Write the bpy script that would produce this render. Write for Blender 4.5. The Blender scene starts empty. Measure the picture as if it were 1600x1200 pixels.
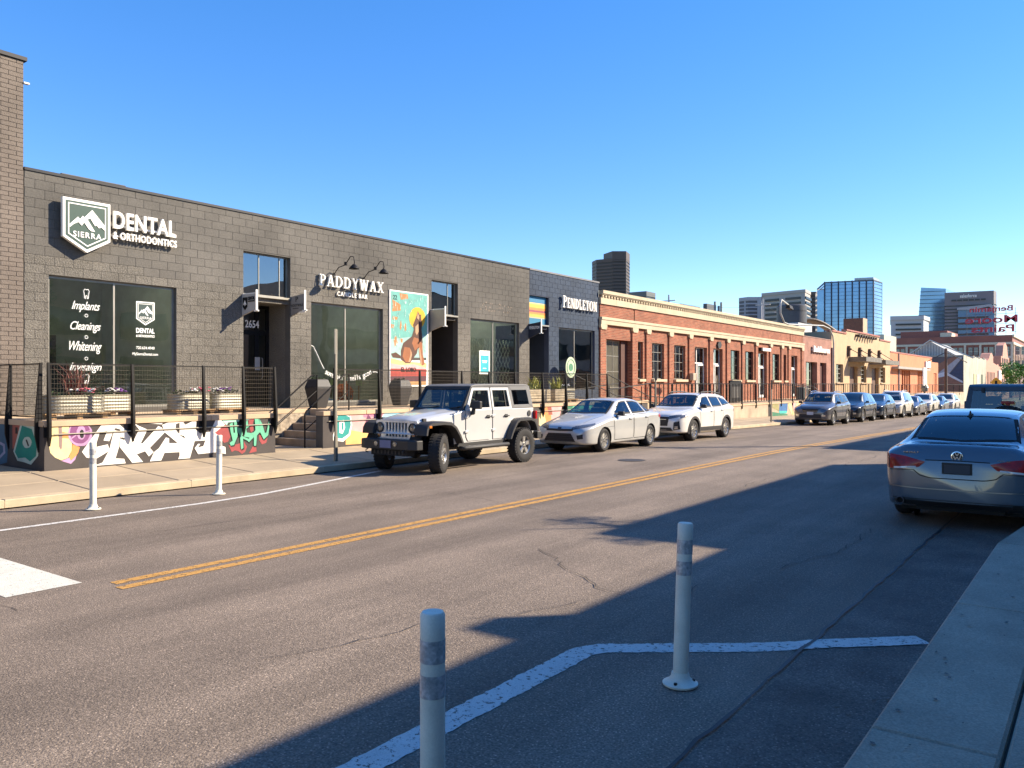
import bpy, math, random
from mathutils import Vector, Matrix
random.seed(7)
S = bpy.context.scene
COL = S.collection
R = math.radians
# ---------------------------------------------------------------- camera, sky, sun, exposure
cam = bpy.data.cameras.new('camera'); cam.lens = 28.125; cam.sensor_width = 36; cam.clip_end = 6000; cam.clip_start = .05
co = bpy.data.objects.new('camera', cam); COL.objects.link(co)
co.location = (0, 0, 1.85); co.rotation_euler = (R(90), 0, R(36.649)); S.camera = co
SUN_EL, SUN_AZ = R(31.5), R(45)
w = bpy.data.worlds.new('World'); S.world = w; w.use_nodes = True
nt = w.node_tree; bg = nt.nodes['Background']
sky = nt.nodes.new('ShaderNodeTexSky'); sky.sky_type = 'NISHITA'; sky.sun_disc = False
sky.sun_elevation = SUN_EL; sky.sun_rotation = SUN_AZ; sky.altitude = 1600; sky.air_density = 1.0; sky.dust_density = .1; sky.ozone_density = 2.0
hs = nt.nodes.new('ShaderNodeHueSaturation'); hs.inputs['Saturation'].default_value = 1.62; hs.inputs['Hue'].default_value = .513
gm = nt.nodes.new('ShaderNodeGamma'); gm.inputs['Gamma'].default_value = .70; nt.links.new(sky.outputs[0], gm.inputs['Color']); nt.links.new(gm.outputs[0], hs.inputs['Color']); nt.links.new(hs.outputs[0], bg.inputs['Color']); bg.inputs['Strength'].default_value = .15
sl = bpy.data.lights.new('sun', 'SUN'); sl.energy = 4.0; sl.angle = R(.5); sl.color = (1, .86, .67)
so = bpy.data.objects.new('sun', sl); COL.objects.link(so)
sd = Vector((math.sin(SUN_AZ) * math.cos(SUN_EL), math.cos(SUN_AZ) * math.cos(SUN_EL), math.sin(SUN_EL)))
so.rotation_euler = sd.to_track_quat('Z', 'Y').to_euler(); so.location = (30, 30, 60)
S.view_settings.view_transform = 'Standard'; S.view_settings.look = 'None'; S.view_settings.exposure = 1.52; S.view_settings.gamma = 1
try: S.view_settings.use_curve_mapping = False
except Exception: pass
S.render.engine = 'CYCLES'

# ---------------------------------------------------------------- materials
def lin(c): return tuple((v / 12.92 if v <= .04045 else ((v + .055) / 1.055) ** 2.4) for v in c)
def h(s): return lin(tuple(int(s[i:i + 2], 16) / 255 for i in (0, 2, 4)))
MATS = {}
def mat(name, col, rough=.6, metal=0., var=.12, vscale=3., bump=0., bscale=60., coat=0., spec=.5, fine=.0, fscale=120., rnd=0., emit=0.):
    if name in MATS: return MATS[name]
    m = bpy.data.materials.new(name); m.use_nodes = True; N = m.node_tree.nodes; L = m.node_tree.links
    b = N['Principled BSDF']; b.inputs['Roughness'].default_value = rough; b.inputs['Metallic'].default_value = metal
    b.inputs['Coat Weight'].default_value = coat; b.inputs['Specular IOR Level'].default_value = spec
    geo = N.new('ShaderNodeNewGeometry')
    rgb = N.new('ShaderNodeRGB'); rgb.outputs[0].default_value = (*col, 1); cur = rgb.outputs[0]
    def varn(scale, amt, detail, cur):
        n = N.new('ShaderNodeTexNoise'); n.inputs['Scale'].default_value = scale; n.inputs['Detail'].default_value = detail
        L.new(geo.outputs['Position'], n.inputs['Vector'])
        mr = N.new('ShaderNodeMapRange'); mr.inputs[1].default_value = .3; mr.inputs[2].default_value = .7
        mr.inputs[3].default_value = 1 - amt; mr.inputs[4].default_value = 1 + amt
        L.new(n.outputs['Fac'], mr.inputs[0])
        mx = N.new('ShaderNodeVectorMath'); mx.operation = 'SCALE'; L.new(cur, mx.inputs[0]); L.new(mr.outputs[0], mx.inputs['Scale'])
        return mx.outputs[0], n
    if var: cur, _ = varn(vscale, var, 5, cur)
    if fine: cur, _ = varn(fscale, fine, 2, cur)
    if rnd:
        oi = N.new('ShaderNodeObjectInfo'); mr = N.new('ShaderNodeMapRange'); mr.inputs[3].default_value = 1 - rnd; mr.inputs[4].default_value = 1 + rnd
        L.new(oi.outputs['Random'], mr.inputs[0]); mx = N.new('ShaderNodeVectorMath'); mx.operation = 'SCALE'; L.new(cur, mx.inputs[0]); L.new(mr.outputs[0], mx.inputs['Scale']); cur = mx.outputs[0]
    L.new(cur, b.inputs['Base Color'])
    if bump:
        n = N.new('ShaderNodeTexNoise'); n.inputs['Scale'].default_value = bscale; n.inputs['Detail'].default_value = 3
        L.new(geo.outputs['Position'], n.inputs['Vector'])
        bp = N.new('ShaderNodeBump'); bp.inputs['Strength'].default_value = bump; bp.inputs['Distance'].default_value = .02
        L.new(n.outputs['Fac'], bp.inputs['Height']); L.new(bp.outputs[0], b.inputs['Normal'])
    if emit:
        b.inputs['Emission Color'].default_value = (*col, 1); b.inputs['Emission Strength'].default_value = emit
    MATS[name] = m; return m
def glass(name, tint, refl=.12, rough=.0):
    if name in MATS: return MATS[name]
    m = bpy.data.materials.new(name); m.use_nodes = True; N = m.node_tree.nodes; L = m.node_tree.links
    for n in list(N): N.remove(n)
    o = N.new('ShaderNodeOutputMaterial'); t = N.new('ShaderNodeBsdfTransparent'); t.inputs[0].default_value = (*tint, 1)
    g = N.new('ShaderNodeBsdfGlossy'); g.inputs['Roughness'].default_value = rough; g.inputs[0].default_value = (.92, .97, 1, 1)
    fr = N.new('ShaderNodeFresnel'); fr.inputs[0].default_value = 1.5
    geo = N.new('ShaderNodeNewGeometry'); nz = N.new('ShaderNodeTexNoise'); nz.inputs['Scale'].default_value = .9; nz.inputs['Detail'].default_value = 1
    L.new(geo.outputs['Position'], nz.inputs['Vector']); bp = N.new('ShaderNodeBump'); bp.inputs['Strength'].default_value = .25; bp.inputs['Distance'].default_value = .02
    L.new(nz.outputs['Fac'], bp.inputs['Height']); L.new(bp.outputs[0], g.inputs['Normal'])
    ad = N.new('ShaderNodeMath'); ad.operation = 'ADD'; ad.inputs[1].default_value = refl; ad.use_clamp = True; L.new(fr.outputs[0], ad.inputs[0])
    mx = N.new('ShaderNodeMixShader'); L.new(ad.outputs[0], mx.inputs[0]); L.new(t.outputs[0], mx.inputs[1]); L.new(g.outputs[0], mx.inputs[2]); L.new(mx.outputs[0], o.inputs[0])
    MATS[name] = m; return m
def brickmat(name, c1, c2, mortar, scale_w=.21, row=.075, axis='yz', bump=.5, msize=.012):
    if name in MATS: return MATS[name]
    m = bpy.data.materials.new(name); m.use_nodes = True; N = m.node_tree.nodes; L = m.node_tree.links
    b = N['Principled BSDF']; b.inputs['Roughness'].default_value = .85; b.inputs['Specular IOR Level'].default_value = .25
    geo = N.new('ShaderNodeNewGeometry'); sp = N.new('ShaderNodeSeparateXYZ'); cb = N.new('ShaderNodeCombineXYZ'); L.new(geo.outputs['Position'], sp.inputs[0])
    ad = N.new('ShaderNodeMath'); ad.operation = 'ADD'; L.new(sp.outputs['X'], ad.inputs[0]); L.new(sp.outputs['Y'], ad.inputs[1])
    L.new(ad.outputs[0], cb.inputs['X']); L.new(sp.outputs['Z'], cb.inputs['Y'])
    br = N.new('ShaderNodeTexBrick'); br.inputs['Scale'].default_value = 1; br.inputs['Brick Width'].default_value = scale_w; br.inputs['Row Height'].default_value = row
    br.inputs['Mortar Size'].default_value = msize; br.inputs['Mortar Smooth'].default_value = .3; br.inputs['Bias'].default_value = -.1
    br.inputs['Color1'].default_value = (*c1, 1); br.inputs['Color2'].default_value = (*c2, 1); br.inputs['Mortar'].default_value = (*mortar, 1)
    L.new(cb.outputs[0], br.inputs['Vector'])
    n = N.new('ShaderNodeTexNoise'); n.inputs['Scale'].default_value = 1.3; n.inputs['Detail'].default_value = 6; L.new(geo.outputs['Position'], n.inputs['Vector'])
    mr = N.new('ShaderNodeMapRange'); mr.inputs[1].default_value = .3; mr.inputs[2].default_value = .7; mr.inputs[3].default_value = .82; mr.inputs[4].default_value = 1.18; L.new(n.outputs['Fac'], mr.inputs[0])
    mx = N.new('ShaderNodeVectorMath'); mx.operation = 'SCALE'; L.new(br.outputs['Color'], mx.inputs[0]); L.new(mr.outputs[0], mx.inputs['Scale']); L.new(mx.outputs[0], b.inputs['Base Color'])
    inv = N.new('ShaderNodeMath'); inv.operation = 'SUBTRACT'; inv.inputs[0].default_value = 1; L.new(br.outputs['Fac'], inv.inputs[1])
    bp = N.new('ShaderNodeBump'); bp.inputs['Strength'].default_value = bump; bp.inputs['Distance'].default_value = .01; L.new(inv.outputs[0], bp.inputs['Height']); L.new(bp.outputs[0], b.inputs['Normal'])
    MATS[name] = m; return m

# ---------------------------------------------------------------- mesh builder
class MB:
    def __init__(s): s.v = []; s.f = []; s.m = []; s.cm = 0
    def face(s, pts):
        n = len(s.v); s.v += [tuple(p) for p in pts]; s.f.append(tuple(range(n, n + len(pts)))); s.m.append(s.cm)
    def box(s, x0, x1, y0, y1, z0, z1):
        n = len(s.v); s.v += [(x0, y0, z0), (x1, y0, z0), (x1, y1, z0), (x0, y1, z0), (x0, y0, z1), (x1, y0, z1), (x1, y1, z1), (x0, y1, z1)]
        for q in ((0, 3, 2, 1), (4, 5, 6, 7), (0, 1, 5, 4), (1, 2, 6, 5), (2, 3, 7, 6), (3, 0, 4, 7)): s.f.append(tuple(n + i for i in q)); s.m.append(s.cm)
        return s
    def hull8(s, p):  # 8 points ordered like box
        n = len(s.v); s.v += [tuple(q) for q in p]
        for q in ((0, 3, 2, 1), (4, 5, 6, 7), (0, 1, 5, 4), (1, 2, 6, 5), (2, 3, 7, 6), (3, 0, 4, 7)): s.f.append(tuple(n + i for i in q)); s.m.append(s.cm)
        return s
    def prism(s, poly, fn, a, b):   # poly 2d, fn(p,q,t)->3d, from t=a to t=b
        n = len(s.v); k = len(poly)
        s.v += [tuple(fn(p, q, a)) for p, q in poly] + [tuple(fn(p, q, b)) for p, q in poly]
        s.f.append(tuple(range(n + k - 1, n - 1, -1))); s.m.append(s.cm)
        s.f.append(tuple(range(n + k, n + 2 * k))); s.m.append(s.cm)
        for i in range(k):
            j = (i + 1) % k; s.f.append((n + i, n + j, n + k + j, n + k + i)); s.m.append(s.cm)
        return s
    def tube(s, pts, r, n=8, cap=True, closed=False):
        pts = [Vector(p) for p in pts]; rs = r if isinstance(r, (list, tuple)) else [r] * len(pts); base = len(s.v); up = None; K = len(pts)
        for i, p in enumerate(pts):
            if closed: d = (pts[(i + 1) % K] - pts[i - 1])
            else: d = (pts[min(i + 1, K - 1)] - pts[max(i - 1, 0)])
            d.normalize()
            if up is None: up = d.orthogonal().normalized()
            else:
                up = (up - d * up.dot(d))
                up = up.normalized() if up.length > 1e-6 else d.orthogonal().normalized()
            sd_ = d.cross(up)
            for k in range(n):
                a = 2 * math.pi * k / n; s.v.append(tuple(p + (up * math.cos(a) + sd_ * math.sin(a)) * rs[i]))
        for i in range(K if closed else K - 1):
            for k in range(n):
                a, b = base + i * n + k, base + i * n + (k + 1) % n; c, d2 = base + ((i + 1) % K) * n + (k + 1) % n, base + ((i + 1) % K) * n + k
                s.f.append((a, b, c, d2)); s.m.append(s.cm)
        if cap and not closed:
            s.f.append(tuple(base + k for k in range(n - 1, -1, -1))); s.m.append(s.cm)
            s.f.append(tuple(base + (K - 1) * n + k for k in range(n))); s.m.append(s.cm)
        return s
    def lathe(s, prof, c, axis='z', n=24, a0=0, a1=2 * math.pi):  # prof (r, t)
        base = len(s.v); full = abs(a1 - a0) > 6.28; m = n if full else n + 1
        for r, t in prof:
            for k in range(m):
                a = a0 + (a1 - a0) * k / n; q, e = r * math.cos(a), r * math.sin(a)
                if axis == 'z': p = (c[0] + q, c[1] + e, c[2] + t)
                elif axis == 'x': p = (c[0] + t, c[1] + q, c[2] + e)
                else: p = (c[0] + q, c[1] + t, c[2] + e)
                s.v.append(p)
        for i in range(len(prof) - 1):
            for k in range(n):
                k2 = (k + 1) % m if full else k + 1
                s.f.append((base + i * m + k, base + i * m + k2, base + (i + 1) * m + k2, base + (i + 1) * m + k)); s.m.append(s.cm)
        return s
    def grid(s, rows, close=False):
        base = len(s.v); nc = len(rows[0])
        for r in rows: s.v += [tuple(p) for p in r]
        for i in range(len(rows) - 1):
            for k in range(nc - 1):
                s.f.append((base + i * nc + k, base + i * nc + k + 1, base + (i + 1) * nc + k + 1, base + (i + 1) * nc + k)); s.m.append(s.cm)
        return s
ORG = {}
def org(p):
    return ORG.get(p.name, Vector((0, 0, 0))) if p else Vector((0, 0, 0))
def tag(o, label=None, cat=None, group=None, kind=None):
    if label: o['label'] = label
    if cat: o['category'] = cat
    if group: o['group'] = group
    if kind: o['kind'] = kind
    return o
def thing(name, loc, label, cat, group=None):
    o = bpy.data.objects.new(name, None); COL.objects.link(o); o.location = loc; o.empty_display_size = .3
    ORG[o.name] = Vector(loc); return tag(o, label, cat, group)
def fixn(me):
    import bmesh
    b = bmesh.new(); b.from_mesh(me); bmesh.ops.recalc_face_normals(b, faces=b.faces); b.to_mesh(me); b.free()
def obj(name, mb, mats, parent=None, smooth=False, bevel=0, kind=None, label=None, local=False, fix=False, weld=False, bseg=2, flat_angle=None):
    me = bpy.data.meshes.new(name); g = Vector((0, 0, 0)) if local else org(parent)
    vs = [(v[0] - g.x, v[1] - g.y, v[2] - g.z) for v in mb.v] if g.length else mb.v
    me.from_pydata(vs, [], mb.f)
    ml = mats if isinstance(mats, (list, tuple)) else [mats]
    for m in ml: me.materials.append(m)
    if len(ml) > 1: me.polygons.foreach_set('material_index', mb.m)
    if weld:
        import bmesh
        b = bmesh.new(); b.from_mesh(me); bmesh.ops.remove_doubles(b, verts=b.verts, dist=.0005); b.to_mesh(me); b.free()
    if fix: fixn(me)
    if smooth:
        me.polygons.foreach_set('use_smooth', [True] * len(me.polygons))
        if flat_angle:
            try: me.set_sharp_from_angle(angle=R(flat_angle))
            except Exception: pass
    me.update()
    o = bpy.data.objects.new(name, me); COL.objects.link(o)
    if parent: o.parent = parent; ORG[o.name] = org(parent).copy()
    if bevel:
        md = o.modifiers.new('bevel', 'BEVEL'); md.width = bevel; md.segments = bseg; md.limit_method = 'ANGLE'; md.angle_limit = R(35)
    if kind: o['kind'] = kind
    if label: o['label'] = label
    return o
def one(name, mb, mats, label, cat, group=None, **k):
    o = obj(name, mb, mats, None, **k); return tag(o, label, cat, group)
def dup(o, parent):
    c = o.copy(); COL.objects.link(c); c.parent = parent
    for ch in o.children: dup(ch, c)
    return c
def copy_thing(root, loc, rotz, label):
    r = root.copy(); COL.objects.link(r); r.location = loc; r.rotation_euler = (0, 0, rotz); r['label'] = label
    for ch in root.children: dup(ch, r)
    return r
_fc = {}
def text_mesh(s, bold=0., shear=0., space=1., ext=.5):
    cu = bpy.data.curves.new('t', 'FONT'); cu.body = s; cu.offset = bold; cu.shear = shear; cu.space_character = space; cu.extrude = ext; cu.resolution_u = 3
    o = bpy.data.objects.new('t', cu); COL.objects.link(o)
    dg = bpy.context.evaluated_depsgraph_get(); me = bpy.data.meshes.new_from_object(o.evaluated_get(dg))
    vs = [tuple(v.co) for v in me.vertices]; fs = [tuple(p.vertices) for p in me.polygons]
    bpy.data.objects.remove(o); bpy.data.curves.remove(cu); bpy.data.meshes.remove(me)
    return vs, fs
def text(name, s, fn, x0, x1, y0, y1, t0, t1, m, parent, bold=0., shear=0., space=1., label=None):
    """fit text in the box (x0..x1, y0..y1) of plane coordinates; fn(a,b,t)->world"""
    vs, fs = text_mesh(s, bold, shear, space)
    ax = [v[0] for v in vs]; ay = [v[1] for v in vs]; mnx, mxx, mny, mxy = min(ax), max(ax), min(ay), max(ay)
    mb = MB()
    for v in vs:
        mb.v.append(tuple(fn(x0 + (v[0] - mnx) / (mxx - mnx) * (x1 - x0), y0 + (v[1] - mny) / (mxy - mny) * (y1 - y0), t0 if v[2] < 0 else t1)))
    mb.f = fs; mb.m = [0] * len(fs)
    return obj(name, mb, m, parent, label=label)
# terrain: the street falls gently away from the camera
def gz(y):
    if y < 18: return 0.
    if y < 26: return -(y - 18) ** 2 / 16 * .0115
    return -.046 - (min(y, 140) - 26) * .0115
def rz(x):
    K = [(-13.05, .012 * (1 - 6.05 / 6)), (-10, .006), (-7.2, .0116), (-4, .006), (-1.7, .0014), (3, .0014)]
    for (a, p), (b, q) in zip(K[:-1], K[1:]):
        if x <= b: return max(p + (q - p) * (x - a) / (b - a), .0095 if x > -1.75 else -1)
    return .0095
def ysteps(y0, y1, st=2.):
    n = max(1, int(math.ceil((y1 - y0) / st))); return [y0 + (y1 - y0) * i / n for i in range(n + 1)]
def strip(mb, x0, x1, y0, y1, dz, dz2=None, st=2.):   # sheet following the street
    ys = ysteps(y0, y1, st); dz2 = dz if dz2 is None else dz2
    mb.grid([[(x0, y, gz(y) + dz), (x1, y, gz(y) + dz2)] for y in ys])
# ---------------------------------------------------------------- ground, road, pavements
def road_mat(name, c, va=.14, vs=.8):
    m = mat(name, c, rough=.82, var=va, vscale=vs, bump=.55, bscale=95, spec=.35, fine=.42, fscale=75)
    N = m.node_tree.nodes; L = m.node_tree.links; b = N['Principled BSDF']
    # light stone chips, dark specks and long wheel-track wear
    geo = N.new('ShaderNodeNewGeometry'); cur = b.inputs['Base Color'].links[0].from_socket
    v = N.new('ShaderNodeTexVoronoi'); v.inputs['Scale'].default_value = 42; L.new(geo.outputs['Position'], v.inputs['Vector'])
    lt = N.new('ShaderNodeMapRange'); lt.inputs[1].default_value = .04; lt.inputs[2].default_value = .30; lt.inputs[3].default_value = 2.3; lt.inputs[4].default_value = .92; L.new(v.outputs['Distance'], lt.inputs[0])
    m1 = N.new('ShaderNodeVectorMath'); m1.operation = 'SCALE'; L.new(cur, m1.inputs[0]); L.new(lt.outputs[0], m1.inputs['Scale'])
    mp = N.new('ShaderNodeMapping'); mp.inputs['Scale'].default_value = (1.1, .09, 1); L.new(geo.outputs['Position'], mp.inputs[0])
    n2 = N.new('ShaderNodeTexNoise'); n2.inputs['Scale'].default_value = 1.; n2.inputs['Detail'].default_value = 8; n2.inputs['Roughness'].default_value = .62; L.new(mp.outputs[0], n2.inputs['Vector'])
    tr = N.new('ShaderNodeMapRange'); tr.inputs[1].default_value = .38; tr.inputs[2].default_value = .62; tr.inputs[3].default_value = .74; tr.inputs[4].default_value = 1.12; L.new(n2.outputs['Fac'], tr.inputs[0])
    m2 = N.new('ShaderNodeVectorMath'); m2.operation = 'SCALE'; L.new(m1.outputs[0], m2.inputs[0]); L.new(tr.outputs[0], m2.inputs['Scale'])
    L.new(m2.outputs[0], b.inputs['Base Color'])
    return m
def paint_mat(name, c, wear=.45):
    m = mat(name, c, rough=.75, var=.08, vscale=5, bump=.3, bscale=90, fine=.12)
    N = m.node_tree.nodes; L = m.node_tree.links; b = N['Principled BSDF']; geo = N.new('ShaderNodeNewGeometry')
    n = N.new('ShaderNodeTexNoise'); n.inputs['Scale'].default_value = 26; n.inputs['Detail'].default_value = 8; n.inputs['Roughness'].default_value = .75; L.new(geo.outputs['Position'], n.inputs['Vector'])
    mr = N.new('ShaderNodeMapRange'); mr.inputs[1].default_value = .60 - .12 * wear; mr.inputs[2].default_value = .64 - .12 * wear; L.new(n.outputs['Fac'], mr.inputs[0])
    tr = N.new('ShaderNodeBsdfTransparent'); mx = N.new('ShaderNodeMixShader'); L.new(mr.outputs[0], mx.inputs[0]); L.new(b.outputs[0], mx.inputs[1]); L.new(tr.outputs[0], mx.inputs[2])
    L.new(mx.outputs[0], N['Material Output'].inputs[0]); return m
M_asph = road_mat('asphalt', (.198, .156, .120)); M_asph2 = road_mat('asphalt_patch', (.135, .108, .088), .34, 1.7)
M_conc = mat('sidewalk_concrete', (.34, .265, .175), rough=.85, var=.13, vscale=1.3, bump=.25, bscale=70, fine=.10, rnd=.06)
M_kerb = mat('kerb_concrete', (.42, .335, .22), rough=.85, var=.2, vscale=2.2, bump=.3, bscale=60, fine=.12, rnd=.05)
M_concR = mat('shade_side_concrete', (.36, .29, .21), rough=.85, var=.16, vscale=2.0, bump=.3, bscale=60, fine=.22, fscale=90, rnd=.05)
M_deck = mat('dock_concrete', (.50, .36, .225), rough=.8, var=.14, vscale=1.2, bump=.2, fine=.08)
M_yel = paint_mat('yellow_road_paint', (.46, .245, .06), .45); M_wht = paint_mat('white_road_paint', (.58, .56, .52), .35); M_stop = paint_mat('stop_bar_paint', (.58, .56, .48), .0)
M_dirt = mat('ground_earth', (.16, .13, .10), rough=.95, var=.3, vscale=.2)
mb = MB()
ys = [-60, -30] + ysteps(0, 140, 4) + [300, 700, 2200]
mb.grid([[(-1600, y, gz(y) - .9), (-30, y, gz(y) - .12), (0, y, gz(y) - .12), (30, y, gz(y) - .12), (1500, y, gz(y) - .9)] for y in ys])
obj('ground', mb, M_dirt, kind='structure')
def kerbR(y): return -.95 if y < 9 else min(-.66, -.95 + max(0, y - 10.4) * .22)
mb = MB(); mb.grid([[(x, y, gz(y) + (0.012 * (1 - abs(x + 7) / 6))) for x in (-13.05, -10, -7.2, -4, -1.70)] for y in ysteps(-25, 260, 3)])
mb.grid([[(-1.70, y, gz(y) + .002), (kerbR(y) + .02, y, gz(y) + .004)] for y in ysteps(-25, 260, 2)])
road = obj('road', mb, M_asph, kind='structure', smooth=True, weld=True)
# dark crack and older strip of asphalt along the right gutter
mb = MB(); mb.grid([[(-1.66 + .01 * math.sin(y * 3), y, gz(y) + .007), (kerbR(y) + .015, y, gz(y) + .008)] for y in ysteps(-10, 60, .8)])
obj('gutter_asphalt', mb, M_asph2, kind='structure')
mb = MB(); pts = []
random.seed(3)
for y in ysteps(-6, 40, .18): pts.append((-1.69 + random.uniform(-.012, .012), y))
mb.grid([[(x - random.uniform(.006, .02), y, gz(y) + .0155), (x + random.uniform(.004, .014), y, gz(y) + .0155)] for x, y in pts])
obj('road_seam', mb, mat('tar_seam', (.018, .017, .018), rough=.6), kind='structure')
random.seed(31)
for (x, y, dx, dy, n) in ((-4.6, 3.2, .12, .30, 26), (-9.6, 5.0, .05, .34, 40), (-6.2, 9.5, -.30, .10, 18), (-3.4, 6.2, -.22, .14, 16), (-5.2, 14, .04, .4, 50), (-10.3, 14.5, -.1, .3, 30), (-2.6, 8.0, .05, .3, 20), (-8.6, 2.6, .25, .05, 12)):
    rows = []; k = 0
    for k in range(n):
        w_ = random.uniform(.003, .009); rows.append([(x - w_, y, gz(y) + .0165), (x + w_ * .4, y + w_, gz(y) + .0165)]); x += dx * .5 + random.gauss(0, .05); y += dy * .5 + random.gauss(0, .03)
    mb = MB(); mb.grid(rows); obj('road_crack', mb, mat('crack_dark', (.045, .038, .034), rough=.9), kind='structure')
mb = MB(); mb.lathe([(.33, .0), (.33, .003), (.30, .004), (.29, .001), (.27, .004), (0, .004)], (-9.2, 17.2, .0135), n=28); obj('manhole_cover', mb, mat('cast_iron', (.06, .052, .046), rough=.6, metal=.4, bump=.8, bscale=30), kind='structure')
# cross streets far away
mb = MB(); strip(mb, -60, -13.05, 123.5, 131, .02); strip(mb, -1.7, 40, 27.9, 33.6, .03)
obj('cross_street', mb, M_asph, kind='structure')
# markings
mb = MB(); strip(mb, -7.41, -7.285, 3.72, 240, .0155); obj('yellow_line', mb, M_yel, kind='structure')
mb = MB(); strip(mb, -7.19, -7.065, 3.66, 240, .0155); obj('yellow_line', mb, M_yel, kind='structure')
mb = MB(); mb.grid([[(x, 2.92, rz(x) + .004) for x in (-11.3, -10, -7.6)], [(x, 3.56, rz(x) + .004) for x in (-11.3, -10, -7.6)]]); obj('stop_bar', mb, M_stop, kind='structure')
def band(mb, pts, wd, z, jit=.004):
    rows = []; fine_ = []
    for a, b in zip(pts[:-1], pts[1:]):
        n = max(1, int(math.dist(a, b) / .035)); fine_ += [(a[0] + (b[0] - a[0]) * k / n, a[1] + (b[1] - a[1]) * k / n) for k in range(n)]
    P0 = pts; pts = fine_ + [pts[-1]]
    for i, p in enumerate(pts):
        a = Vector(pts[max(i - 1, 0)]); b = Vector(pts[min(i + 1, len(pts) - 1)]); d = (b - a).normalized(); n = Vector((-d.y, d.x)) * wd / 2
        q = Vector(p); n1, n2 = n * (1 + random.gauss(0, jit) / wd * 2), n * (1 + random.gauss(0, jit) / wd * 2); rows.append([(q.x - n1.x, q.y - n1.y, gz(q.y) + rz(q.x - n1.x) + z), (q.x + n2.x, q.y + n2.y, gz(q.y) + rz(q.x + n2.x) + z)])
    mb.grid(rows)
mb = MB(); band(mb, [(-11.1, 1.2), (-11.18, 4.2), (-11.22, 7.0), (-11.36, 8.2), (-11.68, 9.4), (-12.07, 10.8), (-12.4, 12)], .11, .004)
obj('edge_line', mb, M_wht, kind='structure')
mb = MB(); band(mb, [(-2.84, -3.), (-2.87, 2), (-2.89, 3.4), (-2.90, 4.72), (-2.82, 4.86), (-2.0, 5.50), (-1.06, 6.37)], .185, .004)
obj('edge_line', mb, M_wht, kind='structure')
# left pavement
def slabrow(par, x0, x1, z0, z1, y0, y1, ln, name, m, gap=.008, jit=.0):
    y = y0; n = 0
    while y < y1 - .1:
        ye = min(y + ln, y1); g = gap; e = .012
        za, zb = gz(y) , gz(ye); j = random.uniform(-jit, jit)
        mb = MB()
        lo = [(x0 + g, y + g, za + z0 - .12), (x1 - g, y + g, za + z1 - .12), (x1 - g, ye - g, zb + z1 - .12), (x0 + g, ye - g, zb + z0 - .12)]
        mid = [(a, b, c + .12 - e + j) for a, b, c in lo]
        cx, cy = (x0 + x1) / 2, (y + ye) / 2
        hi = [(a + (e if a < cx else -e), b + (e if b < cy else -e), c + .12 + j) for a, b, c in lo]
        mb.v = lo + mid + hi
        for k in range(4):
            l = (k + 1) % 4; mb.f += [(k, l, 4 + l, 4 + k), (4 + k, 4 + l, 8 + l, 8 + k)]
        mb.f.append((8, 9, 10, 11)); mb.m = [0] * 9
        obj(name, mb, m, par); y = ye; n += 1
mb = MB(); strip(mb, -18.6, -13.1, -20, 6.56, .26, .12); strip(mb, -15.42, -13.1, 6.56, 240, .24, .12)
wk = obj('pavement', mb, mat('joint_dirt', (.09, .075, .06), rough=.95), kind='structure')
slabrow(wk, -13.20, -13.04, .145, .140, -4, 80, 3.0, 'kerb_stone', M_kerb, gap=.003)
slabrow(wk, -14.3, -13.21, .205, .148, -3, 60, 1.55, 'paving_slab', M_conc)
slabrow(wk, -15.40, -14.31, .275, .208, -3, 60, 1.55, 'paving_slab', M_conc)
slabrow(wk, -16.9, -15.41, .285, .277, -3, 6.5, 1.55, 'paving_slab', M_conc)
slabrow(wk, -18.58, -16.91, .29, .286, -3, 6.5, 1.55, 'paving_slab', M_conc)
mb = MB(); strip(mb, -15.40, -13.21, 60, 240, .275, .148); strip(mb, -13.20, -13.04, 80, 240, .145, .14)
mb.grid([[(-13.04, y, gz(y) + .14), (-13.04, y, gz(y) - .05)] for y in ysteps(80, 240, 8)])
obj('far_slabs', mb, M_conc, wk, kind='stuff')
# right pavement: wide kerb slabs then walk
mb = MB(); mb.grid([[(kerbR(y) + .03, y, gz(y) + .10), (3.6, y, gz(y) + .10)] for y in ysteps(-20, 120, 2)])
wr = obj('pavement', mb, mat('joint_dirt', (.09, .075, .06)), kind='structure')
def slab_quad(p, zt, m, par, name):
    mb = MB(); g = .004; cx = sum(a for a, b in p) / 4; cy = sum(b for a, b in p) / 4
    def ins(a, b, e): return (a + (e if a < cx else -e), b + (e if b < cy else -e))
    lo = [(*ins(a, b, g), gz(b) - .03) for a, b in p]; mid = [(x, y, gz(y) + zt - .015) for x, y, _ in lo]; hi = [(*ins(a, b, g + .015), gz(b) + zt) for a, b in p]
    mb.v = lo + mid + hi
    for k in range(4):
        l = (k + 1) % 4; mb.f += [(k, l, 4 + l, 4 + k), (4 + k, 4 + l, 8 + l, 8 + k)]
    mb.f.append((8, 9, 10, 11)); mb.m = [0] * 9; obj(name, mb, m, par)
ysl = [-6.2, -3.4, -.6, 2.05, 4.25, 7.05, 10.0, 13.0, 16.0, 19, 22, 25, 28]
for a, b in zip(ysl[:-1], ysl[1:]):
    slab_quad([(kerbR(a), a), (-.385, a), (-.385, b), (kerbR(b), b)], .15, M_concR, wr, 'kerb_stone')
for i, a in enumerate(ys2 for ys2 in [-5.6 + 1.8 * k for k in range(14)]):
    slab_quad([(-.375, a), (1.4, a), (1.4, a + 1.8), (-.375, a + 1.8)], .148, M_concR, wr, 'paving_slab')
    slab_quad([(1.41, a), (3.45, a), (3.45, a + 1.8), (1.41, a + 1.8)], .15, M_concR, wr, 'paving_slab')
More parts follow.
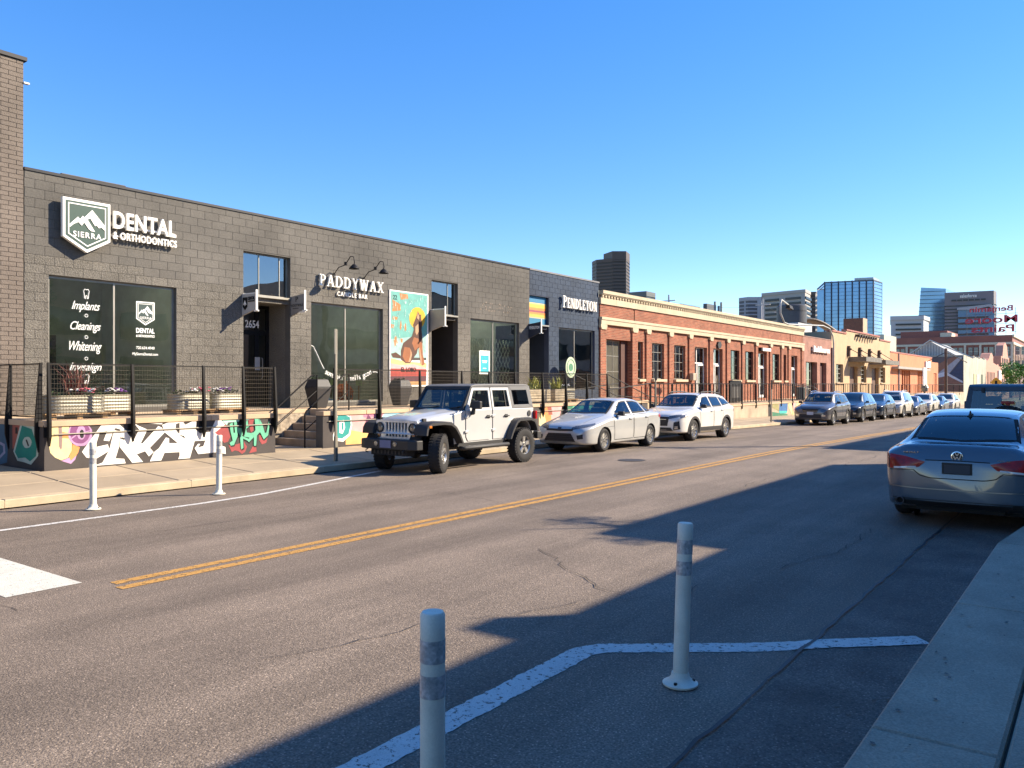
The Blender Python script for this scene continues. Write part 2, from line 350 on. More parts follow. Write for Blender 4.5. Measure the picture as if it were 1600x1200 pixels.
# litter: leaves and bits on the right gutter and kerb, one loose scatter
mb = MB(); random.seed(11)
for i in range(420):
    y = random.uniform(2.5, 16); x = kerbR(y) + random.choice((-1, 1)) * abs(random.gauss(0, .35)); z = .157 if x > kerbR(y) + .02 else .016
    if x > kerbR(y) - .02 and x < kerbR(y) + .02: continue
    s_ = random.choice((.004, .006, .008, .018)); a = random.uniform(0, 6.3)
    mb.face([(x + s_ * math.cos(a + t) * (1 if k % 2 else .45), y + s_ * math.sin(a + t), z + gz(y) + random.uniform(0, .006)) for k, t in enumerate((0, 1.57, 3.14, 4.7))])
obj('litter', mb, mat('dry_leaf', (.07, .05, .035), var=.5, vscale=8), kind='stuff')
mb = MB()
for i in range(240):
    y = random.uniform(2.5, 22); x = random.uniform(-12.6, -2); s_ = random.choice((.004, .005, .007)); a = random.uniform(0, 6.3)
    mb.face([(x + s_ * math.cos(a + t), y + s_ * math.sin(a + t), .018 + .002) for t in (0, 1.57, 3.14, 4.7)])
obj('gravel_chips', mb, mat('pale_chip', (.35, .32, .28)), kind='stuff')
# ---------------------------------------------------------------- colours used in several places
M_blk = mat('black_painted_steel', (.009, .008, .0075), rough=.55, var=.1, spec=.25)
M_char = mat('charcoal_block_paint', (.120, .111, .097), rough=.85, var=.24, vscale=.55, bump=.5, bscale=45, fine=.12, fscale=35, rnd=.06, spec=.25)
M_charr = mat('charcoal_split_block', (.146, .134, .114), rough=.9, var=.22, vscale=.7, bump=1., bscale=38, fine=.38, fscale=42, rnd=.07, spec=.2)
M_mort = mat('dark_mortar', (.094, .087, .075), rough=.95)
M_navy = mat('navy_block_paint', (.028, .044, .072), rough=.75, var=.22, vscale=1.0, bump=.5, bscale=45, fine=.2, fscale=35, rnd=.08, spec=.3)
M_navymort = mat('navy_mortar', (.035, .045, .075), rough=.9)
M_brn = mat('brown_painted_brick', (.165, .136, .112), rough=.85, var=.14, vscale=1.2, bump=.6, bscale=50, fine=.12, rnd=.10, spec=.25)
M_brnm = mat('brown_mortar', (.11, .09, .073), rough=.95)
M_red = brickmat('red_brick', (.33, .094, .052), (.18, .048, .031), (.36, .24, .15), bump=.8)
M_cream = mat('cream_stone', (.48, .395, .265), rough=.8, var=.10, vscale=2, bump=.2)
M_fr = mat('window_frame_bronze', (.035, .033, .028), rough=.5)
M_frs = mat('window_frame_aluminium', (.33, .31, .26), rough=.4, metal=.5)
M_fw = mat('white_frame', (.72, .70, .64), rough=.5)
G_shop = glass('shop_glass', (.58, .70, .64), .16)
G_up = glass('upper_glass', (.30, .36, .36), .20)
G_dark = glass('dark_glass', (.32, .35, .31), .10)
M_room = mat('room_wall', (.42, .42, .36), rough=.9); M_roomf = mat('room_floor', (.26, .22, .17), rough=.5); M_dark = mat('dark_interior', (.012, .012, .013), rough=.9)
M_sign = mat('white_sign_paint', (.82, .79, .72), rough=.5, var=.03); M_green = mat('sign_green', (.014, .050, .034), rough=.5, var=.03)
M_cap = mat('roof_flashing', (.020, .018, .017), rough=.4, metal=.3); M_roof = mat('roof_membrane', (.30, .29, .27), rough=.9)
M_tar = mat('grey_parapet', (.12, .12, .12), rough=.8)
F = -18.6; DZ = 1.18
def FP(a, b, t): return (F + t, a, b)       # facade plane: a along the street, b height, t out from the wall
def wallgrid(mb, y0, y1, z0, z1, ops, x=F, dep=.28, flip=1):
    """wall face at x with real openings and jambs of the given depth"""
    yy = sorted({y0, y1} | {v for o in ops for v in (o[0], o[1]) if y0 < v < y1}); zz = sorted({z0, z1} | {v for o in ops for v in (o[2], o[3]) if z0 < v < z1})
    for a, b in zip(yy[:-1], yy[1:]):
        for c, d in zip(zz[:-1], zz[1:]):
            my, mz = (a + b) / 2, (c + d) / 2
            if any(o[0] < my < o[1] and o[2] < mz < o[3] for o in ops): continue
            mb.face([(x, a, c), (x, b, c), (x, b, d), (x, a, d)])
    for a, b, c, d in ops:
        X = x - dep
        for q in (((a, c), (a, d)), ((a, d), (b, d)), ((b, d), (b, c)), ((b, c), (a, c))):
            (p1, q1), (p2, q2) = q
            mb.face([(x, p1, q1), (x, p2, q2), (X, p2, q2), (X, p1, q1)])
def coursing(y0, y1, z0, z1, ops, L, H, g, zref=1.2):
    """rectangles of a running bond, cut at the openings"""
    out = []; k0 = int(math.floor((z0 - zref) / H)) - 1
    for k in range(k0, k0 + int((z1 - z0) / H) + 4):
        a, b = zref + k * H, zref + (k + 1) * H
        if b <= z0 + .02 or a >= z1 - .02: continue
        a2, b2 = max(a, z0), min(b, z1); mid = (a2 + b2) / 2
        segs = [(y0, y1)]
        for o in ops:
            if o[2] < mid < o[3]:
                ns = []
                for s_, e_ in segs:
                    if o[1] <= s_ or o[0] >= e_: ns.append((s_, e_)); continue
                    if o[0] > s_: ns.append((s_, o[0]))
                    if o[1] < e_: ns.append((o[1], e_))
                segs = ns
        off = (k % 2) * L / 2
        for s_, e_ in segs:
            n = int(math.floor((s_ - off) / L)); 
            while n * L + off < e_:
                p, q = max(n * L + off, s_), min((n + 1) * L + off, e_); n += 1
                if q - p > .03: out.append((p + g / 2, q - g / 2, a2 + g / 2, b2 - g / 2, abs((q - p) - L) < .001 and abs(b2 - a2 - H) < .001))
    return out
def chunk(mb, y0, y1, z0, z1, x0, dep, e=.0035):
    lo = [(x0, y0, z0), (x0, y1, z0), (x0, y1, z1), (x0, y0, z1)]
    mi = [(x0 + dep - e, a, b) for _, a, b in lo]
    cy, cz = (y0 + y1) / 2, (z0 + z1) / 2
    hi = [(x0 + dep, a + (e if a < cy else -e), b + (e if b < cz else -e)) for _, a, b in lo]
    n = len(mb.v); mb.v += lo + mi + hi
    for k in range(4):
        l = (k + 1) % 4; mb.f += [(n + k, n + l, n + 4 + l, n + 4 + k), (n + 4 + k, n + 4 + l, n + 8 + l, n + 8 + k)]; mb.m += [mb.cm] * 2
    mb.f.append((n + 8, n + 9, n + 10, n + 11)); mb.m.append(mb.cm)
def masonry(par, name, y0, y1, z0, z1, ops, L, H, g, mfun, x=F, dep=.008, limit=298, zref=1.2, jit=.0008):
    rs = coursing(y0, y1, z0, z1, ops, L, H, g, zref); rs.sort(key=lambda r: r[0]); cache = {}; rest = {}
    for i, (a, b, c, d, full) in enumerate(rs):
        m = mfun(a, c, i); j = random.uniform(-jit, jit)
        if i < limit:
            if full:
                if m.name not in cache:
                    mb = MB(); chunk(mb, -(L - g) / 2, (L - g) / 2, -(H - g) / 2, (H - g) / 2, 0, dep); o = obj(name, mb, m, par, local=True); cache[m.name] = o.data
                else: o = bpy.data.objects.new(name, cache[m.name]); COL.objects.link(o); o.parent = par
            else:
                mb = MB(); chunk(mb, -(b - a) / 2, (b - a) / 2, -(d - c) / 2, (d - c) / 2, 0, dep); o = obj(name, mb, m, par, local=True)
            o.location = Vector((x + .001 + j, (a + b) / 2, (c + d) / 2)) - org(par)
        else:
            mb = rest.setdefault(m.name, MB()); chunk(mb, a, b, c, d, x + .001 + j, dep)
    for k, mb in rest.items(): obj(name + '_courses', mb, MATS[k], par, kind='stuff')
def glazing(par, name, y0, y1, z0, z1, cols, rows, fm, gm, x, fw=.05, sill=None, sd=.05, mull=None, pane='pane', colx=None, rowz=None):
    """a window part: frame mesh, with panes (and sill) as sub-parts"""
    mb = MB(); mw = mull or fw * .7
    mb.box(x - sd, x, y0, y0 + fw, z0, z1); mb.box(x - sd, x, y1 - fw, y1, z0, z1); mb.box(x - sd, x, y0 + fw, y1 - fw, z0, z0 + fw); mb.box(x - sd, x, y0 + fw, y1 - fw, z1 - fw, z1)
    cy = colx or [y0 + (y1 - y0) * i / cols for i in range(1, cols)]; cz = rowz or [z0 + (z1 - z0) * i / rows for i in range(1, rows)]
    for c in cy: mb.box(x - sd + .004, x - .004, c - mw / 2, c + mw / 2, z0 + fw, z1 - fw)
    for c in cz: mb.box(x - sd + .006, x - .006, y0 + fw, y1 - fw, c - mw / 2, c + mw / 2)
    w_ = obj(name, mb, fm, par)
    ey = [y0 + fw] + list(cy) + [y1 - fw]; ez = [z0 + fw] + list(cz) + [z1 - fw]
    for a, b in zip(ey[:-1], ey[1:]):
        for c, d in zip(ez[:-1], ez[1:]):
            g = MB(); g.face([(x - sd / 2, a, c), (x - sd / 2, b, c), (x - sd / 2, b, d), (x - sd / 2, a, d)]); obj(pane, g, gm, w_)
    if sill:
        s_ = MB(); s_.box(x - .02, F + sill[1], y0 - .06, y1 + .06, z0 - sill[0], z0 - .002); obj('sill', s_, sill[2], w_)
    return w_
# ---------------------------------------------------------------- far-left brown brick building
b0 = thing('brick_building', (F, 4, 0), 'tall brown painted brick building at the far left edge, higher than the charcoal shops', 'building')
mb = MB(); mb.box(-30, F, -14, 7.49, -.2, 8.76); obj('wall', mb, M_brnm, b0)
masonry(b0, 'brick', 4.6, 7.49, .3, 8.74, [], .30, .0985, .007, lambda a, c, i: M_brn, limit=298, zref=.3, dep=.010)
mb = MB(); mb.box(-30, F + .05, -14, 7.55, 8.76, 8.84); obj('roof_flashing', mb, M_cap, b0)
mb = MB(); mb.box(F - .05, F + .04, 7.49, 7.60, 8.28, 8.31); obj('bracket', mb, M_sign, b0)
# ---------------------------------------------------------------- charcoal block shops
bc = thing('shop_building', (F, 16, 0), 'long charcoal painted concrete block shop building with large storefront windows', 'building')
W1 = (8.0, 10.99, 1.30, 4.245); O2 = (12.92, 14.45, DZ, 5.43); W3 = (15.2, 18.07, 1.30, 4.245); O4 = (20.37, 21.75, DZ, 5.43); W5 = (22.46, 25.46, 1.30, 4.245)
ops = [W1, O2, W3, O4, W5]
mb = MB(); wallgrid(mb, 7.5, 26.16, -.1, 6.44, ops, dep=.22); obj('wall', mb, M_mort, bc)
def charm(a, c, i):
    rough = c < 4.28 + .2 * (math.sin(a * .9) > .3) and not (15 < a < 30 and c > 4.05 and False)
    return M_charr if rough and not (19.9 < a and c > 3.9) else M_char
masonry(bc, 'block', 7.5, 26.16, DZ, 6.44, ops, .406, .203, .0045, charm)
mb = MB(); mb.box(-33, F + .035, 7.5, 26.158, 6.44, 6.50); obj('roof_flashing', mb, M_cap, bc)
mb = MB(); mb.box(-33, F - .3, 7.5, 26.16, 5.9, 6.2); obj('roof', mb, M_roof, bc)
for a, b, z in ((8.55, 10.0, 6.66), (12.6, 14.1, 6.62), (16.8, 20.4, 6.60), (8.0, 8.5, 6.6)):
    if b - a < .6: continue
    mb = MB(); mb.box(F - .95, F - .6, a, b, 6.1, z); mb.box(F - .97, F - .58, a - .02, b + .02, z, z + .02); obj('roof_curb', mb, M_tar, bc)
# rooms behind the glass
mb = MB(); wallrooms = MB()
for y in (7.6, 12.6, 14.8, 19.6, 22.1, 26.16, 31.6): mb.box(-25.5, -18.9, y - .05, y + .05, 1.0, 5.9)
mb.box(-25.6, -25.5, 7.5, 31.6, 1.0, 5.9); obj('room_wall', mb, M_room, bc)
mb = MB(); mb.box(-25.6, -18.83, 7.5, 31.6, 1.0, 1.19); obj('room_floor', mb, M_roomf, bc)
mb = MB(); mb.box(-25.6, -18.83, 7.5, 31.6, 5.62, 5.88); obj('room_ceiling', mb, M_room, bc)
random.seed(21)
mb = MB()     # counters, chairs and shelving seen dimly through the glass
for y0, y1 in ((8.2, 11), (15.4, 18), (22.8, 25.2)):
    for k in range(5):
        y = random.uniform(y0, y1 - .6); x = random.uniform(-24, -20.5); hh = random.uniform(.5, 1.3)
        mb.box(x, x + .5, y, y + random.uniform(.4, 1.0), 1.2, 1.2 + hh)
    mb.box(-25.4, -25.1, y0, y1, 1.2, 3.3)
    for k in range(5): mb.box(-25.1, -24.85, y0 + .1, y1 - .1, 1.6 + k * .38, 1.63 + k * .38)
obj('furniture', mb, mat('furniture', (.13, .10, .075), var=.5, vscale=2), bc)
mb = MB()
for y in (9, 10.2, 16.2, 17.2, 23.6, 24.6): mb.box(-22.4, -20.2, y, y + .12, 5.50, 5.53)
obj('room_fill_light', mb, mat('room_fill_glow', (1, .95, .82), emit=11), bc)  # unseen glowing strips added to brighten the rooms behind the shop glass
# windows of the charcoal building
X1 = F - .10
glazing(bc, 'window', W1[0], W1[1], W1[2], W1[3], 2, 1, M_frs, G_shop, X1, fw=.055, colx=[9.49])
glazing(bc, 'window', W3[0], W3[1], W3[2], W3[3], 2, 1, M_frs, G_shop, X1, fw=.055, colx=[16.59])
glazing(bc, 'window', W5[0], W5[1], W5[2], W5[3], 2, 1, M_frs, G_shop, X1, fw=.055, colx=[23.92])
def recess(par, o, x1, wm, name='entrance', split=True, gm=G_dark, glassup=True, col=None):
    a, b, z0, z1 = o
    mb = MB(); mb.box(x1, F - .22, a - .14, a - .001, z0, z1 - 1.2); mb.box(x1, F - .22, b + .001, b + .14, z0, z1 - 1.2); mb.box(x1, F - .06, a + .001, b - .001, 4.10, 4.22); obj('recess_wall', mb, wm, par)
    mb = MB(); mb.box(F - .18, F + .05, a - .0, b - .02, 4.22, 4.275); obj('window_sill', mb, M_frs, par)
mullx = F - .9
recess(bc, O2, -19.7, M_charr); recess(bc, O4, -20.1, mat('dark_recess_wall', (.035, .030, .026), rough=.9))  # second recess has walls darker than the blocks around it
glazing(bc, 'window', 12.92, 14.45, 4.275, 5.43, 3, 1, M_frs, G_up, F - .12, fw=.035, colx=[13.50, 14.18], mull=.02)
glazing(bc, 'window', 20.37, 21.75, 4.275, 5.43, 2, 1, M_frs, G_up, F - .12, fw=.035, colx=[21.35], mull=.02)
dr = glazing(bc, 'door', 12.93, 14.44, DZ + .01, 4.10, 2, 2, M_blk, G_dark, -19.55, fw=.09, colx=[14.03], rowz=[3.32], mull=.14)
mb = MB(); mb.tube([(-19.48, 14.14, 2.0), (-19.44, 14.14, 2.05), (-19.44, 14.14, 2.55), (-19.48, 14.14, 2.6)], .015); obj('handle', mb, M_frs, dr)
glazing(bc, 'door', 20.38, 21.74, DZ + .01, 4.10, 1, 2, M_blk, G_dark, -20.05, fw=.10, rowz=[3.3], mull=.1)
text('street_number', '2654', lambda a, b, t: (-19.5 + t, a, b), 13.56, 14.02, 3.44, 3.66, .06, .066, M_sign, bc, bold=.02)
# decals on the glass
GX = lambda a, b, t: (X1 + .004 + t, a, b)
M_vin = mat('white_vinyl', (.80, .80, .76), rough=.6, var=.02)
for s_, a, b, z0, z1 in (('Implants', 8.53, 9.16, 3.48, 3.73), ('Cleanings', 8.50, 9.18, 3.02, 3.27), ('Whitening', 8.48, 9.20, 2.54, 2.82), ('Invisalign', 8.48, 9.20, 2.10, 2.33)):
    text('window_lettering', s_, GX, a, b, z0, z1, 0, .002, M_vin, bc, shear=.42, space=.94)
mb = MB()
for z in (3.41, 2.92, 2.43): mb.tube([GX(8.85 + .035 * math.cos(t * .6283), z + .035 * math.sin(t * .6283), .002) for t in range(10)], .007, n=5, closed=True)
def tooth(cy, cz, s_):
    p = [(-.5, .6), (-.3, .95), (0, .8), (.3, .95), (.5, .6), (.42, .1), (.35, -.8), (.18, -.9), (.12, -.35), (0, -.25), (-.12, -.35), (-.18, -.9), (-.35, -.8), (-.42, .1)]
    mb.tube([GX(cy + a * s_, cz + b * s_, .002) for a, b in p], .009, n=5, closed=True)
tooth(8.85, 3.90, .12); tooth(8.85, 1.96, .12); obj('window_emblem', mb, M_vin, bc)
def poly(mb, pts, fn, t0, t1): mb.prism(pts, fn, t0, t1)
SH = [(0, 1), (1, 1), (1, .26), (.5, 0), (0, .26)]
def shield(par, fn, y0, y1, z0, z1, t, edge, m1, m2, th=.004, word=True):
    w_, h_ = y1 - y0, z1 - z0; cy, cz = y0 + w_ / 2, z0 + h_ * .55
    def sc(k): return [(cy + (y0 + p * w_ - cy) * k, cz + (z0 + q * h_ - cz) * k) for p, q in SH]
    mb = MB(); poly(mb, sc(1), fn, t - edge, t); pl = obj('sign_board', mb, m1, par)
    mb = MB(); poly(mb, sc(.89), fn, t - .001, t + th); obj('green_field', mb, m2, pl)
    mb = MB(); o_, i_ = sc(.80), sc(.755)
    for k in range(5):
        l = (k + 1) % 5; mb.hull8([fn(*o_[k], t), fn(*o_[l], t), fn(*i_[l], t), fn(*i_[k], t), fn(*o_[k], t + 2 * th), fn(*o_[l], t + 2 * th), fn(*i_[l], t + 2 * th), fn(*i_[k], t + 2 * th)])
    obj('border_line', mb, m1, pl)
    P = lambda L: [(y0 + a * w_, z0 + b * h_) for a, b in L]
    mb = MB()
    poly(mb, P([(.13, .50), (.30, .66), (.345, .62), (.40, .69), (.435, .665), (.60, .83), (.87, .565), (.87, .47), (.80, .52), (.745, .50), (.70, .545), (.66, .53), (.56, .665), (.50, .635), (.55, .565), (.66, .42), (.58, .42), (.52, .46), (.43, .57), (.38, .50), (.31, .56), (.22, .515), (.13, .44)]), fn, t, t + 3 * th)
    obj('mountain_emblem', mb, m1, pl)
    if word: text('lettering', 'SIERRA', fn, y0 + .20 * w_, y0 + .80 * w_, z0 + .275 * h_, z0 + .385 * h_, t, t + 3 * th, m1, pl, bold=.02, space=1.2)
sg = thing('wall_sign', (F, 9.6, 5.4), 'large white DENTAL sign with a green mountain shield on the charcoal wall', 'sign')
shield(sg, FP, 8.20, 9.24, 4.80, 5.97, .22, .10, M_sign, M_green, th=.006)
mb = MB(); mb.box(F, F + .13, 8.4, 9.05, 5.2, 5.8); mb.box(F + .0, F + .09, 9.35, 10.9, 5.52, 5.56); mb.box(F, F + .09, 9.35, 10.9, 5.28, 5.31); obj('mounting_rail', mb, M_sign, sg)
text('lettering', 'DENTAL', FP, 9.35, 10.90, 5.46, 5.86, .09, .16, M_sign, sg, bold=.022, space=1.08)
text('lettering', '& ORTHODONTICS', FP, 9.35, 10.93, 5.215, 5.39, .09, .14, M_sign, sg, bold=.018, space=1.08)
shield(bc, GX, 10.02, 10.48, 3.27, 3.84, .004, .003, M_vin, mat('vinyl_green', (.02, .045, .04)), th=.001, word=False)
text('window_lettering', 'SIERRA', GX, 10.11, 10.40, 3.42, 3.48, .004, .010, M_vin, bc)
text('window_lettering', 'DENTAL', GX, 10.02, 10.48, 3.08, 3.20, 0, .002, M_vin, bc, bold=.03)
text('window_lettering', '& ORTHODONTICS', GX, 10.02, 10.48, 2.98, 3.04, 0, .002, M_vin, bc, bold=.03)
text('window_lettering', '720.634.4040', GX, 10.02, 10.48, 2.69, 2.76, 0, .002, M_vin, bc, bold=.01)
text('window_lettering', 'MySierraDental.com', GX, 9.93, 10.57, 2.52, 2.61, 0, .002, M_vin, bc, bold=.01)
# curved slogan on the candle shop glass
pts = [(15.26, 3.00), (15.36, 2.94), (15.5, 2.72), (15.66, 2.45), (15.76, 2.30)]
mb = MB(); mb.tube([GX(a, b, .002) for a, b in pts], .012, n=6); mb.tube([GX(a, b, .002) for a, b in ((17.72, 2.23), (17.85, 2.235), (17.98, 2.21))], .012, n=6); obj('window_emblem', mb, M_vin, bc)
def arctext(s_, par, a0, a1, zf, hgt, m, name='window_lettering'):
    n = len(s_); cw = (a1 - a0) / n
    mbb = MB()
    for i, ch in enumerate(s_):
        if ch == ' ': continue
        vs, fs = text_mesh(ch, bold=.0); ax = [v[0] for v in vs]; wd = max(ax) - min(ax); x0_ = min(ax)
        a = a0 + cw * (i + .5); z = zf(a); sl_ = math.atan((zf(a + .05) - zf(a - .05)) / .1); sc_ = hgt / .72
        n0 = len(mbb.v)
        for v in vs:
            p, q = (v[0] - x0_ - wd / 2) * sc_, v[1] * sc_
            mbb.v.append(GX(a + p * math.cos(sl_) - q * math.sin(sl_), z + p * math.sin(sl_) + q * math.cos(sl_), 0 if v[2] < 0 else .002))
        mbb.f += [tuple(n0 + k for k in f) for f in fs]; mbb.m += [0] * len(fs)
    obj(name, mbb, m, par)
zf = lambda a: 1.95 + .22 * ((a - 16.72) / .95) ** 2
arctext("somethin'", bc, 15.78, 16.55, zf, .17, M_vin); arctext('smells good', bc, 16.68, 17.68, zf, .17, M_vin)
# ---------------------------------------------------------------- serif sign letters built stroke by stroke
def serif(s_, fn, x0, x1, y0, y1, t0, t1, m, par, small=1.):
    """wedge-less roman capitals out of stems, hairlines, bowls and slab serifs"""
    Wd = dict(P=.62, A=.78, D=.78, Y=.74, W=1.02, X=.76, E=.66, N=.80, L=.62, T=.70, O=.80)
    gp = .10; tot = sum(Wd[c] * (1.25 if i == 0 and small < 1 else 1) + gp for i, c in enumerate(s_)) - gp
    k = (x1 - x0) / tot; px = x0; cnt = [0]
    for i, c in enumerate(s_):
        big = (i == 0 and small < 1); hh = (y1 - y0) * (1 if big or small == 1 else small); wd = Wd[c] * (1.25 if big else 1) * k
        mb = MB()
        def q(pts):
            cnt[0] += 1; e = (cnt[0] % 7) * .0008
            mb.prism([(px + a * wd, y0 + b * hh) for a, b in pts], fn, t0, t1 + e)
        def bar(a, b, c_, d): q([(a, b), (c_, b), (c_, d), (a, d)])
        def stk(a, b, c_, d, w_): q([(a - w_ / 2, b), (a + w_ / 2, b), (c_ + w_ / 2, d), (c_ - w_ / 2, d)])
        def srf(x, yb, w_=.30): bar(x - w_ / 2, yb, x + w_ / 2, yb + .075) if yb < .5 else bar(x - w_ / 2, yb - .075, x + w_ / 2, yb)
        def bowl(cx, cy, rx, ry, a0, a1, tx=.19, ty=.07, n=12):
            for j in range(n):
                A, B = a0 + (a1 - a0) * j / n, a0 + (a1 - a0) * (j + 1) / n
                q([(cx + rx * math.cos(A), cy + ry * math.sin(A)), (cx + rx * math.cos(B), cy + ry * math.sin(B)), (cx + (rx - tx) * math.cos(B), cy + (ry - ty) * math.sin(B)), (cx + (rx - tx) * math.cos(A), cy + (ry - ty) * math.sin(A))])
        H = math.pi / 2
        if c == 'P': stk(.27, 0, .27, 1, .2); srf(.27, 0, .5); srf(.22, 1, .4); bowl(.40, .72, .56, .28, -H, H); bar(.3, .93, .42, 1); bar(.3, .44, .42, .51)
        if c == 'D': stk(.22, 0, .22, 1, .19); bar(.02, 0, .45, .07); bar(.02, .93, .45, 1); bowl(.40, .5, .56, .5, -H, H, .2)
        if c == 'A': stk(.16, 0, .47, 1, .09); stk(.82, 0, .52, 1, .22); bar(.26, .3, .68, .37); srf(.16, 0, .3); srf(.83, 0, .34)
        if c == 'Y': stk(.16, 1, .5, .45, .2); stk(.86, 1, .52, .45, .09); stk(.5, 0, .5, .5, .19); srf(.5, 0, .42); srf(.17, 1, .34); srf(.86, 1, .28)
        if c == 'W': stk(.12, 1, .32, 0, .16); stk(.32, 0, .5, .95, .07); stk(.46, .95, .70, 0, .16); stk(.70, 0, .89, 1, .07); srf(.12, 1, .24); srf(.47, 1, .22); srf(.89, 1, .22)
        if c == 'X': stk(.2, 1, .8, 0, .22); stk(.82, 1, .18, 0, .08); srf(.19, 1, .36); srf(.83, 1, .28); srf(.17, 0, .28); srf(.81, 0, .36)
        if c in 'EL': stk(.26, 0, .26, 1, .21); srf(.26, 1, .5); bar(.02, 0, .94, .08); bar(.84, 0, .94, .3)
        if c == 'E': bar(.26, .92, .9, 1); bar(.82, .74, .9, 1); bar(.3, .47, .68, .54); bar(.62, .38, .68, .63)
        if c == 'N': stk(.17, 0, .17, 1, .08); stk(.85, 0, .85, 1, .08); stk(.2, 1, .82, 0, .22); srf(.17, 0, .3); srf(.12, 1, .24); srf(.85, 1, .3)
        if c == 'T': stk(.5, 0, .5, 1, .2); srf(.5, 0, .44); bar(.02, .92, .98, 1); bar(.02, .72, .09, 1); bar(.91, .72, .98, 1)
        if c == 'O': bowl(.5, .5, .5, .51, 0, 2 * math.pi, .2, .07, 24)
        obj('letter', mb, m, par, kind=None); px += wd + gp * k
sp = thing('wall_sign', (F, 16.7, 4.9), 'white serif PADDYWAX candle bar letters on the charcoal wall under two gooseneck lamps', 'sign')
serif('PADDYWAX', FP, 15.43, 18.01, 4.745, 5.08, .05, .11, M_sign, sp)
text('lettering', 'CANDLE BAR', FP, 16.13, 17.35, 4.50, 4.635, .03, .07, M_sign, sp, bold=.012, space=1.3)
def lampfn(y, lab):
    t = thing('wall_lamp', (F, y, 5.3), lab, 'lamp')
    mb = MB(); mb.tube([(F, y, 5.12), (F + .10, y, 5.22), (F + .20, y + .02, 5.33), (F + .42, y + .05, 5.38), (F + .52, y + .06, 5.47), (F + .66, y + .07, 5.62), (F + .78, y + .08, 5.60), (F + .82, y + .08, 5.45), (F + .80, y + .08, 5.36)], .014); obj('arm', mb, M_blk, t)
    mb = MB(); mb.lathe([(.03, .08), (.06, .06), (.13, -.02), (.155, -.06), (.15, -.062), (.05, .03)], (F + .80, y + .08, 5.30), n=16); obj('lamp_shade', mb, M_blk, t, smooth=True)
    mb = MB(); mb.lathe([(.0, .02), (.06, .018), (.06, 0)], (F, y, 5.12), axis='x', n=14); mb.lathe([(0, -.05), (.045, -.05), (.045, .05), (0, .05)], (F + .47, y + .055, 5.42), n=10); obj('fixing', mb, M_blk, t)
lampfn(16.05, 'black gooseneck wall lamp left, above the letters PAD'); lampfn(17.25, 'black gooseneck wall lamp right, above the letters WAX')
# projecting blade signs
def blade(y, x0, x1, prof, m, lab, cap=True, depth=.05):
    t = thing('projecting_sign', (x0, y, 4), lab, 'sign')
    mb = MB(); mb.prism(prof, lambda a, b, q: (a, y + q, b), -depth / 2, depth / 2); bd = obj('sign_board', mb, m, t)
    mb = MB(); zb = prof[1][1]; mb.box(x0 - .02, x1 + .03, y - .012, y + .012, prof[-1][1] + .0, prof[-1][1] + .03)
    mb.box(x1 + .005, x1 + .025, y - .03, y + .03, zb - .04, prof[2][1] + .10); mb.box(x1 - .08, x1 + .09, y - .02, y + .02, zb - .055, zb - .02); obj('bracket', mb, M_sign, t)
    return t, bd
M_bg = mat('sign_light_grey', (.42, .40, .37), var=.05)
t, bd = blade(12.90, F, -18.0, [(F, 3.68), (-18.0, 3.82), (-18.0, 4.24), (F, 4.24)], M_bg, 'light grey projecting DENTAL sign left of the 2654 doorway')
SF = lambda y: (lambda a, b, q: (a, y - q, b))
text('lettering', 'DENTAL', SF(12.87), -18.32, -18.03, 4.08, 4.17, -.01, .006, M_blk, bd, bold=.02)
text('lettering', '& ORTHODONTICS', SF(12.87), -18.32, -18.03, 4.03, 4.065, -.01, .006, M_blk, bd)
mb = MB(); mb.prism([(-18.55 + .2 * a, 3.82 + .34 * b) for a, b in SH], SF(12.87), -.01, .006); obj('emblem', mb, M_blk, bd)
mb = MB(); mb.prism([(-18.55 + .2 * a, 3.82 + .34 * b) for a, b in [(.1, .4), (.5, .78), (.9, .4), (.7, .45), (.5, .3), (.4, .45)]], SF(12.87), .006, .009); obj('emblem', mb, M_sign, bd)
t, bd = blade(14.50, -18.85, -18.02, [(-18.70, 3.74), (-18.02, 3.95), (-18.02, 4.38), (-18.85, 4.30), (-18.85, 3.86)], mat('sign_taupe', (.23, .215, .19)), 'taupe projecting PADDYWAX sign right of the 2654 doorway')
text('lettering', 'PADDYWAX', SF(14.475), -18.62, -18.06, 4.03, 4.11, -.01, .006, M_blk, bd, space=1.2)
text('lettering', 'P', SF(14.475), -18.38, -18.28, 4.17, 4.31, -.01, .006, M_blk, bd)
mb = MB(); mb.box(-18.5, -18.25, 14.465, 14.475, 3.975, 3.99); obj('lettering', mb, M_blk, bd)
t, bd = blade(20.33, F, -17.95, [(F, 3.66), (-17.95, 3.84), (-17.95, 4.38), (F, 4.38)], mat('sign_beige', (.36, .30, .235)), 'blank beige projecting sign beside the wolf mural')
t, bd = blade(26.12, F, -18.0, [(F, 3.66), (-18.0, 3.90), (-18.0, 4.32), (F, 4.24)], mat('sign_navy', (.018, .022, .035)), 'navy projecting PENDLETON sign under the striped window')
text('lettering', 'PENDLETON', SF(26.09), -18.55, -18.06, 4.04, 4.16, -.01, .006, M_sign, bd, bold=.01)
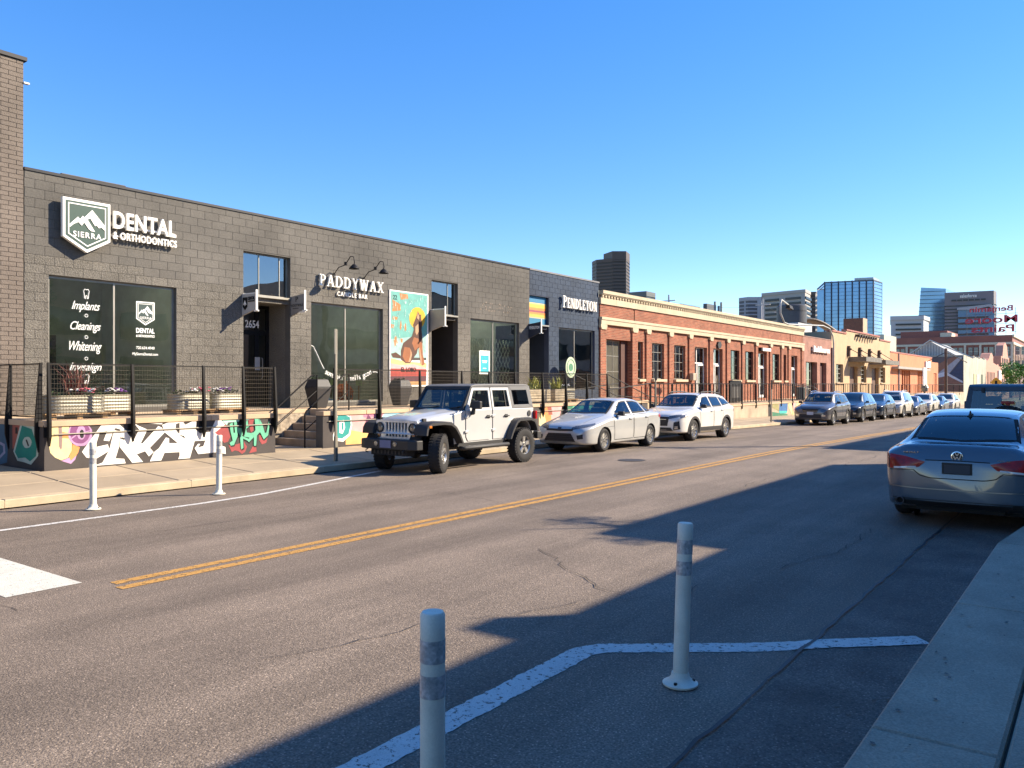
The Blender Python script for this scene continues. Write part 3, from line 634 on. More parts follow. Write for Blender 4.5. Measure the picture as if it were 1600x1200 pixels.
# wolf mural board, teal poster, lattice gate
MURALS=[
('cream',1,[(6.62,1.07),(6.62,0.97),(6.63,0.72),(6.65,0.6),(6.73,0.51),(6.84,0.45),(6.96,0.49),(7.02,0.61),(7.04,0.73),(6.98,0.83),(6.98,1.07)]),
('plumgrey',2,[(6.79,1.07),(6.85,1.07),(6.86,0.85),(6.85,0.67),(6.83,0.64),(6.8,0.71)]),
('orange',2,[(6.86,0.97),(6.98,0.94),(6.98,0.84),(6.86,0.86)]),
('orange',1,[(7.03,0.74),(7.17,0.67),(7.14,0.57),(7.08,0.48),(7.0,0.43),(6.97,0.48),(7.02,0.61)]),
('lilac',2,[(6.84,0.44),(6.98,0.49),(7.01,0.43),(7.11,0.52),(7.09,0.45),(7.01,0.37)]),
('lilac',3,[(7.4,0.91),(7.39,0.84),(7.35,0.77),(7.31,0.72),(7.25,0.69),(7.18,0.69),(7.11,0.7),(7.05,0.74),(7.0,0.79),(6.97,0.86),(6.96,0.93),(6.97,1.01),(7.0,1.07),(7.05,1.07),(7.11,1.07),(7.18,1.07),(7.25,1.07),(7.31,1.07),(7.35,1.05),(7.39,0.99)]),
('purple',4,[(7.36,0.93),(7.35,0.87),(7.32,0.81),(7.28,0.77),(7.23,0.74),(7.17,0.74),(7.11,0.75),(7.06,0.78),(7.02,0.83),(7.0,0.89),(6.99,0.95),(7.0,1.01),(7.02,1.07),(7.06,1.07),(7.11,1.07),(7.17,1.07),(7.23,1.07),(7.28,1.07),(7.32,1.06),(7.35,1.0)]),
('lilac',5,[(7.27,0.94),(7.27,0.9),(7.26,0.86),(7.24,0.83),(7.22,0.81),(7.19,0.81),(7.17,0.82),(7.14,0.84),(7.13,0.87),(7.11,0.9),(7.11,0.94),(7.11,0.98),(7.13,1.02),(7.14,1.05),(7.17,1.07),(7.19,1.07),(7.22,1.07),(7.24,1.05),(7.26,1.02),(7.27,0.98)]),
('black',6,[(7.24,0.92),(7.24,0.89),(7.24,0.87),(7.23,0.85),(7.22,0.84),(7.2,0.84),(7.19,0.84),(7.18,0.86),(7.17,0.87),(7.17,0.9),(7.17,0.92),(7.17,0.94),(7.17,0.97),(7.18,0.98),(7.19,0.99),(7.2,1.0),(7.22,0.99),(7.23,0.98),(7.24,0.96),(7.24,0.94)]),
('lilac',5,[(7.01,0.85),(7.11,0.92),(7.12,0.9),(7.02,0.83)]),
('lilac',5,[(7.27,0.96),(7.37,0.98),(7.37,0.96),(7.27,0.94)]),
('white',2,[(7.57,1.07),(7.97,1.07),(7.91,1.07),(8.02,0.97),(8.03,0.93),(7.84,1.0),(7.81,0.96),(7.72,0.75),(7.61,0.77),(7.68,0.95),(7.54,0.93),(7.45,0.65),(7.69,0.69),(7.73,0.57),(7.45,0.42),(7.29,0.47),(7.21,0.58),(7.26,0.65)]),
('white',3,[(7.81,0.96),(7.93,0.93),(7.91,0.64),(7.84,0.41),(8.01,0.39),(8.04,0.3),(7.45,0.3),(7.43,0.3),(7.59,0.35),(7.7,0.55),(7.73,0.62)]),
('white',4,[(7.93,0.95),(8.03,0.96),(8.11,0.84),(8.19,0.76),(8.12,0.66),(8.15,0.6),(8.39,0.3),(8.17,0.3),(7.92,0.63),(7.93,0.79),(7.99,0.76),(8.03,0.77),(7.99,0.81),(7.93,0.81)]),
('white',5,[(8.22,1.07),(8.3,1.02),(8.48,0.94),(8.34,0.67),(8.38,0.67),(8.71,1.0),(8.79,0.96),(8.84,0.86),(8.53,0.57),(8.61,0.48),(8.51,0.4),(8.43,0.51),(8.25,0.46),(8.15,0.59),(8.1,0.66),(8.19,0.72),(8.31,0.95),(8.22,1.06)]),
('white',2,[(8.38,1.07),(8.8,1.06),(8.79,1.03),(8.57,1.05),(8.45,1.07)]),
('white',6,[(8.79,1.02),(8.94,1.07),(9.28,1.07),(9.09,1.03),(9.08,0.93),(9.13,0.84),(9.24,0.83),(9.3,0.86),(9.27,0.8),(9.17,0.79),(9.46,0.61),(9.39,0.3),(9.14,0.3),(9.2,0.44),(8.84,0.45),(8.77,0.3),(8.53,0.3),(8.62,0.48),(8.72,0.55),(8.87,0.76),(8.94,0.74),(8.94,0.64),(9.13,0.63),(8.84,0.87)]),
('white',7,[(9.17,1.07),(9.53,1.07),(9.51,1.07),(9.3,1.07),(9.25,1.05),(9.3,1.0),(9.46,1.07),(9.55,1.07),(9.54,0.93),(9.38,0.65),(9.38,0.3),(9.17,0.3),(9.17,0.71),(9.33,0.65),(9.27,0.77),(9.17,0.8)]),
('white',8,[(10.0,1.07),(10.14,1.07),(10.23,0.97),(9.98,0.8),(10.12,0.71),(10.12,0.52),(10.24,0.48),(10.25,0.33),(10.0,0.38),(9.59,0.37),(9.51,0.5),(9.59,0.59),(9.64,0.58),(9.58,0.51),(9.71,0.53),(9.76,0.65),(9.51,0.65),(9.4,0.3),(9.2,0.3),(9.34,0.68),(9.48,0.94),(9.63,0.81),(9.87,0.83)]),
('charcoal2',9,[(9.74,1.07),(9.87,1.07),(9.86,1.04),(9.8,0.98),(9.72,0.98)]),
('charcoal2',9,[(9.71,0.97),(9.85,0.97),(9.8,0.83),(9.62,0.83)]),
('mintpale',2,[(10.16,1.07),(11.41,1.07),(11.41,1.07),(11.2,1.07),(10.94,1.06),(10.58,1.02),(10.31,1.01),(10.28,0.94)]),
('crimson',2,[(10.12,0.99),(10.28,0.96),(10.37,0.7),(10.31,0.59),(10.21,0.57),(10.12,0.69),(10.0,0.8)]),
('crimson',2,[(10.32,0.52),(10.53,0.52),(10.71,0.57),(10.79,0.45),(10.74,0.34),(10.66,0.3),(10.56,0.37),(10.48,0.39),(10.4,0.36)]),
('crimson',3,[(10.83,1.05),(10.98,1.07),(10.94,0.96),(10.96,0.81),(10.89,0.76),(10.83,0.93)]),
('crimson',2,[(11.1,0.69),(11.37,0.74),(11.3,0.51),(11.18,0.48),(11.11,0.58)]),
('crimson',2,[(10.93,0.44),(11.03,0.46),(11.04,0.33),(10.84,0.3)]),
('crimson',2,[(10.28,0.3),(10.42,0.3),(10.44,0.3),(10.28,0.3)]),
('black',4,[(10.36,0.94),(10.44,0.98),(10.47,0.75),(10.5,0.75),(10.47,0.98),(10.54,1.0),(10.59,0.86),(10.56,0.66),(10.47,0.48),(10.39,0.47),(10.36,0.53),(10.44,0.58),(10.39,0.76)]),
('black',5,[(10.55,0.83),(10.73,0.91),(10.74,0.74),(10.67,0.67),(10.87,0.59),(10.83,0.55),(10.7,0.61),(10.72,0.4),(10.65,0.37),(10.62,0.69),(10.58,0.75)]),
('black',6,[(10.73,0.95),(10.82,1.01),(10.84,0.91),(10.88,0.89),(10.79,0.82),(10.8,0.74),(10.92,0.72),(11.03,0.75),(11.03,0.67),(10.85,0.52),(10.82,0.56),(10.87,0.62),(10.74,0.65)]),
('black',7,[(11.0,1.06),(11.11,1.07),(11.21,0.74),(11.12,0.72),(11.06,0.66),(11.04,0.43),(10.98,0.43),(10.98,0.67),(10.93,0.69),(11.02,0.78)]),
('black',8,[(11.12,1.05),(11.21,0.92),(11.28,0.71),(11.31,0.71),(11.38,0.97),(11.4,0.82),(11.36,0.65),(11.24,0.56),(11.16,0.72)]),
('mint',10,[(10.34,0.97),(10.42,1.01),(10.44,0.78),(10.48,0.78),(10.45,1.01),(10.52,1.02),(10.56,0.89),(10.54,0.69),(10.45,0.51),(10.37,0.5),(10.34,0.56),(10.42,0.61),(10.37,0.79)]),
('mint',11,[(10.53,0.86),(10.71,0.94),(10.71,0.77),(10.65,0.7),(10.84,0.62),(10.81,0.58),(10.68,0.64),(10.69,0.43),(10.63,0.4),(10.6,0.72),(10.56,0.78)]),
('mint',12,[(10.71,0.98),(10.8,1.04),(10.81,0.94),(10.86,0.92),(10.76,0.85),(10.78,0.77),(10.89,0.75),(11.01,0.78),(11.01,0.7),(10.83,0.55),(10.79,0.59),(10.85,0.65),(10.71,0.68)]),
('mint',13,[(10.98,1.07),(11.08,1.07),(11.18,0.77),(11.1,0.75),(11.04,0.69),(11.02,0.46),(10.96,0.46),(10.96,0.7),(10.91,0.72),(11.0,0.81)]),
('mint',14,[(11.1,1.07),(11.18,0.95),(11.25,0.74),(11.29,0.74),(11.36,1.0),(11.37,0.85),(11.34,0.68),(11.22,0.59),(11.13,0.75)]),
('pinkpale',1,[(13.84,1.07),(15.29,1.07),(15.29,0.92),(14.73,0.37),(13.89,0.55),(13.8,1.04)]),
('apricot',2,[(13.84,0.68),(14.73,0.51),(14.73,0.3),(13.67,0.32),(13.67,0.43)]),
('white',3,[(13.38,1.07),(13.67,1.07),(13.84,1.04),(13.89,0.81),(13.82,0.55),(13.59,0.4),(13.26,0.45),(13.26,0.58),(13.38,0.89)]),
('teal',4,[(13.42,1.07),(13.65,1.07),(13.81,1.01),(13.84,0.81),(13.77,0.59),(13.55,0.48),(13.28,0.52),(13.38,0.89)]),
('white',5,[(13.46,0.92),(13.61,0.95),(13.65,0.75),(13.57,0.6),(13.46,0.63)]),
('teal',6,[(13.53,0.87),(13.59,0.89),(13.6,0.74),(13.54,0.66)]),
('plum',3,[(14.37,0.95),(14.43,1.07),(14.55,0.95),(14.68,0.98),(14.73,0.84),(14.55,0.85),(14.46,0.59),(14.26,0.6)]),
('rose',2,[(14.26,1.07),(15.01,1.07),(14.91,1.0),(14.28,0.99)]),
('skyblue',3,[(15.01,1.07),(15.98,1.07),(15.98,1.0),(14.91,0.94)]),
('peach',1,[(18.09,1.07),(19.37,1.07),(19.69,0.3),(18.45,0.3)]),
('cream',1,[(22.22,0.99),(22.76,1.06),(22.84,0.44),(22.53,0.32),(22.22,0.47)]),
('orange',2,[(22.45,1.02),(22.92,1.07),(23.0,0.43),(22.76,0.31)]),
('pinkpale',1,[(22.84,1.07),(23.64,1.07),(23.4,0.46),(23.0,0.43)]),
('brick',3,[(22.72,1.07),(22.96,1.07),(23.04,0.79),(22.8,0.79)]),
('mint',1,[(23.89,1.07),(25.74,1.07),(25.46,0.55),(23.73,0.45)]),
('greendark',2,[(24.06,1.07),(24.36,1.07),(24.23,0.7),(23.89,0.58)]),
('greendark',2,[(24.57,1.07),(24.84,1.07),(24.57,0.74),(24.4,0.79)]),
('pinkpale',1,[(40.16,0.72),(42.79,0.72),(42.67,0.01),(40.58,0.04)]),
('white',2,[(40.58,0.7),(41.88,0.67),(41.77,0.12),(40.69,0.11)]),
('skyblue',3,[(41.99,0.63),(42.44,0.64),(42.33,0.02),(41.77,-0.0)]),
('skyblue',4,[(41.22,0.61),(41.55,0.6),(41.44,0.37),(41.22,0.37)]),
('black',1,[(44.81,0.72),(45.56,0.72),(45.56,-0.09),(44.81,-0.06)]),
('olive',2,[(45.69,0.72),(46.73,0.72),(46.86,0.26),(45.69,0.5)]),
('blue',2,[(46.99,0.72),(48.42,0.72),(48.35,0.22),(46.86,0.26)]),
('tealb',3,[(46.79,0.28),(48.35,0.24),(48.22,0.09),(46.99,0.12)]),
('greendark',1,[(45.69,0.25),(48.42,0.04),(48.42,-0.1),(45.69,-0.1)]),
('cream',2,[(48.56,0.72),(49.06,0.72),(49.78,-0.1),(49.35,-0.1),(48.56,0.48)]),
('cream',3,[(50.23,0.72),(50.98,0.71),(49.93,-0.1),(49.64,0.05)]),
('pinkpale',1,[(49.06,0.72),(50.23,0.72),(49.64,0.18)]),
('white',0,[(18.33,4.9),(20.17,4.9),(20.14,1.77),(18.34,1.76)]),
('turq',1,[(18.39,4.86),(20.11,4.86),(20.09,3.05),(18.39,2.93)]),
('paleblue',2,[(18.39,3.3),(20.09,3.51),(20.08,2.72),(18.39,2.65)]),
('yellowpale',3,[(18.38,2.68),(19.0,2.6),(20.08,2.56),(20.07,2.36),(18.38,2.34)]),
('pinkpale',4,[(18.38,2.52),(18.82,2.47),(19.45,2.51),(20.07,2.39),(20.07,2.33),(18.38,2.32)]),
('red',5,[(18.37,2.35),(20.07,2.35),(20.06,2.12),(18.37,2.1)]),
('maroon',5,[(18.37,2.1),(20.06,2.12),(20.05,1.94),(18.37,1.93)]),
('gold',5,[(18.37,1.93),(20.05,1.94),(20.05,1.82),(18.37,1.82)]),
('orange2',3,[(18.78,4.82),(19.16,4.81),(19.18,4.67),(18.84,4.61)]),
('orange2',3,[(18.45,4.59),(18.82,4.45),(18.84,4.26),(18.45,4.2)]),
('orange2',3,[(18.47,4.05),(18.69,4.03),(18.67,3.94),(18.45,3.94)]),
('orange2',3,[(18.39,3.79),(18.53,3.77),(18.51,3.66),(18.39,3.67)]),
('orange2',3,[(18.78,3.72),(18.84,3.95),(18.89,3.73),(18.82,3.6)]),
('orange2',3,[(19.0,3.74),(19.06,3.87),(19.1,3.65),(19.03,3.58)]),
('orange2',3,[(18.82,3.35),(18.93,3.32),(18.91,3.2),(18.84,3.22)]),
('orange2',3,[(18.51,3.3),(18.62,3.43),(18.69,3.19),(18.56,3.06)]),
('yellow',4,[(20.01,4.09),(20.0,4.01),(19.97,3.93),(19.92,3.85),(19.86,3.79),(19.78,3.75),(19.7,3.71),(19.61,3.7),(19.53,3.71),(19.44,3.73),(19.37,3.77),(19.31,3.82),(19.27,3.88),(19.24,3.96),(19.23,4.04),(19.24,4.12),(19.27,4.19),(19.31,4.26),(19.37,4.33),(19.44,4.37),(19.53,4.41),(19.61,4.42),(19.7,4.42),(19.78,4.4),(19.86,4.36),(19.92,4.31),(19.97,4.24),(20.0,4.17)]),
('brown',6,[(19.64,4.29),(19.74,4.17),(19.8,4.2),(19.79,4.11),(19.85,3.88),(19.82,3.69),(19.88,3.24),(19.64,3.03),(19.59,2.87),(19.41,2.7),(19.27,2.54),(19.06,2.54),(18.84,2.66),(18.84,2.94),(18.95,3.2),(19.36,3.44),(19.45,3.67),(19.41,3.82),(19.5,3.99),(19.59,4.16)]),
('rust',7,[(19.0,3.07),(19.25,3.05),(19.36,2.89),(19.27,2.57),(19.06,2.57),(18.91,2.75)]),
('rust',7,[(19.45,3.41),(19.73,3.36),(19.68,3.1),(19.5,2.96),(19.36,3.21)]),
('tan',7,[(19.52,3.77),(19.66,3.87),(19.68,3.61),(19.59,3.48),(19.52,3.57)]),
('tan',7,[(19.63,4.26),(19.71,4.1),(19.68,4.0),(19.6,4.06)]),
('rust',8,[(19.71,3.29),(19.86,3.23),(19.88,2.85),(19.98,2.52),(19.85,2.47),(19.78,2.78),(19.68,3.03)]),
('tan',9,[(19.68,3.07),(19.74,3.07),(19.81,2.75),(19.84,2.49),(19.79,2.52),(19.71,2.84)]),
('tan',9,[(19.28,3.02),(19.36,2.83),(19.28,2.59),(19.18,2.57),(19.28,2.83)]),
('brown',7,[(18.39,2.83),(18.6,2.88),(18.82,2.78),(18.84,2.69),(18.47,2.71)]),
('charcoal2',5,[(19.31,2.73),(20.06,2.74),(20.07,2.66),(19.45,2.64),(19.29,2.65)]),
]
MURAL_PLANES=[]
ENDPAINT=[
('bluedk',1,[(-17.31,1.12),(-16.87,1.13),(-16.98,0.34),(-17.31,0.28)]),
('lilacgrey',2,[(-17.31,0.73),(-17.08,0.69),(-17.05,0.52),(-17.31,0.39)]),
('bluedk',3,[(-17.31,0.68),(-17.16,0.65),(-17.14,0.54),(-17.31,0.45)]),
('rustred',1,[(-16.73,1.09),(-16.41,1.1),(-16.39,0.65),(-16.73,0.62)]),
('black',3,[(-16.6,1.03),(-16.5,1.03),(-16.5,0.91),(-16.6,0.91)]),
('paleg',2,[(-16.69,0.57),(-16.38,1.1),(-16.17,1.13),(-15.8,1.06),(-15.61,0.77),(-15.64,0.54),(-15.93,0.36),(-16.24,0.39),(-16.51,0.4)]),
('tealg',4,[(-16.62,0.56),(-16.31,1.07),(-15.9,1.02),(-15.69,0.74),(-15.72,0.53),(-15.97,0.42),(-16.17,0.48),(-16.48,0.45)]),
('paleg',5,[(-15.9,0.77),(-15.91,0.74),(-15.94,0.71),(-15.98,0.68),(-16.03,0.67),(-16.09,0.66),(-16.15,0.66),(-16.2,0.67),(-16.24,0.7),(-16.27,0.72),(-16.28,0.76),(-16.27,0.79),(-16.24,0.82),(-16.2,0.85),(-16.15,0.86),(-16.09,0.87),(-16.03,0.87),(-15.98,0.86),(-15.94,0.83),(-15.91,0.81)]),
('black',6,[(-16.15,0.81),(-16.09,0.82),(-16.0,0.71),(-16.05,0.69)]),
]
CLR = dict(cream=(.72, .58, .28), plumgrey=(.25, .17, .15), orange=(.75, .26, .08), lilac=(.42, .24, .40), purple=(.19, .055, .16), black=(.015, .014, .014), white=(.80, .76, .68),
  charcoal2=(.065, .055, .048), mintpale=(.38, .62, .50), crimson=(.30, .055, .055), mint=(.17, .58, .36), pinkpale=(.66, .36, .34), apricot=(.72, .42, .14), teal=(.02, .27, .24), plum=(.15, .04, .10),
  rose=(.55, .20, .30), skyblue=(.28, .58, .70), peach=(.72, .38, .24), brick=(.30, .08, .05), greendark=(.03, .16, .09), olive=(.28, .25, .10), blue=(.03, .12, .30), tealb=(.04, .38, .36),
  turq=(.17, .50, .43), paleblue=(.42, .66, .60), yellowpale=(.76, .60, .25), red=(.52, .07, .05), maroon=(.10, .03, .04), gold=(.45, .25, .10), orange2=(.62, .25, .08), yellow=(.86, .50, .03),
  brown=(.12, .05, .03), rust=(.40, .14, .05), tan=(.60, .36, .20), bluedk=(.05, .12, .18), lilacgrey=(.35, .33, .42), rustred=(.33, .09, .06), paleg=(.45, .52, .42), tealg=(.01, .22, .16))
for k_ in ('turq', 'paleblue', 'brown', 'rust', 'tan', 'orange2', 'red', 'yellow', 'yellowpale', 'mint'): CLR[k_] = tuple(v * .72 for v in CLR[k_])
def pm(c): return mat('paint_' + c, CLR[c], rough=.75, var=.12, vscale=4, bump=.15, fine=.06)
def flatpoly(pts, fn, t):
    mb = MB(); n = len(pts); mb.v = [tuple(fn(a, b, t)) for a, b in pts]
    ar = sum(pts[i][0] * pts[(i + 1) % n][1] - pts[(i + 1) % n][0] * pts[i][1] for i in range(n))
    mb.f = [tuple(range(n)) if ar > 0 else tuple(range(n - 1, -1, -1))]; mb.m = [0]; return mb
# ---- raised loading dock
dk = thing('loading_dock', (-15.4, 16, 0), 'raised concrete dock with graffiti painted wall in front of the charcoal shops', 'dock')
DX = -15.40
mb = MB()
mb.box(-18.59, DX, 6.55, 11.55, -.6, 1.07); mb.box(-18.59, DX, 14.36, 30.2, -.6, 1.07); mb.box(-18.59, -17.32, 11.55, 14.36, -.6, 1.07); mb.box(-15.66, DX, 12.95, 14.36, -.6, 1.07)
obj('painted_wall', mb, mat('dark_wall_paint', (.060, .050, .045), rough=.8, var=.18, vscale=2, bump=.3, fine=.1), dk)
mb = MB()
for a, b in ((6.53, 11.56), (14.36, 30.2)):
    n = max(1, round((b - a) / 1.55)); 
    for i in range(n):
        p, q = a + (b - a) * i / n, a + (b - a) * (i + 1) / n
        for x0, x1 in ((-16.95, DX + .03), (-18.59, -16.96)):
            m_ = MB(); m_.box(x0, x1, p + .004, q - .004, 1.072, DZ); obj('deck_slab', m_, M_deck, dk, bevel=.008)
m_ = MB(); m_.box(-18.59, -17.30, 11.57, 14.35, 1.072, DZ); obj('deck_slab', m_, M_deck, dk, bevel=.008)
m_ = MB(); m_.box(-15.67, DX + .03, 12.94, 14.35, 1.072, DZ); obj('deck_slab', m_, M_deck, dk, bevel=.008)
for k in range(2): m_ = MB(); m_.box(-17.3, -15.42, 11.57 + .7 * k, 12.26 + .7 * k, .12, .283); obj('paving_slab', m_, M_conc, dk, bevel=.006)
NW = 67
for k, (c, l, p) in enumerate(MURALS[:NW]):
    redd = 55 <= k < NW
    if redd: continue
    obj('paint_patch', flatpoly(p, lambda a, b, t: (DX + t, a, b), .002 + .0012 * l), pm(c), dk)
for c, l, p in ENDPAINT: obj('paint_patch', flatpoly(p, lambda a, b, t: (a, 6.55 - t, b), .002 + .0012 * l), pm(c), dk)
mb = MB(); mb.tube([(DX + .03, 6.7, .93), (DX + .03, 11.4, .93)], .012, n=6); mb.tube([(DX + .03, 13.1, .93), (DX + .03, 27, .93)], .012, n=6); obj('conduit', mb, mat('grey_conduit', (.30, .27, .2)), dk)
# steps
for i in range(4):
    z1 = .28 + .18 * (i + 1); y0 = 12.96 + .28 * i
    m_ = MB(); m_.box(-17.29, -15.67, y0, 14.35, z1 - .178, z1); obj('step', m_, mat('stair_concrete', (.33, .25, .17), var=.25, bump=.3, fine=.12), dk, bevel=.012)
m_ = MB(); m_.box(-17.29, -15.67, 14.08, 14.35, 1.0, DZ - .003); obj('step', m_, MATS['stair_concrete'], dk, bevel=.012)
mb = MB(); mb.box(-17.36, -17.30, 11.6, 14.34, .2, 1.068); obj('cheek_wall', mb, mat('rough_rubble', (.30, .24, .17), var=.5, vscale=9, bump=1, bscale=12), dk)
mb = MB(); mb.box(-15.655, DX - .002, 12.945, 12.949, .2, 1.068); obj('cheek_wall', mb, M_mort, dk)
for x, y0, lab in ((-17.18, 12.82, 'black steel stair handrail on the inner side of the dock steps, by the rubble wall'), (-15.78, 12.70, 'black steel stair handrail on the street side of the dock steps')):
    mb = MB(); mb.tube([(x, y0, .28), (x, y0, 1.10), (x, y0 + .05, 1.18), (x, y0 + 1.25, 2.08), (x, y0 + 1.42, 2.10), (x, y0 + 1.42, 1.18)], .021, n=8); mb.tube([(x, y0 + .02, .72), (x, y0 + 1.40, 1.66)], .013, n=6); one('handrail', mb, M_blk, lab, 'handrail', 'stair handrails')
# ---- fence with tapered posts and welded mesh
ft = thing('dock_fence', (-15.4, 16, 1.2), 'black welded mesh fence with tapered steel posts along the graffiti dock', 'fence')
PY = [6.60, 8.15, 9.69, 10.66, 11.50, 13.27, 14.78, 16.34, 18.15, 19.45, 20.8, 22.37, 23.81, 25.24, 26.74]
for y in PY:
    mb = MB(); mb.prism([(DX + .02, .88), (DX + .07, .72), (DX + .125, .88), (DX + .13, 1.15), (DX + .06, 2.24), (DX + .02, 2.24)], lambda a, b, t: (a, y + t, b), -.022, .022); obj('post', mb, M_blk, ft)
    mb = MB(); mb.box(DX + .005, DX + .02, y - .07, y + .07, .88, 1.10); obj('base_plate', mb, M_blk, ft)
def mesh_panel(par, p0, p1, z0, z1, sv=.052, sh=.085, r=.0020, rr=.016):
    mb = MB(); (x0, y0), (x1, y1) = p0, p1; L_ = math.hypot(x1 - x0, y1 - y0); n = int(L_ / sv)
    dx, dy = (x1 - x0) / L_, (y1 - y0) / L_
    def bar(ax, ay, az, bx, by, bz, r):   # 4 sided wire
        a, b = Vector((ax, ay, az)), Vector((bx, by, bz)); d = (b - a).normalized(); u = Vector((0, 0, 1)) if abs(d.z) < .9 else Vector((dx, dy, 0)); v = d.cross(u).normalized() * r; u = u.normalized() * r
        mb.hull8([a - u - v, a + u - v, a + u + v, a - u + v, b - u - v, b + u - v, b + u + v, b - u + v])
    for i in range(n + 1):
        t = i / n * L_; bar(x0 + dx * t, y0 + dy * t, z0, x0 + dx * t, y0 + dy * t, z1, r)
    m_ = int((z1 - z0) / sh)
    for j in range(m_ + 1):
        z = z0 + (z1 - z0) * j / m_; bar(x0 + dy * .006, y0 - dx * .006, z, x1 + dy * .006, y1 - dx * .006, z, r * 1.5)
    obj('mesh_panel', mb, mat('dark_wire', (.10, .085, .065), rough=.4, metal=.6), par)
    for z in (z0 - .02, z1 + .02): mb = MB(); bar(x0, y0, z, x1, y1, z, rr * .7); obj('rail', mb, M_blk, par)
for a, b in zip(PY[:-1], PY[1:]):
    if a == 11.50: continue
    mesh_panel(ft, (DX + .03, a), (DX + .03, b), 1.26, 2.20)
f2 = thing('dock_fence', (-17, 6.5, 1.2), 'black mesh fence return at the far left end of the dock', 'fence')
mesh_panel(f2, (-18.5, 6.60), (-16.95, 6.60), 1.26, 2.20); mesh_panel(f2, (-16.85, 6.60), (DX - .2, 6.60), 1.26, 2.20)
for x in (-16.9, -15.62):
    mb = MB(); mb.prism([(6.60, .70), (6.54, .6), (6.48, .9), (6.48, 1.15), (6.56, 2.24), (6.60, 2.24)], lambda a, b, t: (x + t, a, b), -.022, .022); obj('post', mb, M_blk, f2)
# ---- navy shop
bn = thing('shop_building', (F, 29, 0), 'navy blue block shop with striped upper window at the end of the charcoal row', 'building')
N2 = (26.165, 27.54, DZ, 5.43); NW2 = (28.31, 31.25, 1.55, 4.245)
mb = MB(); wallgrid(mb, 26.16, 31.60, -.1, 6.44, [N2, NW2], dep=.22); mb.face([(F, 31.6, -.1), (-33, 31.6, -.1), (-33, 31.6, 6.44), (F, 31.6, 6.44)]); obj('wall', mb, M_navymort, bn)
masonry(bn, 'block', 26.16, 31.60, DZ, 6.44, [N2, NW2], .406, .203, .009, lambda a, c, i: M_navy)
mb = MB(); mb.box(-33, F + .035, 26.16, 31.64, 6.44, 6.51); obj('roof_flashing', mb, mat('grey_flashing', (.16, .155, .15), rough=.5), bn)
mb = MB(); mb.box(-33, F - .3, 26.17, 31.59, 5.9, 6.2); obj('roof', mb, M_roof, bn)
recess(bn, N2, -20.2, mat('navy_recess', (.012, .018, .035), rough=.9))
glazing(bn, 'door', 26.18, 27.52, DZ + .01, 4.10, 1, 2, M_blk, G_dark, -20.1, fw=.1, rowz=[3.3], mull=.1)
zs_ = [(4.28, 4.53, (.02, .16, .27)), (4.53, 4.58, (.45, .40, .25)), (4.58, 4.70, (.72, .38, .06)), (4.70, 4.78, (.75, .22, .05)), (4.78, 4.86, (.25, .06, .08)), (4.86, 4.96, (.72, .22, .05)), (4.96, 5.10, (.78, .42, .06)), (5.10, 5.16, (.72, .50, .20)), (5.16, 5.43, (.03, .18, .32))]
for i, (a, b, c) in enumerate(zs_):
    mb = MB(); mb.box(F - .14, F - .12, 26.17, 27.53, a + .001, b - .001); obj('stripe_panel', mb, mat('stripe_%d' % i, c, rough=.5, var=.04), bn)
glazing(bn, 'window', *NW2, 2, 1, M_frs, G_shop, X1, fw=.055, colx=[29.70])
sg = thing('wall_sign', (F, 29.8, 5.3), 'white serif PENDLETON letters on the navy shop wall', 'sign')
serif('PENDLETON', FP, 28.41, 31.20, 5.10, 5.60, .08, .16, M_sign, sg, small=.86)
random.seed(5)
for i in range(9):   # goods in the navy shop window
    mb = MB(); y = 28.9 + i * .25; z = random.uniform(1.9, 2.7); mb.box(-19.6, -19.3, y, y + random.uniform(.12, .2), z, z + random.uniform(.15, .4)); one('folded_blanket', mb, mat('goods%d' % (i % 4), [(.5, .04, .03), (.02, .2, .16), (.55, .5, .4), (.06, .08, .12)][i % 4]), '%s folded blanket in the navy shop window, %s from its left side' % (['red', 'green', 'cream', 'dark blue'][i % 4], ['first', 'second', 'third', 'fourth', 'fifth', 'sixth', 'seventh', 'eighth', 'ninth'][i]), 'blanket', 'goods in the navy shop window')
t = thing('round_sign', (F, 28.6, 2.5), 'pale green oval sign standing by the navy shop window', 'sign')
mb = MB(); mb.lathe([(0, .02), (.44, .02), (.44, 0), (0, 0)], (F + .5, 28.45, 2.55), axis='x', n=28)
for i, v in enumerate(mb.v): mb.v[i] = (v[0], 28.45 + (v[1] - 28.45) * .9, v[2])
bd = obj('sign_board', mb, mat('palegreen', (.42, .50, .34)), t)
mb = MB(); mb.lathe([(0, .028), (.16, .028), (.16, .02)], (F + .5, 28.45, 2.55), axis='x', n=20); mb.tube([(F + .525, 28.45 + .33 * math.cos(a * .314) * .9, 2.55 + .33 * math.sin(a * .314)) for a in range(20)], .012, n=5, closed=True); obj('emblem', mb, mat('leafgreen', (.07, .22, .12)), bd)
mb = MB(); mb.tube([(F + .5, 28.45, 1.18), (F + .5, 28.45, 2.15)], .02); mb.box(F + .3, F + .7, 28.25, 28.65, 1.18, 1.2); obj('stand', mb, M_blk, t)
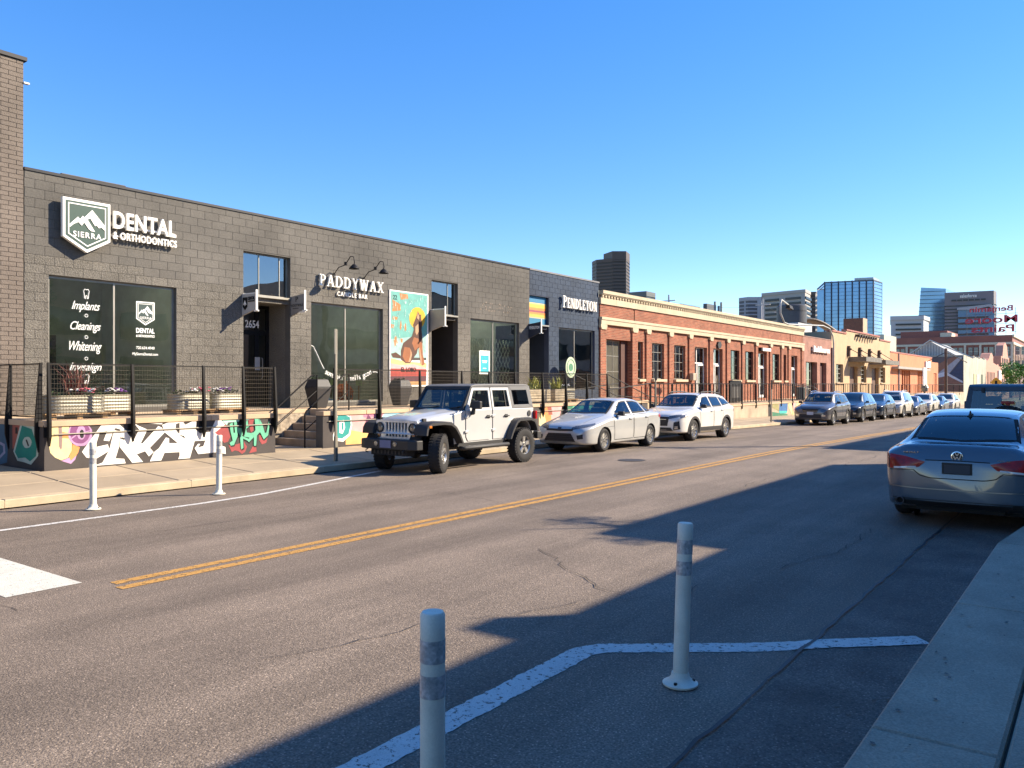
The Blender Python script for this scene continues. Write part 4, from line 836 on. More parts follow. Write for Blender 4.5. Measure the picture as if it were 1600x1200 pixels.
# wolf mural: a flat painted board
wmr = thing('mural_board', (F, 19.2, 3.3), 'tall painted panel of a wolf howling at a yellow moon on turquoise, white border', 'mural')
mb = MB(); mb.box(F + .012, F + .045, 18.33, 20.17, 1.76, 4.90); obj('panel', mb, M_sign, wmr, bevel=.01)
for c, l, p in MURALS[NW:]:
    if l == 0: continue
    obj('paint_patch', flatpoly(p, FP, .046 + .0012 * l), pm(c), wmr)
random.seed(9)
mb = MB()
for i in range(150):
    y = random.uniform(18.42, 20.08); z = random.uniform(2.9, 4.7); hh = random.uniform(.05, .22)
    if (y - 19.62) ** 2 + (z - 3.9) ** 2 < .2 or (18.9 < y < 19.9 and z < 3.5): continue
    mb.face([(F + .0555, y, z), (F + .0555, y + random.uniform(.01, .035), z), (F + .0555, y + .012, z + hh)])
obj('brush_strokes', mb, mat('paint_stroke', (.40, .62, .52), var=.5, vscale=12), wmr, kind='stuff')
text('lettering', '22', FP, 18.48, 18.66, 4.60, 4.74, .05, .056, M_blk, wmr); text('lettering', 'EL LOBO', FP, 18.85, 19.55, 2.25, 2.40, .052, .060, M_blk, wmr, bold=.02)
# lattice gate and poster in the third shop window
gt = thing('folding_gate', (F, 24, 1.3), 'diamond lattice security gate behind the third shop window', 'gate')
mg = mat('gate_steel', (.74, .70, .55), rough=.5)
def lattice(y0, y1, z0, z1, par, x):
    mb = MB(); s_ = .21; hgt = .36; n = int((y1 - y0) / s_)
    for i in range(n):
        y = y0 + i * s_; zc = z0; k = 0
        while zc < z1 - .02:
            ze = min(zc + hgt, z1); a, b = (y, y + s_) if k % 2 == 0 else (y + s_, y)
            f_ = (ze - zc) / hgt
            mb.tube([(x, a, zc), (x, a + (b - a) * f_, ze)], .013, n=4, cap=False); mb.tube([(x + .012, b, zc), (x + .012, b + (a - b) * f_, ze)], .010, n=4, cap=False)
            zc = ze; k += 1
    obj('lattice', mb, mg, par)
lattice(22.55, 23.85, 1.35, 3.55, gt, F - .165); lattice(24.0, 25.1, 1.35, 3.55, gt, F - .165)
pt = thing('poster', (F, 23.5, 2.6), 'teal and white poster taped to the gated shop window', 'poster')
mb = MB(); mb.box(X1 + .003, X1 + .008, 23.10, 23.72, 2.22, 3.10); pb = obj('sheet', mb, M_sign, pt)
mb = MB(); mb.box(X1 + .008, X1 + .010, 23.16, 23.66, 2.28, 2.92); obj('print', mb, mat('teal_print', (.02, .36, .42)), pb)
mb = MB()
for z, a, b in ((2.70, 23.24, 23.56), (2.64, 23.28, 23.53), (2.42, 23.30, 23.50)): mb.box(X1 + .010, X1 + .012, a, b, z, z + .03)
obj('print_line', mb, M_sign, pb)
# faded letter ghosts on the wall above the gate
mb = MB(); random.seed(4)
for i in range(46):
    y = random.uniform(22.9, 24.9); z = 4.72 + .12 * random.choice((-1, 0, 1)) + random.uniform(-.04, .04)
    mb.face([(F + .0165, y, z), (F + .0165, y + random.uniform(.02, .09), z + random.uniform(-.02, .02)), (F + .0165, y + random.uniform(.01, .06), z + random.uniform(.03, .08))])
obj('paint_scar', mb, mat('paint_scar', (.23, .18, .13), var=.3, vscale=20), bc)
# ---------------------------------------------------------------- planters on the dock
M_galv = mat('galvanised_steel', (.30, .28, .22), rough=.5, metal=.5, var=.2, vscale=5); M_pal = mat('pallet_wood', (.34, .22, .11), rough=.85, var=.3, vscale=6); M_soil = mat('soil', (.05, .035, .025))
def leafs(mb, c, n, rx, ry, h0, h1, sz, blade=False):
    for i in range(n):
        a = random.uniform(0, 6.283); r = math.sqrt(random.random()); x, y = c[0] + rx * r * math.cos(a), c[1] + ry * r * math.sin(a); z = c[2] + random.uniform(h0, h1)
        if blade:
            dx, dy = random.uniform(-.5, .5), random.uniform(-.5, .5); H = random.uniform(h0, h1); u = Vector((-dy, dx, 0)); u = (u.normalized() if u.length > .01 else Vector((1, 0, 0))) * sz
            p = Vector((x, y, c[2])); q = p + Vector((dx * H * .5, dy * H * .5, H * .7)); t = p + Vector((dx * H * 1.2, dy * H * 1.2, H))
            mb.face([p - u, p + u, q + u * .8, q - u * .8]); mb.face([q - u * .8, q + u * .8, t])
        else:
            d = Vector((random.gauss(0, 1), random.gauss(0, 1), random.gauss(0, .7))).normalized() * sz; e = d.orthogonal().normalized() * sz * .6; p = Vector((x, y, z)); mb.face([p - d, p + e, p + d, p - e])
def flower(mb, c, rx, ry, n, sz):
    for i in range(n):
        a = random.uniform(0, 6.283); r = math.sqrt(random.random()); p = Vector((c[0] + rx * r * math.cos(a), c[1] + ry * r * math.sin(a), c[2] + random.uniform(.03, .12)))
        mb.lathe([(0, sz * .5), (sz * .7, sz * .3), (sz, 0), (sz * .5, -sz * .3)], p, n=6)
def planter(cx, cy, ln, wd, hh, lab, kinds, seed, pallet=True):
    random.seed(seed); t = thing('stock_tank_planter', (cx, cy, DZ), lab, 'planter', 'galvanised trough planters on the dock')
    z0 = DZ + (.11 if pallet else .01)
    def ring(s_, z, off=0): 
        out = []
        for k in range(36):
            a = 2 * math.pi * k / 36; r = wd / 2 + off; sx = (ln / 2 - wd / 2) * (1 if -math.pi / 2 < ((a + math.pi) % (2 * math.pi)) - math.pi < math.pi / 2 else -1)
            out.append((cx + r * math.sin(a) * 1., cy + r * math.cos(a) + sx if True else 0, z))
        return out
    mb = MB(); rows = []
    for j in range(17):
        z = z0 + hh * j / 16; rows.append(ring(1, z, .010 * math.sin(j * math.pi / 1.6)))
    rows += [ring(1, z0 + hh + .012, .018), ring(1, z0 + hh + .012, -.012), ring(1, z0 + hh - .05, -.014)]
    mb.grid([r + [r[0]] for r in rows]); obj('tank', mb, M_galv, t, smooth=True)
    mb = MB(); mb.face(ring(1, z0 + hh - .04, -.01)); obj('soil', mb, M_soil, t)
    if pallet:
        mb = MB()
        for k in (-1, 0, 1): mb.box(cx - wd * .55, cx + wd * .55, cy + k * ln * .42 - .05, cy + k * ln * .42 + .05, DZ + .003, DZ + .085)
        for k in (-1, -.33, .33, 1): mb.box(cx + k * wd * .48 - .06, cx + k * wd * .48 + .06, cy - ln * .5, cy + ln * .5, DZ + .0855, DZ + .108)
        obj('pallet', mb, M_pal, t)
    zt = z0 + hh - .03
    if 'spike' in kinds: mb = MB(); leafs(mb, (cx, cy, zt), 70, .12, .2, .3, .78, .012, True); obj('grass_blades', mb, mat('burgundy_blades', (.16, .05, .035), var=.5, vscale=9), t, kind='stuff')
    mb = MB(); leafs(mb, (cx, cy, zt), 150, wd * .38, ln * .40, 0, .13, .030); obj('foliage', mb, mat('planter_leaf', (.06, .09, .03), var=.5, vscale=14), t, kind='stuff')
    for col, c in (('white', (.75, .72, .66)), ('pink', (.6, .12, .16)), ('purple', (.14, .04, .2))):
        if col in kinds: mb = MB(); flower(mb, (cx + .08, cy + random.uniform(-.25, .25), zt + .06), wd * .3, ln * .22, 14, .04); obj('flower', mb, mat('flower_' + col, c), t, kind='stuff')
    return t
planter(-16.15, 7.40, 1.15, .50, .33, 'galvanised trough with burgundy spiky grass, nearest the left end of the dock', ('spike', 'pink', 'white'), 1)
planter(-16.75, 8.35, 1.0, .50, .33, 'galvanised trough with white and purple flowers, second from the left end', ('white', 'purple'), 2)
planter(-16.45, 10.02, .95, .50, .33, 'galvanised trough with pink and white flowers below the left window edge', ('white', 'pink'), 3)
planter(-16.55, 10.98, .95, .50, .33, 'galvanised trough with white flowers just left of the dock steps', ('white', 'purple'), 4)
planter(-16.4, 25.3, 1.1, .55, .40, 'galvanised trough in front of the navy shop window', ('white',), 5)
def pot(cx, cy, lab):
    t = thing('tapered_pot', (cx, cy, DZ), lab, 'planter', 'large dark tapered pots')
    mb = MB(); b, s_, hh = .17, .27, .80
    for k, (r0, r1, za, zb) in enumerate(((b, s_, DZ, DZ + hh * .72), (s_, s_ - .07, DZ + hh * .72, DZ + hh))):
        mb.hull8([(cx - r0, cy - r0, za), (cx + r0, cy - r0, za), (cx + r0, cy + r0, za), (cx - r0, cy + r0, za), (cx - r1, cy - r1, zb), (cx + r1, cy - r1, zb), (cx + r1, cy + r1, zb), (cx - r1, cy + r1, zb)])
    obj('pot', mb, mat('charcoal_pot', (.028, .026, .026), rough=.6), t, bevel=.02)
    mb = MB(); mb.box(cx - .17, cx + .17, cy - .17, cy + .17, DZ + hh, DZ + hh + .01); obj('soil', mb, M_soil, t)
    mb = MB(); leafs(mb, (cx, cy, DZ + hh), 40, .2, .2, 0, .05, .03); obj('foliage', mb, MATS['planter_leaf'], t, kind='stuff')
pot(-17.75, 14.75, 'dark tapered pot left of the candle shop window, beside the step handrail'); pot(-17.8, 18.05, 'dark tapered pot right of the candle shop window, below the wolf panel')
def crate(cx, cy, ln, lab, seed):
    random.seed(seed); t = thing('wooden_planter', (cx, cy, DZ), lab, 'planter')
    for k in range(4):
        mb = MB(); z = DZ + .06 + k * .105; mb.box(cx - .25, cx + .25, cy - ln / 2, cy + ln / 2, z, z + .097); obj('plank', mb, mat('bleached_plank', (.46, .38, .26), rnd=.15, var=.25, vscale=6, rough=.85), t, bevel=.006)
    mb = MB(); mb.box(cx - .22, cx + .22, cy - ln / 2 + .03, cy + ln / 2 - .03, DZ + .05, DZ + .485); obj('soil', mb, M_soil, t)
    mb = MB(); leafs(mb, (cx, cy, DZ + .47), 60, .14, .3, .2, .5, .02, True); obj('foliage', mb, mat('yellow_green_blades', (.32, .32, .05), var=.4, vscale=9), t, kind='stuff')
crate(-16.1, 22.95, 1.3, 'bleached wooden planter with yellow green leaves in front of the navy shop door', 6)
crate(-16.1, 24.3, .8, 'small bleached wooden planter with yellow green leaves beside the galvanised trough', 7)
# window display things behind the candle shop glass
t = thing('toy_house', (-19.4, 17.1, 1.3), 'orange model house in the candle shop window', 'ornament')
mb = MB(); mb.box(-19.6, -19.2, 16.95, 17.35, 1.2, 1.60); mb.prism([(16.9, 1.60), (17.4, 1.60), (17.15, 1.86)], lambda a, b, q: (q, a, b), -19.62, -19.18); mb.box(-19.5, -19.4, 17.22, 17.29, 1.7, 1.95); obj('house', mb, mat('orange_plastic', (.80, .13, .02)), t)
mb = MB(); mb.box(-19.19, -19.17, 17.1, 17.2, 1.25, 1.45); mb.box(-19.19, -19.17, 17.0, 17.06, 1.42, 1.5); mb.box(-19.19, -19.17, 17.24, 17.3, 1.42, 1.5); obj('opening', mb, M_dark, t)
for y, z, c, l in ((16.55, 1.75, (.62, .58, .25), 'cream candle on a stand in the candle shop window'), (17.7, 1.8, (.45, .5, .22), 'green paper ornament in the candle shop window'), (15.85, 1.5, (.62, .25, .24), 'pink jar in the candle shop window')):
    t = thing('candle_display', (-19.4, y, 1.2), l, 'ornament'); mb = MB(); mb.box(-19.42, -19.38, y + .07, y + .1, 1.2, z); mb.box(-19.5, -19.3, y - .02, y + .2, 1.19, 1.22); obj('stand', mb, M_pal, t)
    mb = MB(); mb.box(-19.46, -19.34, y, y + .17, z, z + .24); obj('candle', mb, mat('cand%d' % int(y * 10), c), t)
t = thing('paper_sign', (-19.5, 14.1, 2.3), 'white paper notice on the dark entrance door', 'notice'); mb = MB(); mb.box(-19.54, -19.53, 13.95, 14.12, 2.25, 2.62); obj('sheet', mb, M_bg, t)
# ---------------------------------------------------------------- flexible delineator posts
M_post = mat('bollard_white', (.70, .67, .55), rough=.5, var=.10, vscale=7, fine=.05); M_tape = mat('reflective_tape', (.42, .41, .40), rough=.35, metal=.2, var=.3, vscale=30, fine=.25, fscale=70)
def bollard(x, y, lean, lab, bands=True):
    t = thing('traffic_bollard', (x, y, gz(y)), lab, 'bollard', 'white flexible lane bollards')
    def C_(z): return (x + lean[0] * z, y + lean[1] * z, z + .012)
    mb = MB(); mb.tube([C_(z) for z in (.03, .12, .5, .9, .975, .985)], [.046, .047, .047, .047, .047, .040], n=24); o = obj('post', mb, M_post, t, smooth=True, flat_angle=40)
    mb = MB(); mb.lathe([(.105, 0), (.108, .012), (.075, .028), (.058, .05), (.052, .075), (.0, .075)], (x, y, .010), n=24); obj('base', mb, M_post, t, smooth=True, flat_angle=50)
    for k in range(3):
        mb = MB(); a = k * 2.1 + .6; mb.lathe([(.011, .0), (.011, .012), (0, .012)], (x + .082 * math.cos(a), y + .082 * math.sin(a), .03), n=8); obj('bolt', mb, M_blk, t)
    if bands:
        for z0, z1 in ((.80, .885), (.67, .755)):
            mb = MB(); n = 24; rows = []
            for z in (z0, z1):
                c = C_(z); rows.append([(c[0] + .0482 * math.cos(k * 6.2832 / n), c[1] + .0482 * math.sin(k * 6.2832 / n), c[2]) for k in range(n + 1)])
            mb.grid(rows); obj('reflective_band', mb, M_tape, t, smooth=True)
bollard(-2.03, 2.23, (.0, .0), 'white flexible bollard cut by the bottom edge, nearest the camera, with two grey reflective bands')
bollard(-2.10, 4.55, (.02, .035), 'slightly leaning white bollard on the white line in the shaded foreground')
bollard(-11.94, 5.75, (-.01, 0), 'white bollard at far left in front of the purple and cream graffiti'); bollard(-11.91, 7.8, (0, .01), 'white bollard by the left kerb in front of the mint green graffiti')
# ---------------------------------------------------------------- sign posts along the left pavement
def signpost(x, y, z1, pl, lab, face=None, base=.2):
    g = gz(y); t = thing('sign_post', (x, y, g + base - .05), lab, 'sign post')
    mb = MB(); mb.box(x - .022, x + .022, y - .028, y + .028, g + base - .05, z1); mb.box(x - .03, x + .03, y - .036, y + .036, g + base - .05, g + base + .5); obj('pole', mb, mat('galv_post', (.22, .20, .16), rough=.6, metal=.4), t, bevel=.004)
    mb = MB(); (y0, y1, za, zb) = pl; e_ = .006; mb.hull8([(x + .03 - .6 * k1 * q + e_ * k2, y - .03 + .8 * k1 * q + e_ * k2, zz) for zz in (za, zb) for k1, q, k2 in ((1, y0, 0), (1, y0, 1), (1, y1, 1), (1, y1, 0))]); s_ = obj('sign_plate', mb, mat('sign_back', (.16, .15, .12), rough=.6), t)
    if face:
        mb = MB(); mb.box(x + .0305, x + .0325, y + y0 + .01, y + y1 - .01, za + .01, zb - .01); obj('sign_face', mb, mat('parking_white', (.7, .7, .66)), s_)
    return t
signpost(-13.55, 11.75, 3.05, (-.15, .15, 2.50, 3.04), 'steel sign post by the kerb before the dock steps, plate seen edge on')
signpost(-13.4, 26.9, 2.62, (-.22, .22, 1.98, 2.62), 'grey sign post between the silver sedan and the white wagon')
signpost(-13.4, 39.6, 2.05, (-.15, .15, 1.6, 2.05), 'thin steel sign post on the pavement left of the grey compact suv')
# ---------------------------------------------------------------- red brick building with cream cornice
br = thing('brick_building', (F, 46, 0), 'long single storey red brick building with cream stone cornice and tall narrow windows', 'building')
yE = 62.1; GD = (32.17, 34.72, .9, 3.94)
wins = [(35.42, 35.96), (36.95, 38.34), (39.55, 40.97), (47.55, 49.02), (50.02, 51.5), (55.21, 56.67), (57.55, 58.19)]
doors = [(42.22, 43.93, 3), (44.84, 46.27, 2), (52.35, 54.08, 2), (59.34, 60.77, 2)]
ops = [GD] + [(a, b, 2.10, 3.95) for a, b in wins] + [(a, b, .9, 3.95) for a, b, k in doors]
mb = MB(); wallgrid(mb, 31.66, yE, -1, 5.7, ops, dep=.30); mb.box(-36, F - .5, 31.7, yE, -1, 5.75); mb.face([(F, 31.66, -1), (-36, 31.66, -1), (-36, 31.66, 5.7), (F, 31.66, 5.7)]); mb.face([(F, yE, -1), (-36, yE, -1), (-36, yE, 5.7), (F, yE, 5.7)]); obj('wall', mb, M_red, br)
# piers stand proud; capitals, belt, frieze, dentils and cornice are stone
piers = [(31.66, 32.17)] + [(34.72, 35.24)] + [(c - .22, c + .22) for c in (36.42, 39.02, 41.73 - .2, 44.39, 47.0, 49.55, 51.95, 54.74, 57.12, 58.72)] + [(61.6, 62.1)]
for a, b in piers:
    mb = MB(); mb.box(F - .01, F + .08, a, b, .2, 4.42); obj('pier', mb, M_red, br)
    mb = MB(); mb.prism([(a - .03, 4.59), (a - .03, 4.47), (a + .05, 4.36), (b - .05, 4.36), (b + .03, 4.47), (b + .03, 4.59)], FP, 0, .125); obj('capital', mb, M_cream, br)
mb = MB(); mb.box(F - .01, F + .13, 31.66, yE, 4.59, 4.80); mb.box(F - .01, F + .16, 31.66, yE + .02, 4.80, 4.92); obj('belt_course', mb, M_cream, br)
n = 21
for i in range(n):
    a, b = 31.66 + (yE - 31.66) * i / n, 31.66 + (yE - 31.66) * (i + 1) / n
    mb = MB(); mb.box(F - .01, F + .10, a + .004, b - .004, 5.52, 5.83); obj('frieze_stone', mb, M_cream, br)
    mb = MB(); mb.box(F - .01, F + .22, a + .004, b - .004, 5.98, 6.13); mb.box(F - .01, F + .18, a + .004, b - .004, 5.935, 5.98); obj('cornice_stone', mb, M_cream, br)
mb = MB(); y = 31.72
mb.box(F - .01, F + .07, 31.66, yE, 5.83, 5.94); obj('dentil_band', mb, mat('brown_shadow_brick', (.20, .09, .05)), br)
mb = MB()
while y < yE - .1: mb.box(F + .07, F + .15, y, y + .13, 5.835, 5.93); y += .27
obj('dentils', mb, M_cream, br, kind='stuff')
for a, b in ((31.66, 34.9), (35.0, 58.9), (59.0, 62.1)):
    mb = MB(); mb.box(F - .01, F + .035, a + .03, b - .03, 4.92, 5.50); obj('brick_panel', mb, M_red, br)
mb = MB(); mb.box(-36, F - .3, 31.7, yE, 5.75, 5.95); obj('roof', mb, M_roof, br)
mb = MB(); mb.box(-21.2, -20.2, 33, yE, 5.9, 6.50); obj('grey_parapet', mb, mat('green_grey_parapet', (.13, .14, .12)), br)
gw = glazing(br, 'garage_door', 32.19, 34.05, .95, 3.92, 3, 4, M_frs, mat('garage_pane', (.10, .095, .075), rough=.12, var=.3, vscale=.8), F - .28, fw=.05)
mb = MB(); mb.box(F - .6, F - .2, 34.07, 34.71, .9, 3.93); obj('door_pier', mb, mat('dark_brick', (.08, .03, .02)), br)
for i, (a, b) in enumerate(wins):
    wm_ = glazing(br, 'window', a, b, 2.10, 3.95, 1 if b - a < .7 else 3, 4, M_fr if i > 2 else M_frs, G_shop if i in (1, 2) else G_dark, F - .13, fw=.05, sill=(.13, .15, M_cream), mull=.03)
    if i in (1, 2):
        for k in range(3): mb = MB(); mb.box(F - .42, F - .40, a + .2 + k * .3, a + .36 + k * .3, 2.65, 3.9); obj('curtain', mb, mat('cream_curtain', (.62, .56, .38)), wm_)
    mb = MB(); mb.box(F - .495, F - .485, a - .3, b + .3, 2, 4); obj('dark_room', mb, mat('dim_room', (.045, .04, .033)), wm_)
for a, b, k in doors:
    d_ = glazing(br, 'door', a, b, .92, 3.95, 2, 2, M_fw, G_dark, F - .20, fw=.06, colx=[a + (b - a) * .40], rowz=[3.05], mull=.07)
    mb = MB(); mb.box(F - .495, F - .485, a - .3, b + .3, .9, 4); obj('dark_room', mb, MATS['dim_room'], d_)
    mb = MB(); c = a + (b - a) * .45; e = .07
    for q in ((c, c + e, .95, 3.0), (b - .06 - e, b - .06, .95, 3.0), (c + e, b - .06 - e, 2.9, 3.0), (c + e, b - .06 - e, .95, 1.12)): mb.box(F - .20, F - .17, *q)
    mb.tube([(F - .14, c + .12, 1.7), (F - .12, c + .12, 1.75), (F - .12, c + .12, 2.2), (F - .14, c + .12, 2.25)], .012, n=6); obj('door_leaf', mb, M_fw, d_)
mb = MB(); mb.prism([(45.3 + .6 * a, 3.95 + .42 * b) for a, b in [(0, .5), (.25, 0), (.75, .1), (1, .5), (.8, 1), (.2, 1)]], FP, .03, .10); one('wall_sign', mb, mat('black_badge', (.02, .02, .018)), 'round dark badge sign above a white framed door on the red brick building', 'sign')
for c0, z0, hh, c in ((45.35, 2.35, .5, (.6, .5, .25)),):
    mb = MB(); mb.tube([(F - .165, 45.75 + .16 * math.cos(t_), 1.9 + hh * math.sin(t_)) for t_ in [k * math.pi / 3 for k in range(6)]], .018, n=5, closed=True); one('door_emblem', mb, M_cream, 'gold hexagon emblem on the second white framed door of the brick building', 'emblem')
t = thing('wall_sign', (F, 53, 4.1), 'small white sign over the third white framed door on the brick building', 'sign'); mb = MB(); mb.box(F + .01, F + .25, 52.6, 54.2, 4.06, 4.26); obj('sign_board', mb, M_sign, t); mb = MB(); mb.box(F + .01, F + .22, 52.4, 52.6, 4.04, 4.28); obj('end_cap', mb, M_blk, t)
t = thing('menu_board', (-17.2, 45.5, 1), 'black menu board standing on the deck by the second door', 'sign board'); mb = MB(); mb.box(-17.3, -17.2, 43.9, 45.6, .82, 2.05); bd = obj('board', mb, M_blk, t); mb = MB(); mb.box(-17.205, -17.19, 44.1, 45.4, 1.05, 1.7); obj('panel', mb, mat('dark_slate', (.05, .045, .04)), bd)
t = thing('meter_box', (F, 41.2, 2.2), 'beige meter box on the brick pier left of the first glass door', 'box'); mb = MB(); mb.box(F + .10, F + .32, 41.3, 41.75, 2.05, 2.45); obj('box', mb, mat('beige_box', (.40, .33, .24)), t, bevel=.02)
t = thing('waste_bin', (-16.8, 58, .8), 'grey green litter bin on the deck near the last white door', 'bin'); mb = MB(); mb.lathe([(.30, 0), (.32, .8), (.30, .85), (.0, .88)], (-16.8, 55.6, .78), n=16); obj('body', mb, mat('bin_green', (.12, .14, .12)), t)
t = thing('fire_hydrant_valve', (F, 22, 2), 'black valve fitting on the charcoal wall below the wolf panel', 'valve'); mb = MB(); mb.lathe([(0, 0), (.05, 0), (.05, .1), (.03, .14), (.08, .16), (0, .16)], (F + .02, 19.0, 1.6), axis='x', n=10); mb.tube([(F + .06, 19.0, 1.6), (F + .06, 19.0, 1.52), (F + .06, 19.3, 1.52)], .025, n=6); obj('body', mb, M_blk, t)
# second dock with straight rail
d2 = thing('loading_dock', (-15.4, 45, 0), 'raised dock with painted wall in front of the red brick building', 'dock')
mb = MB(); mb.box(-18.59, DX, 31.9, 51.9, -.9, .70); mb.box(-18.59, DX, 53.6, 122, -2, .70); mb.box(-18.59, -16.9, 51.9, 53.6, -1, .7); obj('painted_wall', mb, mat('dock_wall_beige', (.40, .31, .22), rough=.85, var=.25, vscale=1.3), d2)
for i in range(22):
    a = 31.9 + i * 1.95
    if 51.9 <= a < 53.6 or a > 70: continue
    m_ = MB(); m_.box(-18.59, DX + .03, a + .004, min(a + 1.946, 51.9 if a < 52 else 99), .702, .80); obj('deck_slab', m_, M_deck, d2)
m_ = MB(); m_.box(-18.59, DX + .03, 72, 122, .702, .80); obj('deck_slab', m_, M_deck, d2)
m_ = MB(); m_.hull8([(-18.59, 30.2, .2), (DX, 30.2, .2), (DX, 31.89, -.5), (-18.59, 31.89, -.5), (-18.59, 30.2, 1.178), (DX, 30.2, 1.178), (DX, 31.89, .80), (-18.59, 31.89, .80)]); obj('ramp', m_, M_deck, d2)
for i in range(4):
    z1 = .62 - .22 * i; m_ = MB(); m_.box(-16.9, -16.5 + .32 * i, 51.95, 53.55, z1 - .22, z1); obj('step', m_, M_conc, d2)
for c, l, p in MURALS[55:NW]: obj('paint_patch', flatpoly([(min(max(a, 45), 61), b) for a, b in p], lambda a, b, t: (DX + t, a, b), .004 + .002 * l), pm(c), d2)
def railing(y0, y1, z0, z1, lab, group='steel rails along the docks', sp=.42, x=DX + .02, heavy=1.95, m=M_blk, slope=0):
    t = thing('steel_railing', (x, y0, z0), lab, 'railing', group)
    mb = MB(); mb.box(x - .02, x + .02, y0, y1, z1 - .04, z1); mb.box(x - .015, x + .015, y0, y1, z0 + .08, z0 + .11); obj('rail', mb, m, t)
    y = y0; k = 0
    while y < y1:
        big = k % 5 == 0; r = .035 if big else .017; mb = MB(); mb.box(x - r, x + r, y - r, y + r, z0 - (.25 if big else -.08), z1 - .04); obj('post' if big else 'baluster', mb, m, t); y += sp; k += 1
railing(30.4, 51.9, .80, 1.88, 'black vertical bar rail along the dock of the red brick building'); railing(53.6, 70.2, .80, 1.88, 'black vertical bar rail from the dock steps to the rose painted building', sp=.5)
railing(71, 92, .75, 1.8, 'dark rail in front of the tan stucco building', sp=.7); railing(93, 121.5, .7, 1.8, 'dark rail in front of the orange painted building', sp=1.0)
t = thing('ramp_railing', (DX, 27, 1.2), 'sloping black pipe rails beside the ramp between the two docks', 'railing')
for x in (DX + .02, -16.9):
    mb = MB(); mb.tube([(x, 26.8, 1.62), (x, 30.4, 1.88)], .022, n=6); mb.tube([(x, 26.9, 2.2), (x, 30.2, 1.35), (x, 33, 1.2)], .02, n=6); mb.tube([(x, 27, 1.35), (x, 33, .9)], .018, n=6)
    for y in (28.2, 29.6, 31, 32.4): mb.tube([(x, y, .6), (x, y, 1.75 if y < 30 else 1.3)], .02, n=6)
    obj('pipe_rail', mb, M_blk, t)
for y in (53.7, 51.8):
    mb = MB(); mb.tube([(-14.3, y, -.1), (-14.3, y, .8), (-15.4, y, 1.7), (-16.8, y, 1.8)], .02, n=6); one('handrail', mb, M_frs, 'pale metal stair rail at the brick building dock, %s side' % ('far' if y > 53 else 'near'), 'handrail')
# ---------------------------------------------------------------- rose, tan and orange buildings further on
M_rose = brickmat('rose_brick', (.34, .17, .125), (.28, .135, .10), (.30, .17, .13), bump=.2); M_tan = mat('tan_stucco', (.47, .335, .195), rough=.9, var=.08, vscale=1, bump=.2); M_orng = mat('orange_stucco', (.52, .20, .095), rough=.9, var=.10, vscale=1)
brs = thing('shop_building', (F, 66, 0), 'rose painted brick shop with a white lettered sign between the red and tan buildings', 'building')
opr = [(62.9, 65.87, .8, 3.58), (66.65, 68.49, .8, 3.58)]
mb = MB(); wallgrid(mb, 62.12, 70.02, -1, 5.5, opr, dep=.4); mb.box(-34, F - .6, 62.15, 70, -1, 5.5); mb.face([(F, 62.12, 5.5), (F, 70.02, 5.5), (-34, 70.02, 5.5), (-34, 62.12, 5.5)]); obj('wall', mb, M_rose, brs)
mb = MB(); mb.box(F - .3, F + .03, 62.12, 70.02, 5.5, 5.56); obj('coping', mb, mat('rose_coping', (.30, .17, .13)), brs)
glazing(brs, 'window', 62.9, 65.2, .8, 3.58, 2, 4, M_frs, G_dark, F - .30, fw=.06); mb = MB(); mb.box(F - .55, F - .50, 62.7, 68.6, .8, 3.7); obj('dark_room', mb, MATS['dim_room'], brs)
mb = MB(); mb.box(F - .4, F - .3, 66.66, 68.48, .8, 3.57); obj('door', mb, mat('maroon_door', (.075, .022, .018)), brs)
t = thing('wall_sign', (F, 66.4, 4.6), 'white lettered sign on the rose brick shop', 'sign'); text('lettering', 'BoldSource', FP, 64.3, 68.8, 4.36, 4.86, .1, .2, M_sign, t, bold=.04)
mb = MB(); mb.box(F + .02, F + .1, 64.2, 68.6, 4.5, 4.56); obj('mounting_rail', mb, M_sign, t)
t = thing('roof_screen', (-24, 66, 5.5), 'blue tinted glazed rooftop terrace above the rose shop', 'roof terrace')
mb = MB(); mb.box(-26, -22, 62.4, 70.2, 5.5, 6.9); obj('glazed_box', mb, mat('blue_glaze', (.04, .08, .14), rough=.08, spec=.8), t)
for y in (62.4, 64.4, 66.4, 68.4): mb = MB(); mb.box(-22, -21.93, y, y + .1, 5.5, 6.9); obj('mullion', mb, M_blk, t)
mb = MB(); mb.tube([(-21.9, 64.5, 5.6), (-21.9, 66.3, 6.8)], .06, n=5); mb.tube([(-21.9, 66.5, 6.8), (-21.9, 68.3, 5.6)], .06, n=5); obj('brace', mb, M_blk, t)
bt = thing('stucco_building', (F, 81, 0), 'tan stucco building with stepped parapet, red coping and steel entrance canopies', 'building')
tw = [(71.4, 73.72), (79.98, 82.16), (88.09, 90.29)]; td = [(75.9, 78.78), (84.28, 87.37)]
opt = [(a, b, 1.97, 3.57) for a, b in tw] + [(a, b, .8, 3.45) for a, b in td]
mb = MB(); wallgrid(mb, 70.04, 92.6, -1.2, 6.28, opt, dep=.35)
mb.face([(F, 74.66, 6.28), (F, 87.5, 6.28), (F, 87.5, 6.60), (F, 74.66, 6.60)])
mb.box(-34, F - .5, 70.1, 92.5, -1, 6.2); mb.face([(F, 70.04, -1), (-34, 70.04, -1), (-34, 70.04, 6.28), (F, 70.04, 6.28)]); mb.box(F - .4, F - .01, 74.66, 87.5, 6.2, 6.6); obj('wall', mb, M_tan, bt)
mcop = mat('red_tile_coping', (.36, .12, .08), var=.3, vscale=3)
for a, b, z in ((70.0, 74.64, 6.28), (74.66, 87.5, 6.60), (87.52, 92.65, 6.28)): mb = MB(); mb.box(F - .4, F + .08, a, b, z, z + .13); obj('coping', mb, mcop, bt)
